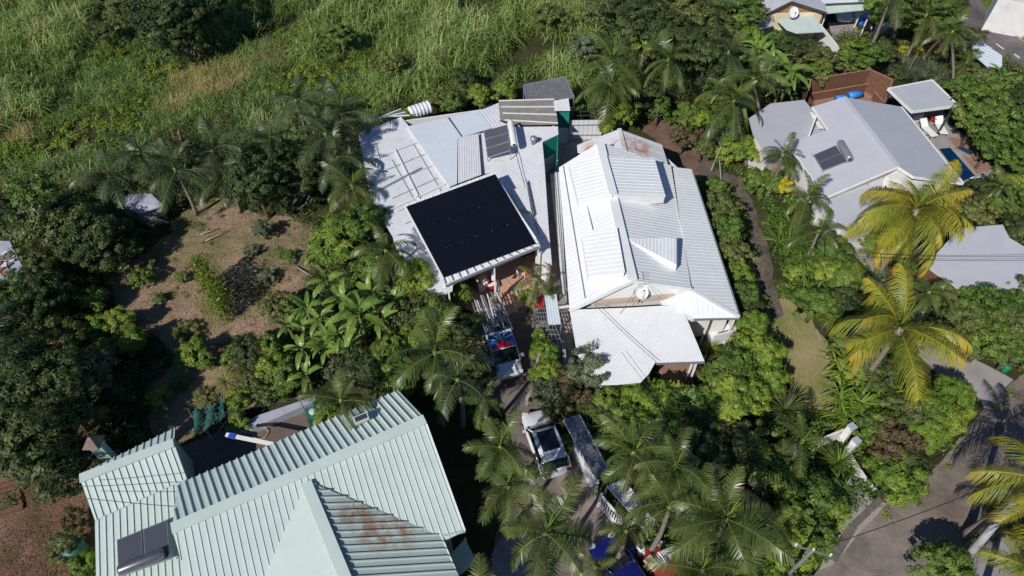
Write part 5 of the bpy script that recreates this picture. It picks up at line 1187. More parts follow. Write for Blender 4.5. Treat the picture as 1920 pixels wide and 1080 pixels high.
mb = MB(); mb.add([B[0,-1], B[0,1], B[1,1], B[1,-1], T[0,-1], T[0,1], T[1,1], T[1,-1]], [(0,1,5,4),(1,2,6,5),(2,3,7,6),(3,0,4,7),(4,5,6,7)]); mb.build('cab', M['carwhite'], pu)
sh = lambda q, k=.93: [sum(q, Vector())/len(q)*(1-k)+p*k for p in q]
quadpart(pu, 'windscreen', sh([B[1,-1], B[1,1], T[1,1], T[1,-1]]), 'glass')
for s in (-1,1):
    quadpart(pu, 'side_window', sh([B[0,s], B[1,s], T[1,s], T[0,s]], .85), 'glass'); mb = MB(); mb.box((1.55, s*(Wp*.5+.1), 1.15), (.12,.22,.2)); mb.build('mirror', M['carwhite'], pu)
    mb = MB(); mb.box((2.38, s*.62, .78), (.16,.36,.14), -s*.3); mb.build('headlight', M['lamp'], pu)
    for x in (-1.5, 1.65): wheel(pu, x, s*(Wp*.5-.1), .34)
for s in (-.25,.3): mb = MB(); mb.bar((1.74,s,zb+.08), (1.52,s+.25,1.42), .025, .02); mb.build('wiper', M['black'], pu)
# roof panel with the flag: blue field, yellow rays, red triangle (flat paint)
rp = MB(); x0, x1, y1 = -.02, 1.2, Wp*.42
rp.add([Vector((x0,-y1,zt+.005)), Vector((x1,-y1,zt+.005)), Vector((x1,y1,zt+.005)), Vector((x0,y1,zt+.005)), Vector((x0,-y1,zt+.03)), Vector((x1,-y1,zt+.03)), Vector((x1,y1,zt+.03)), Vector((x0,y1,zt+.03))], [(3,2,1,0),(4,5,6,7),(0,1,5,4),(1,2,6,5),(2,3,7,6),(3,0,4,7)])
rf = rp.build('roof_panel', M['carwhite'], pu)
fl_b = plain('flag_blue_paint', (.015,.09,.30), .4, 0, .03); fl_y = plain('flag_yellow_paint', (.75,.72,.30), .4, 0, .03); fl_r = plain('flag_red_paint', (.72,.015,.05), .4, 0, .03)
zf = zt+.034; bx0, bx1, by = .12, 1.19, y1*.95; cx, cy = .60, 0.0
mb = MB(); mb.slab([Vector((bx0,-by,zf)), Vector((bx1,-by,zf)), Vector((bx1,by,zf)), Vector((bx0,by,zf))], .004); mb.build('flag_field', fl_b, rf)
for ang_ in (180, 140, 220, 105, 255):
    t_ = R(ang_); d = Vector((math.cos(t_), math.sin(t_), 0)); s_ = Vector((-d.y, d.x, 0)); k = min((cx-bx0)/max(-d.x, 1e-3) if d.x < 0 else 9, by/max(abs(d.y), 1e-3)); c = Vector((cx, cy, zf+.004)); w = .05
    mb = MB(); mb.slab([c, c+d*k-s_*w, c+d*k+s_*w], .003); mb.build('flag_ray', fl_y, rf)
mb = MB(); mb.slab([Vector((cx,cy,zf+.009)), Vector((bx1,-by,zf+.009)), Vector((bx1,by,zf+.009))], .004); mb.build('flag_triangle', fl_r, rf)
# rack and load
for x in (-2.45,-1.6,-.8,-.1):
    mb = MB(); mb.bar((x,-.9,1.7), (x,.9,1.7), .05, .05); [mb.bar((x,s*.9,.9), (x,s*.9,1.72), .05, .05, Vector((1,0,0))) for s in (-1,1)]; mb.build('rack_hoop', M['steel'], pu)
for y in (-.9,-.45,0,.45,.9): mb = MB(); mb.bar((-2.7,y,1.76), (.0,y,1.76), .045, .05); mb.build('rack_rail', M['steel'], pu)
def in_truck(mb, name, mat, label, cat, group=None):
    o = mb.build(name, M[mat]); o.location = pu.location; o.rotation_euler = (0,0,rzp); return tag(o, label, cat, group)
g_ = random.Random(5)
for k in range(16):
    y = -.8+k*.105; mb = MB(); z = 1.83+g_.uniform(0,.12); x0_ = -2.9+g_.uniform(-.2,.3); mb.tube([(x0_,y+g_.uniform(-.12,.12),z), (x0_+g_.uniform(1.9,2.8),y+g_.uniform(-.14,.14),z+g_.uniform(-.03,.08))], g_.uniform(.02,.045), 6)
    in_truck(mb, 'metal_pipe', 'steel' if k % 3 else 'white', 'loose metal pipe in the load on the rack of the white pickup', 'pipe', 'pipes loaded on the pickup rack')
for k in range(26):
    mb = MB(); mb.box((-1.3+g_.uniform(-1.1,1.1), g_.uniform(-.75,.75), g_.uniform(.7,1.35)), (g_.uniform(.2,.7), g_.uniform(.1,.4), g_.uniform(.05,.25)), g_.uniform(0,3)); in_truck(mb, 'scrap_piece', g_.choice(['steel','darkgrey','shed_white','ledge']), 'scrap metal piece lying in the pickup bed', 'scrap', 'scrap pieces in the pickup bed')
# car below the mint carport
car('parked_car', 1574, 28, R(-95), 'silver car parked in the shade of the mint green carport', 'carwhite', 4.0, 1.7, 1.5, (-1.8,-1.2,.3,1.0), False)
def bx(*a, **k): return box_item(*a, **k)
bx('upright_fridge', 1604, 40, 0, (.7,.7,1.6), 'white', 'white upright cabinet standing in the yard beside the mint carport', 'cabinet', rz=.2)
bx('blue_crate', 1616, 43, 0, (.9,.7,.8), 'bluep', 'bright blue crate next to the white cabinet in the neighbour yard', 'crate'); bx('blue_crate', 1649, 49, 0, (.8,.6,.5), 'bluep', 'bright blue crate farther from the white cabinet, near the white sheet', 'crate')
bx('wooden_chest', 1632, 48, 0, (1.1,.8,.6), 'beige', 'light brown chest between the two blue crates', 'chest'); bx('white_table', 1648, 59, .0, (1.7,1.0,.7), 'fabric_white', 'white covered table on the grass near the leaning palm trunks', 'table', rz=.1)
bx('dark_barbecue', 1625, 56, 0, (.6,.5,.8), 'black', 'small dark box shaped barbecue beside the white covered table', 'barbecue')

# ------------------------------------------------------------------ patio and driveway side
c = P(919,537,0); e = empty('box_seat', c, 'red and white padded box seat on the terracotta patio', 'seat', None, .35)
mb = MB(); mb.box((0,0,.22), (.8,.72,.44)); mb.build('seat_base', M['fabric_white'], e); mb = MB(); mb.box((0,-.02,.48), (.66,.58,.1)); mb.build('cushion', M['fabric_white'], e); mb = MB(); mb.box((.02,.02,.535), (.4,.4,.03), .4); mb.build('red_cushion', M['fabric_red'], e); mb = MB(); mb.box((0,-.4,.3), (.8,.08,.3)); mb.build('front_panel', M['red'], e)
chair(988,517,2.4,'orange','orange chair on the patio in front of the small palm', .02); chair(976,520,2.0,'white','white chair beside the orange chair on the patio', .02)
e = empty('patio_table', P(901,533,.02), 'round pinkish patio table by the wall under the solar roof', 'table'); mb = MB(); mb.lathe([(.02,.68),(.42,.68),(.44,.72),(.02,.74)], (0,0,0), 18); mb.build('tabletop', M['beige'], e, True); mb = MB(); mb.lathe([(.25,0),(.04,.06),(.04,.68)], (0,0,0), 10); mb.build('leg', M['darkgrey'], e)
bx('cloth_on_chair', 904,543,.1, (.5,.35,.5), 'fabric_white', 'white cloth covered stool beside the round patio table', 'stool')
e = empty('closed_parasol', P(934,566,.02), 'closed white parasol standing behind the pickup', 'parasol'); mb = MB(); mb.lathe([(.04,.2),(.1,.8),(.16,1.2),(.1,1.8),(.02,2.3)], (0,0,0), 10); mb.build('cover', M['fabric_white'], e, True); mb = MB(); mb.lathe([(.3,0),(.28,.1),(.03,.12)], (0,0,0), 14); mb.build('base', M['concrete'], e)
mb = MB(); mb.tube([P(944,516,1.8), P(965,541,1.6)], .015, 5); tag(mb.build('washing_line', M['darkgrey']), 'thin washing line crossing the patio from the gutter', 'washing line')
e = empty('hanging_cloth', P(925,508,2.6), 'small white cloth hanging from the gutter above the patio', 'cloth'); mb = MB(); mb.bar((0,0,0), (0,-.1,-.8), .25, .05); mb.build('cloth', M['fabric_white'], e)
e = empty('wire_cages', P(1015,605,0), 'row of wire cages and shelves along the passage beside the driveway', 'cages')
q = RP([(1021,553,2.3),(1043,552,2.3),(1052,607,2.2),(1028,608)]); e2 = empty('passage_roof', P(1035,580,0), 'small white corrugated roof over the wire cages', 'roof'); roofsheet('roof_sheet', q, (q[0], q[3]), M['blue_white'], e2, .16, .02, .06)
for p in q: mb = MB(); mb.bar(p-e2.location, Vector((p.x, p.y, 0))-e2.location, .07, .07, Vector((0,1,0))); mb.build('post', M['steel'], e2)
bx('red_chest', 1011, 570, .9, (.75,.7,.55), 'red', 'red plastic chest on top of the wire cages', 'chest', rz=.05)
A_ = P(1004,578,1.7); B_ = P(1028,578,1.7); C_ = P(1054,644,1.7); D_ = P(1006,644,1.7)
for i in range(9):
    a = A_.lerp(D_, i/8)-e.location; b = B_.lerp(C_, i/8)-e.location; mb = MB(); mb.bar(a, b, .04, .04); mb.build('frame_bar', M['steel'], e)
for i in range(7):
    a = A_.lerp(B_, i/6)-e.location; b = D_.lerp(C_, i/6)-e.location; mb = MB(); mb.bar(a, b, .035, .035); mb.build('frame_bar', M['steel'], e)
for i in range(6):
    for j in range(3):
        c = A_.lerp(D_, (i+.5)/6).lerp(B_.lerp(C_, (i+.5)/6), (j+.5)/3)-e.location; mb = MB(); zz = g_.uniform(.5,1.5); mb.box((c.x, c.y, zz/2), (g_.uniform(.3,.45), g_.uniform(.35,.6), zz)); mb.build('cage', M[g_.choice(['concrete','steel','darkgrey','ledge','concrete'])], e)
mb = MB(); c = P(1011,628,1.72)-e.location; mb.box((c.x,c.y,c.z+.05), (.28,.4,.03)); mb.build('white_board', M['white'], e)
e = empty('passage_wall', P(1057,690,0), 'long grey weathered wall between the shrubs and the white house', 'wall'); mb = MB(); mb.wallq(P(1053,640,1.5)-e.location, P(1061,722,1.5)-e.location, 0, .18); mb.build('wall', M['pole'], e)
e = empty('low_stone_wall', P(1008,650,0), 'low pinkish wall along the driveway edge below the cages', 'wall'); mb = MB(); 
for a, b in (((1003,575),(1006,660)),((1006,660),(1002,720)),((1002,720),(985,745))): mb.wallq(P(*a,.8)-e.location, P(*b,.8)-e.location, 0, .2)
mb.build('wall', M['concrete2'], e)
e = empty('passage_beam', P(1070,577,0), 'white beam bridging the dark passage beside the white house', 'beam'); mb = MB(); mb.bar(P(1048,577,2.2)-e.location, P(1070,574,2.2)-e.location, .14, .1); mb.build('beam', M['white'], e)
def potted(px, py, z, label, r=.25):
    e = empty('potted_plant', P(px, py, z), label, 'potted plant', 'terracotta pots'); mb = MB(); mb.lathe([(r*.6,0),(r*.95,r*1.2),(r*1.1,r*1.25),(r*.9,r*1.3),(r*.8,r*1.1),(.02,r*1.1)], (0,0,0), 14); mb.build('pot', M['orange'], e, True); link('leaves', ROS['spear'][0], e, loc=(0,0,r*1.2), scale=r*2.0)
potted(1033,548,.6,'plant in an orange pot at the end of the white passage roof'); potted(866,545,.0,'dark potted plant in the shade below the solar roof corner',.3); potted(880,530,.0,'potted plant against the shaded patio wall',.3)
e = empty('wire_fence', P(870,580,0), 'leaning wire fence from the shed corner down to the pickup', 'fence')
A_ = P(846,540,1.5); B_ = P(868,595,1.3); 
for k in range(5): p = A_.lerp(B_, k/4); mb = MB(); mb.bar(p-e.location, Vector((p.x,p.y,0))-e.location, .05, .05, Vector((0,1,0))); mb.build('post', M['steel'], e)
for z in (0,-.4,-.8): mb = MB(); mb.tube([A_+Vector((0,0,z))-e.location, B_+Vector((0,0,z))-e.location], .015, 4); mb.build('wire', M['steel'], e)
# ribbed canopies and white railing at the drive
def canopy(pts, label, n, lightm='steel', gap=.5, z=1.9, darkm='smoke_corr'):
    q = [P(a, b, z) for a, b in pts]; c = sum(q, Vector())/4; e = empty('slatted_canopy', (c.x, c.y, 0), label, 'canopy', 'narrow canopies along the driveway fence')
    mb = MB(); mb.slab([p-e.location for p in q], .02); mb.build('roof_sheet', M[darkm], e)
    for k in range(n):
        u0, u1 = k/n+.0, k/n+gap/n; p = [q[0].lerp(q[1], u0), q[0].lerp(q[1], u1), q[3].lerp(q[2], u1), q[3].lerp(q[2], u0)]; mb = MB(); mb.slab([x+Vector((0,0,.05))-e.location for x in p], .045); mb.build('slat', M[lightm], e)
    L_ = (q[3]-q[0]).length; m = max(2, int(L_/.9))
    for k in range(m+1): mb = MB(); a, b = q[0].lerp(q[3], k/m), q[1].lerp(q[2], k/m); mb.bar(a-e.location+Vector((0,0,.07)), b-e.location+Vector((0,0,.07)), .05, .03); mb.build('crossbar', M['steel'], e)
    for i in range(4): mb = MB(); mb.bar(q[i]-e.location-Vector((0,0,.03)), Vector((q[i].x, q[i].y, 0))-e.location, .07, .07, Vector((0,1,0))); mb.build('post', M['steel'], e)
    for a, b in ((0,3),(1,2)): mb = MB(); mb.bar(q[a]-e.location, q[b]-e.location, .06, .08); mb.build('edge_beam', M['white'], e)
    return e
canopy([(1056,788),(1087,779),(1142,884),(1116,898)], 'grey ribbed canopy beginning beside the white hatchback', 8, 'steel', .35, darkm='smoke_corr')
canopy([(1138,912),(1170,900),(1203,945),(1181,960)], 'bright striped canopy above the white railing', 9, 'white', .5, darkm='dark_sheet')
canopy([(1188,972),(1213,961),(1228,977),(1207,992)], 'short striped canopy piece below the railing canopy, under palm fronds', 7, 'white', .5, darkm='dark_sheet')
canopy([(1234,1036),(1266,1023),(1275,1034),(1250,1058)], 'striped canopy piece beside the red car', 8, 'white', .5, darkm='dark_sheet')
e = empty('white_driveway_wall', P(1095,870,0), 'white wall below the grey ribbed canopy along the driveway', 'wall'); mb = MB(); mb.wallq(P(1072,826,1.35)-e.location, P(1119,906,1.35)-e.location, 0, .16, P(1140,860,0)-e.location); mb.build('wall', M['white'], e)
e = empty('white_railing', P(1145,955,0), 'white wooden railing with vertical slots beside the driveway', 'railing'); A_ = P(1127,928,1.45); B_ = P(1166,975,1.45)
for z, w in ((0,.14),(-1.15,.3)): mb = MB(); mb.bar(A_+Vector((0,0,z))-e.location, B_+Vector((0,0,z))-e.location, .08, w); mb.build('rail', M['white'], e)
for k in range(10): p = A_.lerp(B_, (k+.3)/9.6)-e.location; q_ = A_.lerp(B_, (k+.75)/9.6)-e.location; mb = MB(); mb.wallq(p, q_, .3, .04); mb.build('baluster', M['white'], e)
for p in (A_, B_): mb = MB(); mb.bar(p+Vector((0,0,.1))-e.location, Vector((p.x,p.y,0))-e.location, .14, .14, Vector((0,1,0))); mb.build('post', M['white'], e)
# iron gate bottom left of the drive
e = empty('iron_gate', P(900,1060,0), 'black iron bar gate casting bars at the end of the green house', 'gate'); A_ = P(893,1085,1.4); B_ = P(921,1042,1.4)
for k in range(11): p = A_.lerp(B_, k/10)-e.location; mb = MB(); mb.bar(p, Vector((p.x,p.y,.1)), .04, .04, Vector((0,1,0))); mb.build('bar', M['black'], e)
for z in (0,-1.2): mb = MB(); mb.bar(A_+Vector((0,0,z))-e.location, B_+Vector((0,0,z))-e.location, .05, .06); mb.build('rail', M['black'], e)
M['mossy'] = plain('mossy_white_wall', (.66,.65,.62), .85, 0, .1, 3, (.10,.10,.07), .95)
# white garden wall with two pillars by the road
e = empty('white_garden_wall', P(1590,850,0), 'white garden wall with two square pillars curving down to the road', 'wall')
for a, b, h_, t_ in (((1547,822),(1592,803),1.3,.16), ((1585,836),(1600,866),.9,.22), ((1600,866),(1622,898),.75,.22), ((1622,898),(1640,918),.55,.2)):
    mb = MB(); mb.wallq(P(*a,h_*.8)-e.location, P(*b,h_*.8)-e.location, 0, t_*.7); mb.build('wall', M['mossy'], e)
for (x, y, h_) in ((1598,800,1.6),(1606,826,1.6)):
    p = P(x, y, h_)-e.location; mb = MB(); mb.box((p.x,p.y,h_/2), (.34,.34,h_), .5); pl = mb.build('pillar', M['white'], e); mb = MB(); mb.box((p.x,p.y,h_+.04), (.4,.4,.06), .5); mb.build('pillar_cap', M['ledge'], pl)
# utility poles and wires
def upole(bx_, by_, h_, lean, r, label, cross=True):
    b = P(bx_, by_, 0); e = empty('utility_pole', b, label, 'utility pole'); t = Vector((lean[0], lean[1], h_)); mb = MB(); mb.tube([(0,0,0), t*.5, t], [r*1.3, r*1.1, r*.8], 10); mb.build('shaft', M['pole2' if cross else 'pole'], e, True)
    if cross: mb = MB(); mb.bar(t*.97+Vector((-.8,.25,0)), t*.97+Vector((.8,-.25,0)), .06, .07); ca = mb.build('crossarm', M['pole2'], e); [MBi.build('insulator', M['white'], ca) for MBi in [ (lambda m: (m.cyl(t*.97+Vector((k*.7,-k*.22,.05)), t*.97+Vector((k*.7,-k*.22,.22)), .05, n=8), m)[1])(MB()) for k in (-1,0,1)]]
    return e, b+t
e1, t1 = upole(1462, 1092, 4.6, (.1,.0), .085, 'concrete utility pole with a crossarm among the bushes beside the road')
e2, t2 = upole(1798, 1062, 4.6, (1.1,1.6), .16, 'leaning pale concrete pole casting a broad dark shadow at the road edge', False)
c_ = P(1880,697,0); 
mb = MB(); mb.lathe([(.18,0),(.2,.35),(.22,.6),(.2,.64),(.05,.68)], (c_.x,c_.y,0), 14); tag(mb.build('green_bin', plain('green_bin_plastic', (.01,.2,.08), .5), None, True), 'small bright green bin at the foot of the hedge by the road', 'bin')
def wire(a, b, sag, label, r=.018):
    pts = [a.lerp(b, k/12)-Vector((0,0,sag*4*(k/12)*(1-k/12))) for k in range(13)]; mb = MB(); mb.tube(pts, r, 4); tag(mb.build('overhead_wire', M['black']), label, 'wire', 'overhead wires')
wire(t1, P(1905,890,5.5), .6, 'overhead wire running from the crossarm pole across the lower road')
wire(P(1560,470,6.5), P(1990,478,6.5), .3, 'overhead wire above the flat grey roof, the upper of two'); wire(P(1560,477,6.3), P(1990,486,6.3), .3, 'overhead wire above the flat grey roof, the lower of two')
wire(P(148,912,4.0), P(336,903,4.1), .06, 'thin wire over the small mint green wing, nearer its ridge'); wire(P(150,933,3.8), P(333,950,4.0), .06, 'thin wire over the small mint green wing, nearer the dark collectors')
wire(P(1330,0,5), P(1380,330,4), .4, 'thin wire hanging between the palms and the path') if False else None
wire(P(1092,548,3.6), P(1232,680,3.0), .1, 'black cable lying over the corrugated veranda roof'); wire(P(966,283,3.6), P(1010,440,3.2), .05, 'black cable snaking down from the white tank over the shed roof', .025)
wire(t1-Vector((0,0,.4)), P(1165,660,3.2), .8, 'service wire from the crossarm pole to the veranda roof', .012)
mb = MB(); mb.tube([P(1333,320,.6), P(1352,275,1.9)], .035, 6); tag(mb.build('slanting_pole', M['pole']), 'slanting white pole beside the dirt path', 'pole')
mb = MB(); mb.tube([P(1349,300,1.2), P(1352,340,.1)], .03, 6); tag(mb.build('garden_stake', M['pole']), 'short upright stake on the grass near the grey roof edge', 'stake')
e = empty('garden_hose', P(1595,880,0)) ; bpy.data.objects.remove(e)
# ------------------------------------------------------------------ vegetation
HP = [ [(322,992),(333,908),(745,732),(797,787),(905,1000),(905,1230),(300,1230)], [(150,898),(326,800),(360,900),(330,1230),(180,1230),(178,976)],
 [(1030,323),(1082,270),(1161,241),(1241,271),(1296,317),(1400,610),(1330,690),(1230,725),(1060,735)], [(672,250),(752,219),(935,193),(1069,184),(1069,250),(1040,520),(1010,490),(845,545),(815,565),(700,400)],
 [(980,150),(1062,143),(1078,190),(985,192)], [(1404,222),(1445,190),(1508,185),(1583,180),(1692,198),(1808,345),(1640,430),(1580,440),(1490,300),(1440,295)], [(1665,165),(1748,150),(1797,200),(1708,212)], DECK,
 [(1512,165),(1520,150),(1632,131),(1674,150),(1665,195)], [(1735,498),(1799,426),(1883,419),(1900,450),(2000,520),(2000,545),(1797,545)], [(1400,-60),(1490,-60),(1550,20),(1632,-5),(1636,26),(1610,70),(1545,62),(1456,45),(1412,56)],
 ROADL, DRIVE, [(1822,77),(1836,72),(1880,104),(1880,128),(1864,138),(1826,104)], [(830,540),(1000,475),(1050,495),(1040,560),(985,570),(945,598),(900,590)],
 [(1775,-30),(1822,-30),(1850,20),(1935,95),(2060,190),(2060,250),(1930,140),(1835,80),(1800,45)], [(1005,545),(1055,545),(1070,740),(1000,745)], [(330,840),(440,795),(600,740),(660,800),(560,900),(360,980)],
 [(1690,600),(1735,610),(1775,645),(1905,705),(1850,770),(1760,700)], [(1868,-40),(2020,-40),(2020,50),(1870,40)], [(1040,240),(1140,225),(1150,250),(1080,290),(1045,320)], [(1580,440),(1625,440),(1740,625),(1720,645),(1640,520)] ]
HARD = [[(p.x, p.y) for p in GP(h)] for h in HP]
HARD_SOFT = [[(p.x, p.y) for p in GP(h)] for h in (CLEAR, GL, [(-60,850),(40,860),(150,900),(200,960),(215,1120),(-80,1120)], [(1190,228),(1240,225),(1345,242),(1335,275),(1345,330),(1300,340),(1250,315),(1235,270)], [(1310,300),(1345,320),(1390,330),(1410,360),(1445,450),(1460,540),(1470,600),(1500,690),(1530,770),(1500,775),(1465,690),(1435,600),(1425,540),(1408,460),(1370,360),(1310,335)], [(1590,60),(1650,60),(1680,100),(1770,120),(1720,140),(1650,110)])]

# the cane field and wild grass
FA = [(-120,-60),(215,-60),(195,0),(150,110),(105,215),(0,262),(-120,280)]
FB = [(225,95),(330,120),(480,70),(560,30),(640,-20),(640,-60),(220,-60),(235,60)]
FC = [(640,-60),(1120,-60),(1120,60),(1090,170),(1010,140),(930,165),(800,190),(720,200),(640,130),(560,110),(540,80),(620,40)]
FD2 = [(550,80),(640,40),(720,150),(720,200),(700,235),(600,235),(540,215),(560,130)]
FD = [(-60,275),(60,262),(85,215),(150,90),(200,60),(240,110),(330,125),(480,85),(560,45),(640,10),(720,10),(700,110),(560,130),(560,190),(420,200),(300,260),(180,300),(60,330),(-60,330),(-60,285)]
grassmass('cane_field', 'tall green cane grass in a dense stand at the field corner', [FA], L['cane'], 3.8, 24, (1.3,3.3), .10, 1.0, 3, .3, 'grass', avoid=False, lean=.3)
grassmass('cane_field', 'tall cane grass strip with dry lower leaves along the cleared band', [FB], L['cane'], 3.8, 24, (1.2,3.2), .10, 1.0, 4, .3, 'grass', avoid=False, lean=.3, tshift=.05)
grassmass('cane_field', 'broad stand of tall green grass behind the shed roofs', [FC], L['cane'], 3.6, 24, (.7,3.4), .11, 1.1, 5, .3, 'grass', lean=.3, thresh=.2)
undergrowth('low_herbs', 'bright low herbs covering the cleared band of the field', [FD, FD2], L['herb'], 3.0, 60, (.15,.55), (.3,.6), .15, .09, 6, 'ground cover', avoid=True)
grassmass('wild_grass', 'wild green grass tufts on the cleared band of the field', [FD, FD2], L['cane'], 4.0, 16, (.4,1.3), .06, 1.0, 7, .3, 'grass', thresh=.30, lean=.45)
grassmass('dry_seed_grass', 'dry golden seed grass in a strip across the field', [[(290,205),(330,148),(430,112),(525,85),(560,112),(470,150),(385,192),(325,225)], [(90,225),(60,260),(-20,275),(-20,240)]], L['dry'], 6.5, 26, (.8,1.7), .035, 1.0, 8, .3, 'grass', lean=.4)
FE = [(-80,330),(60,325),(180,290),(330,240),(430,200),(560,180),(700,200),(780,205),(1080,180),(1100,40),(1060,-60),(1260,-60),(1400,-60),(1400,60),(1350,180),(1200,230),(1140,235),(980,190),(760,225),(680,250),(650,330),(520,300),(430,330),(300,330),(130,345),(-80,380)]
undergrowth('thicket_undergrowth', 'green undergrowth between the field and the gardens', [FE], L['olive'], 2.2, 60, (.3,1.5), (.4,.9), .15, .07, 9, 'undergrowth')
grassmass('wild_grass', 'coarse grass growing through the undergrowth above the shed roofs', [FE], L['cane'], 2.5, 18, (.7,2.0), .07, .9, 10, .3, 'grass', thresh=.35)
# gardens: undergrowth masses
base_hard = list(HARD); HARD = base_hard + HARD_SOFT
GA = [(-80,370),(130,345),(300,330),(430,330),(520,300),(650,330),(720,440),(830,560),(900,640),(960,760),(935,900),(870,780),(800,760),(745,730),(640,740),(560,740),(400,800),(330,830),(150,890),(0,870),(-80,860)]
undergrowth('garden_undergrowth', 'dark low undergrowth filling the shaded garden around the clearing', [GA], L['dark'], 1.5, 70, (.2,1.1), (.35,.8), .14, .07, 11, 'undergrowth')
undergrowth('garden_undergrowth', 'mid green weeds scattered through the shaded garden', [GA], L['mid'], .9, 60, (.15,.8), (.3,.6), .14, .07, 12, 'undergrowth', thresh=.45)
GB = [(1330,320),(1400,300),(1440,295),(1490,300),(1580,440),(1700,640),(1850,730),(1740,860),(1590,960),(1520,1085),(1400,1200),(1200,1200),(1180,1010),(1100,880),(1020,740),(1060,720),(1240,700),(1330,700),(1400,610),(1300,330)]
undergrowth('garden_undergrowth', 'mid green undergrowth filling the front gardens beside the white house', [GB], L['mid'], 1.8, 70, (.2,1.2), (.35,.8), .16, .08, 13, 'undergrowth')
undergrowth('garden_undergrowth', 'bright lime green plants scattered through the front gardens', [GB], L['lime'], .8, 60, (.2,1.1), (.3,.6), .16, .08, 14, 'undergrowth', thresh=.5)
GC_ = [(1140,235),(1200,225),(1350,180),(1400,60),(1456,45),(1560,70),(1700,60),(1780,0),(1850,90),(1935,140),(2060,260),(2060,560),(1900,440),(1810,345),(1850,320),(1770,235),(1797,198),(1748,150),(1675,150),(1632,131),(1520,150),(1445,190),(1405,222),(1400,300),(1330,310),(1240,230)]
undergrowth('garden_undergrowth', 'olive green undergrowth between the grey house and the street', [GC_], L['olive'], 2.0, 70, (.2,1.3), (.35,.8), .15, .07, 15, 'undergrowth')
undergrowth('garden_undergrowth', 'fresh green plants scattered between the grey house and the street', [GC_], L['mid'], 1.0, 60, (.2,1.2), (.3,.6), .15, .07, 16, 'undergrowth', thresh=.45)
GD = [(1735,640),(1800,540),(1990,540),(2100,560),(1935,690),(1890,700),(1780,645)]
undergrowth('hedge_undergrowth', 'leafy undergrowth below the big hedge by the flat grey roof', [GD], L['mid'], 2.0, 70, (.5,1.4), (.4,.9), .16, .08, 17, 'undergrowth')
HARD = list(base_hard)
grassmass('clearing_grass', 'short dry grass and litter over the clearing', [CLEAR], L['litter'], 20, 12, (.06,.24), .035, 1.2, 21, .25, 'grass', lean=.9)
undergrowth('clearing_weeds', 'small green weeds dotted over the dry clearing', [CLEAR], L['olive'], 1.8, 40, (.05,.28), (.2,.55), .08, .04, 22, 'weeds', thresh=.5)
RE = [(1935,685),(1850,760),(1750,880),(1680,930),(1625,960),(1590,1000),(1540,1075),(1600,1010),(1700,945),(1765,895),(1865,780),(1945,700)]
HARD = []
grassmass('leaf_litter', 'fallen leaves and grit along the road edge', [RE], L['litter'], 14, 10, (.03,.08), .05, .6, 31, .15, 'litter', lean=1.4, avoid=False)
undergrowth('edge_weeds', 'green weeds creeping over the road edge', [RE], L['herb'], 1.2, 40, (.05,.2), (.12,.35), .1, .05, 32, 'weeds', thresh=.5, avoid=False)
undergrowth('path_weeds', 'weeds and fallen leaves encroaching on the dirt path', [[(1310,300),(1385,325),(1410,360),(1445,450),(1465,545),(1440,545),(1415,460),(1380,365),(1310,340)]], L['olive'], 1.6, 40, (.05,.3), (.15,.4), .1, .05, 33, 'weeds', thresh=.45, avoid=False)
HARD = list(base_hard)
grassmass('yard_litter', 'dry leaves and stalks on the red soil yard', [[(-60,850),(40,860),(150,900),(200,960),(215,1120),(-80,1120)]], L['brown'], 9, 12, (.05,.2), .05, 1.0, 23, .25, 'litter', lean=1.2)
grassmass('lawn_grass', 'short patchy grass on the back lawn', [GL], L['dry'], 10, 10, (.04,.12), .03, 1.0, 24, .2, 'grass', lean=.8)
undergrowth('verge_plants', 'low plants along the grassy verge beyond the road', [[(1830,960),(1900,905),(2050,800),(2150,900),(1950,1200),(1760,1200),(1760,1060)]], L['olive'], .9, 50, (.1,.6), (.3,.6), .13, .06, 25, 'ground cover', avoid=False, thresh=.4)
undergrowth('street_verge_plants', 'low green plants on the verge beyond the street', [[(1822,-40),(1868,-40),(1870,30),(1925,55),(2060,120),(2060,180),(1935,90),(1852,20)]], L['herb'], 1.6, 50, (.1,.6), (.3,.6), .15, .07, 26, 'ground cover', avoid=False)
# beyond the frame: loose bushes all round so that the place goes on
far_poly = [(-1200,-420),(3200,-420),(3200,-80),(-1200,-80)]
undergrowth('distant_bushes', 'olive bushes far beyond the gardens', [far_poly], L['olive'], .10, 70, (.8,3.0), (1.2,2.4), .5, .25, 27, 'bushes', avoid=False)

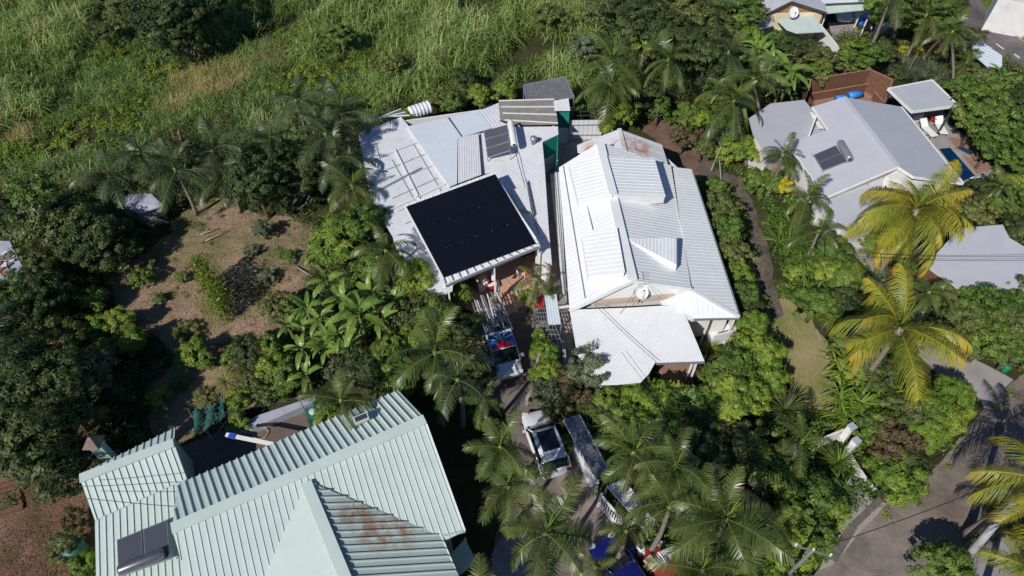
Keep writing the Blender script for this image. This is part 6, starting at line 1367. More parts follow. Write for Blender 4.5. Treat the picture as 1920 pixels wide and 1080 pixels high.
# feather palms -----------------------------------------------------------------
PG = 'feather palms along the driveway'; PW = 'dark feather palms beside the field'; PT = 'feather palms behind the white house'; PR = 'feather palms in the side garden'
PALMS = [
 (938,838,6.2,2.1,'palm','feather palm overhanging the bonnet of the white hatchback',12,PG),
 (952,912,5.6,2.3,'palm','feather palm directly below the white hatchback, on its shaded side',12,PG),
 (1024,1000,6.0,2.9,'palm','large feather palm between the iron gate and the blue car',13,PG),
 (1118,1064,4.2,1.2,'palm','small bright feather palm with its crown on the blue car edge',8,PG),
 (1188,850,6.2,2.4,'palm','feather palm over the grey ribbed canopy',13,PG),
 (1266,874,6.8,2.4,'palm','tall feather palm just right of the one over the grey ribbed canopy',12,PG),
 (1362,972,7.0,2.9,'palm','largest dark feather palm, nearest the crossarm pole',14,PG),
 (1174,994,4.6,1.4,'palm','young feather palm at the lower end of the white railing',9,PG),
 (1256,950,6.0,2.1,'palm','feather palm whose fronds cover the short striped canopy piece',12,PG),
 (1316,1070,5.5,2.3,'palm','feather palm beside the red car with drooping brownish fronds',12,PG),
 (1372,1090,5.0,2.4,'palm','feather palm at the bottom below the largest dark palm',10,PG),
 (908,752,3.4,1.5,'palm','feather palm with one bright frond under the nose of the pickup',8,PG),
 (816,662,5.6,2.9,'palm','feather palm left of the pickup bed',13,PG),
 (858,712,5.0,2.3,'palmdark','shaded feather palm between the pickup and the mint green roof',10,PG),
 (640,752,4.0,2.3,'palm','feather palm rising behind the ridge of the mint green roof',9,PG),
 (1006,524,3.6,1.6,'palm','small palm growing at the corner of the terracotta patio',10,PG),
 (724,470,4.6,2.3,'palm','feather palm touching the left edge of the solar roof',11,PG),
 (900,1130,5.0,2.4,'palm','feather palm below the iron gate',9,PG),
 (662,352,3.6,2.6,'palm','feather palm leaning over the shaded lean-to roof',12,PW),
 (612,256,4.9,3.2,'palmdark','tallest dark feather palm beside the shed roofs',14,PW),
 (640,215,4.4,2.9,'palmdark','dark feather palm farthest back beside the shed roofs',12,PW),
 (634,296,4.0,2.7,'palmdark','dark feather palm in front of the tallest one beside the shed roofs',12,PW),
 (556,190,3.7,2.6,'palmdark','dark feather palm standing in the edge of the tall grass',11,PW),
 (508,262,3.4,2.6,'palmdark','dark feather palm with one pale frond left of the tallest palm',11,PW),
 (206,330,3.6,2.8,'palmdark','feather palm with sunlit fronds left of the small pale roof',12,PW),
 (262,286,3.8,2.8,'palmdark','dark feather palm behind the small pale roof',12,PW),
 (330,322,4.1,3.0,'palmdark','dark feather palm right above the small pale roof',13,PW),
 (400,285,4.0,3.0,'palmdark','dark feather palm beside the reddish dead trunk',12,PW),
 (424,334,3.3,2.6,'palmdark','dark feather palm between the small pale roof and the glossy tree',11,PW),
 (-8,640,3.3,2.9,'palmdark','greyish palm fronds entering over the shaded thicket below the old shed',11,PW),
 (1148,118,5.4,3.2,'palm','rear palm of the pair beside the sheet metal fence',12,PT),
 (1144,160,4.8,3.1,'palm','front palm of the pair beside the sheet metal fence',12,PT),
 (1254,112,5.8,2.7,'palm','slender palm with hanging fronds above the red soil patch',13,PT),
 (1376,190,5.1,3.2,'palm','leaning palm above the yellow green trunk at the flat grey roof',13,PT),
 (1366,100,5.1,2.7,'palmdark','dark palm behind the leaning palm, near the green hill trees',10,PT),
 (1412,148,5.0,2.9,'palm','palm between the leaning palm and the banana clump',11,PT),
 (1326,18,4.8,2.6,'palmdark','dark palm in the trees beside the brown gabled house',10,PT),
 (1468,290,4.2,1.9,'palm','palm with yellowing fronds at the grey roof wall',10,PR),
 (1515,372,4.4,2.2,'palm','palm whose fronds lie over the lower flat grey roof edge',11,PR),
 (1536,432,3.8,2.1,'palm','upright bright palm below the lower flat grey roof',10,PR),
 (1786,60,5.0,2.3,'palm','palm with pale leaning trunk beside the street',11,PT),
 (1736,30,5.2,2.7,'palm','palm in the big trees near the street bend',10,PT),
 (1672,-8,8.0,2.6,'palmdark','clump palm on long leaning trunks behind the white covered table',12,PT),
 (1812,118,2.7,2.0,'palm','palm beside the pale sheet shelter',11,PT),
 (1504,828,3.4,1.9,'palm','young yellow green palm with wide fronds left of the white garden wall',7,PR),
 (1440,985,3.0,1.4,'palm','low palm at the edge of the front garden above the crossarm pole',9,PR),
 (1742,548,4.4,1.6,'palm','light green palm between the two golden palms',12,PR),
 (1880,350,3.6,1.5,'palm','palm at the corner beyond the pool deck',10,PR),
]
for (x, y, z, fl, k, lb, n, gr) in PALMS: palm(x, y, z, fl, k, lb, n, group=gr, lean=(2.0,-1.2) if 'leaning' in lb and 'long' not in lb and 'over' not in lb else None)
CG = 'golden coconut palms'
palm(1716, 396, 6.8, 3.7, 'coco', 'upper golden coconut palm overlapping the grey house and flat roof', 28, group=CG, r=.15, seed=5)
palm(1686, 616, 6.0, 3.9, 'coco', 'lower golden coconut palm beside the concrete drive', 17, group=CG, r=.15, seed=12)
palm(1950, 900, 6.5, 3.0, 'coco', 'golden palm at the road edge, above the leaning concrete pole', 12, group=CG, r=.15)
palm(1965, 1085, 6.0, 3.2, 'coco', 'golden palm at the corner below the leaning concrete pole', 12, group=CG, r=.15)
# the yellow green trunk and bare dead trunk
mb = MB(); a = P(1404,262,0); b = P(1396,205,4.2); mb.tube([a, a.lerp(b,.5), b], [.22,.17,.13], 8); tag(mb.build('palm_trunk', M['shaft'], None, True), 'smooth yellow green palm trunk against the flat grey roof', 'trunk')
mb = MB(); mb.tube([P(346,274,.0), P(342,262,3.0), P(335,247,5.0)], [.16,.14,.08], 7); tag(mb.build('dead_trunk', plain('reddish_dead_trunk',(.28,.13,.09),.9), None, True), 'reddish dead palm trunk poking out of the dark palms', 'trunk')
# bananas -------------------------------------------------------------------------
for x, y, z, fl, n, lb in [
 (672,588,3.3,2.1,10,'tallest banana plant at the centre of the clump, with a pale stem'), (612,528,2.6,1.6,9,'banana plant at the upper left of the clump, towards the clearing'),
 (694,548,2.6,1.7,9,'banana plant at the upper right of the clump, towards the shed corner'), (714,600,2.4,1.6,9,'banana plant on the side of the clump facing the ferny bush'),
 (574,580,2.2,1.5,9,'banana plant with a brown dead leaf, on the clearing side'), (632,628,2.3,1.6,9,'banana plant at the lower middle of the clump'),
 (566,655,2.1,1.5,9,'lowest banana plant of the clump, towards the papaya shrubs'), (540,610,2.0,1.4,7,'small banana plant nearest the shrub on the clearing edge'), (592,478,1.8,1.1,5,'young banana plant with yellow leaves standing alone in the dry grass'),
 (574,702,1.8,1.4,7,'banana plant behind the long mint green roof'), (650,660,2.0,1.5,7,'banana plant with an orange dying leaf below the clump'),
 (645,560,2.6,1.6,9,'banana plant between the tallest one and the upper left one'), (600,600,2.3,1.5,9,'banana plant left of the pale stem at the heart of the clump'), (735,560,2.2,1.3,8,'banana plant at the shed end of the clump'), (610,650,2.0,1.4,9,'banana plant tucked low between the lower middle and lowest ones'),
 (1482,136,3.8,2.3,10,'large banana plant beside the brown board enclosure'), (1446,118,3.6,2.2,9,'banana plant behind the leaning palm'), (1462,165,2.8,1.9,9,'banana plant shading the flat grey roof corner'), (1424,96,3.4,2.0,8,'banana plant farthest back behind the leaning palm'),
 (1740,62,2.4,1.5,7,'small star shaped banana plant beside the yellow flowering hedge'), (1878,146,2.6,1.8,8,'banana plant below the pale sheet shelter'), (1905,165,2.2,1.6,8,'banana plant nearest the right end of the street'),
 (1468,850,1.6,1.1,6,'small banana plant in the front garden near the cycad')]: banana(x, y, z, fl, lb, n)
# trees and shrubs ---------------------------------------------------------------
T_ = [
 (345,70,2.6,2.4,'dark','dark bushy tree at the near side of the cane field trees'), (196,60,1.6,1.5,'dark','dark bush in the gap between the cane stands'), (640,70,2.2,1.6,'mid','green bush in the tall grass strip'), (1030,30,2.0,1.8,'olive','olive bush at the far end of the tall grass'), (870,150,1.5,1.3,'dark','dark bush in the tall grass above the sheds'), (740,120,1.6,1.4,'olive','olive bush in the tall grass above the ribbed tank'),
 (112,420,3.0,3.2,'olive','olive green tree between the old shed and the small pale roof'), (176,465,2.4,2.5,'dark','dark tree shading the upper corner of the clearing'), (72,380,2.6,2.5,'mid','green tree behind the old shed at the field edge'),
 (232,478,1.2,1.2,'dark','dark bush at the shadow edge of the clearing'), (262,520,.8,.9,'mid','leafy shrub standing in the clearing shadow'), (20,400,2.4,2.4,'dark','dark tree at the field edge above the old shed'),
 (484,350,3.0,2.3,'glossy','rounded glossy leafed tree above the clearing'), (500,300,2.6,2.0,'dark','dark tree behind the glossy rounded tree'), (560,335,2.2,1.6,'dark','dark bush behind the bleached bare shrub'),
 (306,42,3.6,4.0,'dark','large dark tree standing in the cane field'), (372,20,3.2,3.4,'dark','dark tree beside the larger one in the cane field'), (236,20,2.6,2.4,'olive','olive tree on the far side of the dark field trees'),
 (64,838,3.8,3.0,'dark','large dark leafed tree beside the red soil yard'), (118,880,2.4,1.9,'dark','dark tree touching the chimney wing of the green house'), (100,740,3.8,2.8,'dark','dark tree above the large one by the red soil yard'), (30,760,3.6,3.0,'dark','dark tree near the soil steps at the frame edge'),
 (165,700,2.4,1.8,'silver','shrub with pale leaf tips in the dark garden'), (215,750,1.1,1.1,'dark','low dark shrub in the shade above the chimney'), (112,640,2.0,1.6,'olive','olive shrub in the deep shade left of the papaya'), (40,680,2.4,2.0,'dark','dark bush below the greyish palm fronds'), (60,580,2.6,2.2,'dark','dark bush below the old shed'), (20,560,2.4,1.8,'mid','green bush against the old shed wall'),
 (110,560,1.5,1.6,'dark','dark shrub between the old shed and the tall green screen shrub'), (80,505,1.9,2.0,'dark','dark tree beside the litter covered shed'),
 (172,560,1.3,1.0,'lime','upright light green shrub, upper end of the screen by the clearing'), (190,612,1.3,1.1,'lime','light green shrub, lower end of the screen by the clearing'), (226,600,1.3,1.0,'fern','papaya tree with star shaped leaves beside the clearing'), (246,636,1.4,1.0,'fern','low papaya shrub below the taller papaya'), (205,655,1.1,1.2,'mid','green bush at the foot of the papaya'),
 (364,662,.8,1.1,'fern','low spreading papaya plant in the middle of the clearing'), (390,682,.6,.8,'mid','low green plant beside the spreading papaya'), (466,662,1.1,1.2,'dark','dark bush at the lower edge of the clearing'), (440,668,.8,.9,'mid','leafy plant between the papaya and the dark bush'), (508,655,1.0,1.0,'mid','green shrub between the dark bush and the banana clump'),
 (298,744,.7,.75,'lime','small yellow green shrub alone in the brown shade'), (522,575,1.2,1.2,'olive','olive shrub at the clearing edge beside the banana clump'), (492,432,.8,.9,'silver','grey green tuft shrub at the top of the clearing'),
 (632,452,2.4,2.0,'fern','feathery green shrub above the banana clump'), (668,430,2.6,2.0,'mid','green tree below the lean-to roof corner'), (612,478,1.6,1.2,'lime','light green bush at the foot of the feathery shrub'), (706,418,2.0,1.4,'fern','feathery bush against the shaded lean-to roof'), (700,508,2.0,1.6,'mid','green bush between the feathery shrub and solar roof palm'),
 (778,528,2.2,1.6,'fern','ferny bush at the lower corner of the shed roof'), (812,592,2.0,1.7,'mid','green bush between the ferny bush and the pickup palm'), (760,590,1.8,1.5,'olive','olive bush beside the banana clump, shed side'), (786,628,1.6,1.3,'lime','pale green shrub above the palm left of the pickup'), (726,660,1.8,1.5,'mid','green bush left of the pickup palm'), (690,690,1.8,1.6,'dark','dark bush behind the long mint roof, near the bananas'), (740,712,1.8,1.5,'mid','green bush at the end of the mint green ridge'), (640,700,1.3,1.3,'silver','pale weedy bush behind the mint green roof'),
 (500,735,.9,.9,'olive','olive bush beside the grass fountain'), (540,716,1.2,1.2,'mid','green bush above the terrace wall'), (520,690,1.2,1.2,'lime','light weedy bush below the clearing'), (452,748,.9,.9,'lime','light green creeper heap beside the shade net'), (445,790,.8,.7,'lime','yellow green creeper over the terrace wall end'), (612,772,1.0,.8,'lime','yellowish shrub beside the terrace box'),
 (884,700,2.2,1.6,'dark','dark shrub between the shaded palm and the pickup'), (880,620,1.6,1.2,'dark','dark shrub against the pickup bed'), (862,560,1.4,1.0,'broad','large leafed shrub in the patio corner'),
 (1020,660,1.8,.95,'lime','lime green climbing shrub on the driveway wall, upper part'), (1026,700,1.8,1.0,'lime','lime green climbing shrub on the driveway wall, lower part'), (1022,740,1.6,1.2,'silver','grey green shrub at the bend of the driveway'), (1012,632,1.6,.6,'lime','small lime green shrub beside the wire cages'), (990,560,1.3,.7,'lime','light shrub below the small patio palm'), (1046,768,1.4,1.0,'olive','olive shrub at the head of the grey ribbed canopy'), (1066,830,1.0,.6,'lime','yellow green shrub over the white driveway wall'),
 (1098,688,2.4,1.35,'silver','wispy grey green shrub growing over the veranda roof corner'), (1082,722,1.8,1.3,'brown','brownish shrub beside the wispy grey green shrub'), (1140,752,1.2,1.3,'mid','green shrub below the veranda roof'), (1196,750,1.4,1.4,'fern','ferny green shrub at the front edge of the veranda roof'), (1232,732,1.3,.9,'mid','green shrub beside the veranda deck'), (1160,790,1.3,1.3,'mid','low green plants left of the grey canopy palm'), (1110,772,1.2,1.2,'dark','dark broad plant beside the ribbed canopy'),
 (1254,760,1.8,1.6,'limebroad','large leafed shrub in front of the veranda deck'), (1300,770,1.8,1.7,'broad','large leafed shrub in the middle of the front garden'), (1350,752,1.8,1.7,'limebroad','light large leafed shrub right of the garden middle'), (1288,726,1.0,.6,'redleaf','dark red shrub beside the veranda deck'), (1318,700,.9,.5,'redleaf','small reddish shrub by the bare soil spot'), (1246,790,1.6,1.5,'mid','green shrub above the tall canopy palm'), (1310,820,1.8,1.8,'dark','dark shrub between the canopy palms and front garden'),
 (1372,690,2.0,1.7,'mid','green shrub beside the porch of the white house'), (1398,655,1.7,1.3,'lime','lime shrub at the porch corner of the white house'), (1432,665,1.5,1.4,'lime','yellow green tree nearest the back lawn'), (1412,612,1.8,1.1,'fern','ferny shrub below the hedge along the white house'), (1442,712,1.3,1.2,'lime','bright round shrub beside the lawn shadow'), (1402,742,1.5,1.4,'lime','bright green shrub left of the cycad'), (1360,720,1.9,1.5,'mid','green shrub between the light large leafed ones'),
 (1345,352,1.5,1.0,'mid','green shrub at the top of the hedge along the white house'), (1352,392,2.0,1.4,'olive','olive shrub in the hedge where the red leaves grow'), (1364,376,1.2,.5,'redleaf','red leafed sprig on top of the hedge'), (1362,430,2.2,1.5,'mid','bushiest green shrub of the hedge along the white house'), (1372,472,1.9,1.2,'olive','olive shrub in the middle of the hedge along the house'), (1386,512,1.6,1.0,'lime','light shrub low in the hedge along the house'), (1396,550,1.6,1.1,'mid','green shrub in the lower hedge along the house'), (1405,575,1.3,.9,'dark','dark shrub at the lower hedge end'), (1330,372,1.4,.8,'dark','dark shrub squeezed against the white house eave'),
 (1282,262,1.4,1.25,'brown','brownish round shrub on the red soil patch'), (1318,278,1.3,1.1,'olive','olive shrub beside the brownish round one'), (1380,276,1.6,1.5,'lime','bright green shrub at the slanting pole'), (1352,258,1.4,1.0,'silver','dusty shrub with white flowers left of the yellow green trunk'), (1424,290,1.5,1.2,'lime','light green shrub below the flat grey roof corner'), (1416,338,1.2,1.2,'mid','green shrub beside the garden stake'), (1445,340,1.4,1.2,'mid','green shrub below the yellowing palm'), (1470,350,1.4,.9,'gold','yellow leafed shrub at the grey house wall'),
 (1214,56,4.2,3.4,'dark','large dark tree at the edge of the tall grass'), (1262,90,4.0,3.2,'dark','dark tree right behind the slender palm'), (1290,30,4.0,3.4,'olive','olive tree behind the large dark one'), (1324,112,3.8,2.8,'dark','dark rounded tree above the red soil patch'), (1180,20,3.4,3.0,'dark','dark tree with black hollow beside the grass'), (1208,88,3.2,1.7,'lime','light green tree beside the pair of palms'), (1350,60,3.4,2.4,'olive','yellowish olive tree below the dark palm'), (1390,40,3.2,2.4,'mid','green tree beside the brown gabled house wall'), (1378,-4,3.6,2.8,'mid','green tree at the frame top beside the gabled house'), (1400,82,2.8,2.0,'lime','bright green tree in front of the gabled house'), (1240,-10,3.8,3.2,'dark','dark tree farthest back among the hill trees'), (1120,20,2.4,2.0,'olive','olive bush in the tall grass above the palm pair'), (1090,90,2.0,1.6,'silver','pale bush in the tall grass behind the smoked canopy'), (1170,210,2.2,1.2,'limebroad','light large leafed vine beside the sheet metal fence'), (1140,240,1.6,.8,'limebroad','light leafed plant at the fence end'), (1200,180,2.4,1.8,'dark','dark bush between the palm pair and the slender palm'),
 (1236,205,1.6,1.2,'mid','green shrub at the edge of the red soil patch'), (1290,215,1.6,1.2,'mid','leafy shrub behind the red soil patch'), (1320,222,1.6,.9,'lime','yellow green broad leafed shrub beside the leaning palm'),
 (1495,98,1.8,1.8,'dark','dark shrub in front of the mint porch roof'), (1538,118,2.0,1.9,'olive','olive shrub below the thin white wall'), (1592,112,2.0,1.8,'mid','green tree between the thin white wall and brown enclosure'), (1620,112,2.4,2.0,'mid','green tree right above the brown enclosure'), (1650,96,2.2,1.7,'dark','dark shrub left of the yellow flowering hedge'), (1450,82,1.6,1.4,'mid','green shrub against the mint porch roof'), (1528,140,2.0,1.5,'mid','green shrub at the corner of the brown enclosure'),
 (1700,15,3.8,3.2,'mid','large green tree near the street bend'), (1740,40,3.4,2.8,'mid','green tree behind the star shaped banana plant'), (1768,12,3.2,2.4,'dark','dark tree closest to the street bend'), (1650,20,3.2,2.0,'lime','yellow green tree beside the mint carport'), (1800,80,2.8,1.9,'dark','dark tree around the pale leaning palm trunk'), (1770,90,2.2,1.4,'dark','dark shrub at the foot of the pale leaning trunk'),
 (1720,103,.9,.9,'gold','yellow flowering bush, middle of the low hedge'), (1692,101,.9,.9,'gold','yellow flowering bush, end of the low hedge towards the gabled house'), (1746,106,.9,.8,'gold','yellow flowering bush, end of the low hedge towards the street'),
 (1840,150,2.0,1.5,'olive','olive shrub between the pavilion and the sheet shelter'), (1800,165,1.8,1.4,'mid','green shrub behind the pavilion roof'), (1868,180,2.2,1.7,'lime','yellow green tree beside the street banana plants'), (1910,200,2.4,2.0,'dark','dark tree at the frame edge below the street'),
 (1836,222,2.8,2.6,'mid','large green tree beyond the pavilion terrace'), (1874,248,2.8,2.5,'mid','green tree beside the larger one beyond the terrace'), (1812,210,2.2,1.6,'olive','olive shrub between the pavilion and the large green tree'), (1852,280,2.0,1.6,'mid','green shrub at the end of the pool deck'), (1905,300,2.2,1.9,'mid','green shrub right of the terrace trees'), (1850,370,1.8,1.6,'dark','dark shrub below the pool'), (1890,390,2.0,1.8,'mid','green tree above the flat grey roof'), (1830,400,1.8,1.4,'olive','olive shrub between the golden palm and flat grey roof'), (1915,440,2.2,1.7,'dark','dark tree overhanging the flat grey roof'), (1915,360,2.0,1.7,'lime','light green tree at the frame edge beyond the pool'),
 (1500,400,1.2,1.1,'mid','green bush left of the upright bright palm'), (1500,515,1.1,.9,'lime','lime shrub beside the path above the lawn'), (1552,515,1.4,1.3,'lime','rounded lime shrub below the upright bright palm'), (1560,470,1.8,1.4,'mid','green shrub below the lower flat roof corner'), (1590,520,1.8,1.5,'mid','green shrub left of the white house walk'), (1530,570,1.8,1.5,'mid','green shrub between the lime shrub and lower golden palm'), (1580,570,1.6,1.3,'dark','dark shrub left of the lower golden palm'), (1580,640,1.2,.9,'mid','green shrub beside the back lawn'), (1640,460,1.3,1.0,'lime','light shrub below the upper golden palm'), (1660,520,1.2,1.0,'silver','pale shrub beside the house walk'),
 (1600,690,1.4,1.2,'lime','light shrub at the tip of the lower golden palm'), (1650,700,1.6,1.3,'dark','dark shrub below the lower golden palm'),
 (1800,600,2.0,1.9,'olive','olive tree in the big hedge beside the concrete drive'), (1850,590,2.2,2.1,'mid','tallest green tree of the big hedge'), (1895,610,2.2,2.1,'olive','olive tree at the frame side of the big hedge'), (1850,640,2.0,1.8,'mid','green tree at the front of the big hedge'), (1900,660,1.8,1.6,'mid','green tree above the green bin'), (1790,560,1.8,1.5,'mid','green shrub against the brown board wall'), (1930,580,2.2,2.0,'mid','green tree at the frame edge of the big hedge'), (1810,650,1.5,1.2,'olive','olive shrub overhanging the concrete drive'),
 (1700,770,1.8,1.5,'olive','olive shrub in the middle of the road garden'), (1742,772,1.8,1.4,'fern','feathery lime shrub, the one beside the concrete drive shadow'), (1782,742,1.7,1.3,'fern','feathery lime shrub nearest the road bend'), (1770,790,1.6,1.3,'fern','feathery lime shrub spilling towards the road'), (1730,812,1.6,1.3,'fern','feathery lime shrub above the round lime one'), (1800,770,1.3,.9,'fern','feathery lime shrub touching the road edge'),
 (1668,830,1.6,1.4,'brown','brownish dark shrub behind the garden wall pillars'), (1700,862,1.5,1.3,'dark','dark shrub between the brownish and round lime shrubs'), (1690,896,1.5,1.5,'lime','round lime green shrub bulging over the road'), (1655,888,1.2,1.0,'lime','lime shrub leaning on the white garden wall'), (1640,800,1.5,1.2,'mid','green shrub right of the upper pillar'),
 (1530,930,1.8,1.5,'mid','green shrub inside the garden wall'), (1556,960,1.4,1.1,'fern','feathery green shrub at the gate apron'), (1520,990,1.6,1.4,'mid','green shrub above the gate apron corner'), (1490,1020,1.5,1.3,'lime','light shrub beside the crossarm pole'), (1540,1010,1.2,.9,'mid','green shrub at the road corner of the apron'), (1430,880,1.8,1.7,'mid','green shrub below the cycad'), (1400,840,1.8,1.6,'olive','olive shrub between the canopy palms and cycad'), (1470,900,1.6,1.3,'mid','green shrub left of the yellow green palm'), (1340,850,1.7,1.5,'dark','dark shrub right of the tall canopy palm'), (1440,1060,1.4,1.2,'lime','lime shrub at the bottom left of the crossarm pole'), (1410,1040,1.3,1.1,'mid','green shrub below the low garden palm'), (1480,950,1.4,1.2,'mid','green shrub above the bare soil by the low palm'),
 (1772,1058,1.6,1.4,'mid','white flowered green shrub at the road edge beside the leaning pole'), (1905,985,1.8,1.2,'olive','olive shrub behind the leaning concrete pole'), (1880,955,1.5,.9,'mid','green shrub at the top of the leaning pole shadow'),
 (160,1065,1.0,.9,'lime','yellow green shrub below the green water butt'), (120,1020,1.0,.9,'olive','olive shrub beside the green water butt'), (140,975,.8,.7,'brown','brownish shrub against the small mint green wing'),
 (770,218,1.6,.9,'lime','vine patch beside the ribbed water tank'), (850,196,1.4,1.2,'mid','green bush behind the pale sheet roofs'), (900,180,1.6,1.2,'lime','yellow green bush behind the shed roofs'), (945,170,1.6,1.1,'lime','light bush left of the smoked canopy'), (820,190,1.3,1.0,'olive','olive bush between the tank and the yellow green bush'),
]
for t in T_: tree(*t)
# rosettes, cycad, pandanus, tufts
for x, y, z, r, k, lb, cat in [
 (1470,772,1.0,1.7,'cycad','dark cycad with long arching leaves beside the lawn shadow','cycad'), (1482,450,1.5,1.5,'spear','dense spear leafed plant beside the dirt path','spear leaf plant'), (1500,480,1.2,1.2,'spear','spear leafed plant behind the dense one by the path','spear leaf plant'), (1462,420,1.1,1.0,'spear','low spear leafed plant touching the path','spear leaf plant'), (1530,545,1.3,1.2,'spear','spear leafed plant above the lawn edge','spear leaf plant'), (1512,500,1.2,1.0,'spear','spear leafed plant next to the path end','spear leaf plant'),
 (1552,600,1.0,1.0,'yucca','pale striped rosette plant beside the lawn','rosette plant'), (1572,600,1.0,.9,'yucca','second pale rosette plant, left of the lower golden palm','rosette plant'), (1572,868,.9,1.2,'yucca','yellowish screw pine in front of the white garden wall','screw pine'), (1600,755,1.2,1.3,'spearlime','light spear leafed plant above the garden wall','spear leaf plant'), (1640,740,1.2,1.3,'spearlime','light spear leafed plant below the lower golden palm','spear leaf plant'), (1590,790,1.1,1.1,'spearlime','light spear leafed plant touching the upper pillar','spear leaf plant'), (1590,700,1.1,1.1,'spearlime','light spear leafed plant on the lawn edge','spear leaf plant'), (1620,720,1.0,1.0,'spear','green spear leafed plant in the road garden','spear leaf plant'), (1680,740,1.2,1.2,'spear','green spear leafed plant near the concrete drive','spear leaf plant'), (1660,775,1.1,1.1,'spearlime','light spear leafed plant beside the brownish shrub','spear leaf plant'), (1560,935,1.0,1.1,'spear','spear leafed plant beside the gate apron','spear leaf plant'),
 (1720,520,1.4,1.1,'yucca','spiky rosette plant beside the brown board wall','rosette plant'), (1690,500,1.2,.9,'yucca','spiky rosette plant under the upper golden palm','rosette plant'), (1150,770,1.0,1.2,'spear','spear leafed plant under the veranda roof edge','spear leaf plant'), (1120,800,1.0,1.2,'spear','spear leafed plant beside the ribbed canopy','spear leaf plant'), (1180,790,1.0,1.1,'spear','spear leafed plant in the shade above the canopy palm','spear leaf plant'), (1215,780,1.0,1.0,'spear','spear leafed plant at the front of the ferny shrub','spear leaf plant'),
 (1260,222,.7,.9,'spear','spear leafed plant bordering the red soil patch, left one','spear leaf plant'), (1300,232,.7,.8,'spear','spear leafed plant bordering the red soil patch, right one','spear leaf plant'), (1340,215,1.5,1.2,'spear','spear leafed plant below the leaning palm','spear leaf plant'), (424,716,.3,1.1,'tuft','fountain of pale grass on the lower clearing','grass tuft'), (1330,655,.5,.8,'yucca','spiky plant in the porch shade of the white house','rosette plant')]:
    rosette(x, y, z, r, k, lb, cat)
SH_ = [(340,520,'small weedy shrub on the upper left of the clearing'),(470,470,'small weedy shrub above the upright hedge'),(540,480,'small weedy shrub near the fallen stalk'),(350,620,'small weedy shrub left of the hedge foot'),(455,640,'small weedy shrub right below the hedge foot'),(335,720,'small weedy shrub on the lower clearing, near the yellow green one'),(385,745,'small weedy shrub on the lower clearing above the shade net'),(500,520,'small weedy shrub right of the hedge shadow'),(300,560,'small weedy shrub on the pink soil patch'),(460,710,'small weedy shrub beside the pale grass fountain')]
for k, (x, y, lb) in enumerate(SH_): tree(x, y, .35, .55+.1*(k % 4), ('olive', 'silver', 'mid')[k % 3], lb, rz=.6, group='small weedy shrubs on the clearing')
for k, (x, y) in enumerate(((1690,122),(1710,128),(1730,132),(1750,136),(1700,140),(1722,146),(1742,122),(1672,124))):
    rosette(x, y, .5, 1.3, 'reed', 'pale grey green reed tuft in the bank behind the pavilion', 'reed tuft', 'reed_tuft', 'reed tufts behind the pavilion')
# clipped hedge in the clearing with its own upright leaves
c_ = P(412,560,0); e = empty('clipped_hedge', (c_.x, c_.y, 0), 'narrow upright hedge casting a dark block of shadow in the clearing', 'hedge')
A_ = P(393,530,0)-e.location; B_ = P(432,606,0)-e.location; g = np.random.default_rng(77); n = 5200; u = g.random(n); w = g.normal(0,.28,n); zz = g.uniform(.05,2.9,n); d_ = (B_-A_); nn = Vector((-d_.y, d_.x, 0)).normalized()
cen = np.stack([A_.x+d_.x*u+nn.x*w, A_.y+d_.y*u+nn.y*w, zz+.15*np.sin(u*17)], 1); nr = g.normal(size=(n,3))+np.array([[nn.x*1.2, nn.y*1.2, .4]])*np.sign(w)[:,None]
v, f, sz = leaf_arrays(cen, nr, .16, .07, g); link('leaves', np_mesh('leaves', v, f, sz, L['lime'], np.repeat(np.clip(g.normal(.4,.2,n),0,1),4)), e)
mb = MB(); 
for k in range(9): p = A_.lerp(B_, (k+.5)/9); mb.tube([p, p+Vector((0,0,2.0))], .04, 5)
mb.build('stems', M['bark'], e)
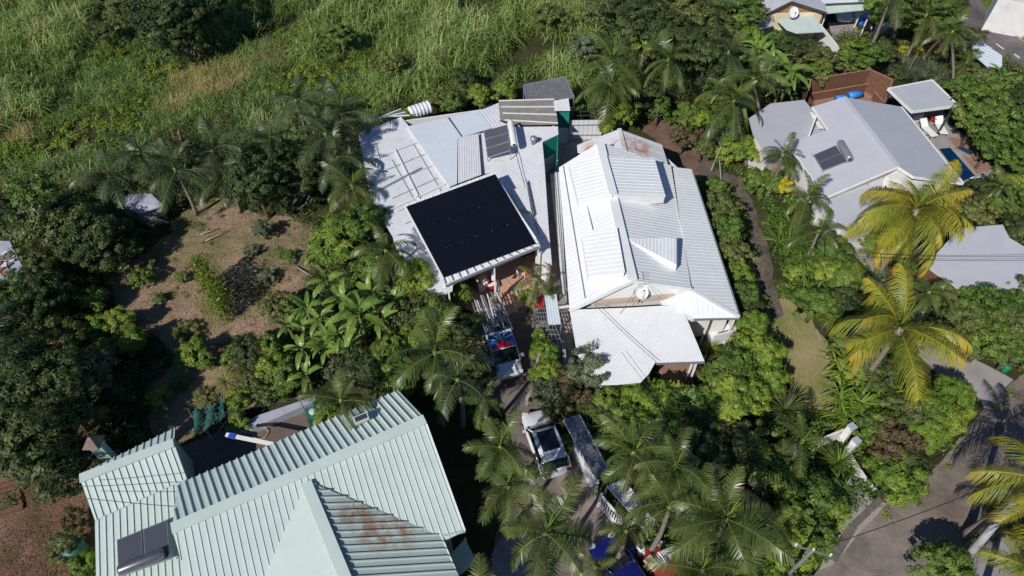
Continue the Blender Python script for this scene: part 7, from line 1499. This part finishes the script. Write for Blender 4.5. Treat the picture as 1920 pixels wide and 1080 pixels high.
# bleached bare shrub and fallen branches
def bare(px, py, h_, label, seed, col='dead', name='bare_shrub', cat='shrub'):
    g = random.Random(seed); e = empty(name, P(px, py, 0), label, cat); mb = MB()
    def br(p, d, l, r, dep):
        q = p+d*l; mb.tube([p, (p+q)/2+Vector((g.uniform(-.06,.06), g.uniform(-.06,.06), g.uniform(-.03,.08))), q], [r, r*.8, r*.55], 5)
        if dep:
            for _ in range(3 if dep > 1 else 2): br(q, (d+Vector((g.uniform(-.9,.9), g.uniform(-.9,.9), g.uniform(-.3,.5)))).normalized(), l*g.uniform(.6,.85), r*.6, dep-1)
    for k in range(6): a = g.uniform(0,6.28); br(Vector((0,0,.1)), Vector((math.cos(a), math.sin(a), .9)).normalized(), h_*.45, .05, 3)
    mb.build('branches', M[col], e, True); return e
bare(562,392,1.9,'bleached bare shrub beside the glossy rounded tree',3); bare(1440,900,1.6,'bare twiggy shrub in the front garden',5); bare(1508,300,1.2,'twiggy pale shrub by the lilac roof corner',6) if False else None
for k, (a, b, lb) in enumerate((((376,440),(412,428),'fallen palm stalk on the clearing beside the dark tree shadow'), ((385,452),(430,432),'second fallen stalk on the upper clearing'), ((555,500),(585,520),'fallen stalk in the dry grass beside the yellow banana'), ((1530,612),(1540,640),'fallen grey stem at the lawn edge'))):
    mb = MB(); mb.tube([P(*a,.12), P((a[0]+b[0])/2,(a[1]+b[1])/2-1,.25), P(*b,.1)], [.05,.04,.02], 6); tag(mb.build('fallen_branch', M['dead'], None, True), lb, 'branch', 'fallen branches')
for k, (x, y, s) in enumerate(((190,548,.35),(200,552,.25),(196,556,.3))):
    mb = MB(); c_ = P(x, y, 0); mb.lathe([(s*.7,0),(s,s*.3),(s*.8,s*.7),(s*.2,s*.9)], (c_.x,c_.y,0), 7); tag(mb.build('garden_stone', M['stone'], None, True), ['largest grey stone beside the upright lime shrub','smallest grey stone beside the upright lime shrub','middle grey stone beside the upright lime shrub'][k], 'stone', 'stones beside the lime shrub')
# soil steps at the left edge
for k in range(7):
    p = P(2+k*2, 905+k*9, 0); mb = MB(); mb.box((0,0,.06), (1.6,.35,.14), 0); o = mb.build('soil_step', M['redsoil'], None); o.location = (p.x, p.y, 0); o.rotation_euler = (0,0,.35+random.uniform(-.05,.05)); tag(o, 'red soil step on the edge of the yard', 'step', 'soil steps in the red yard')
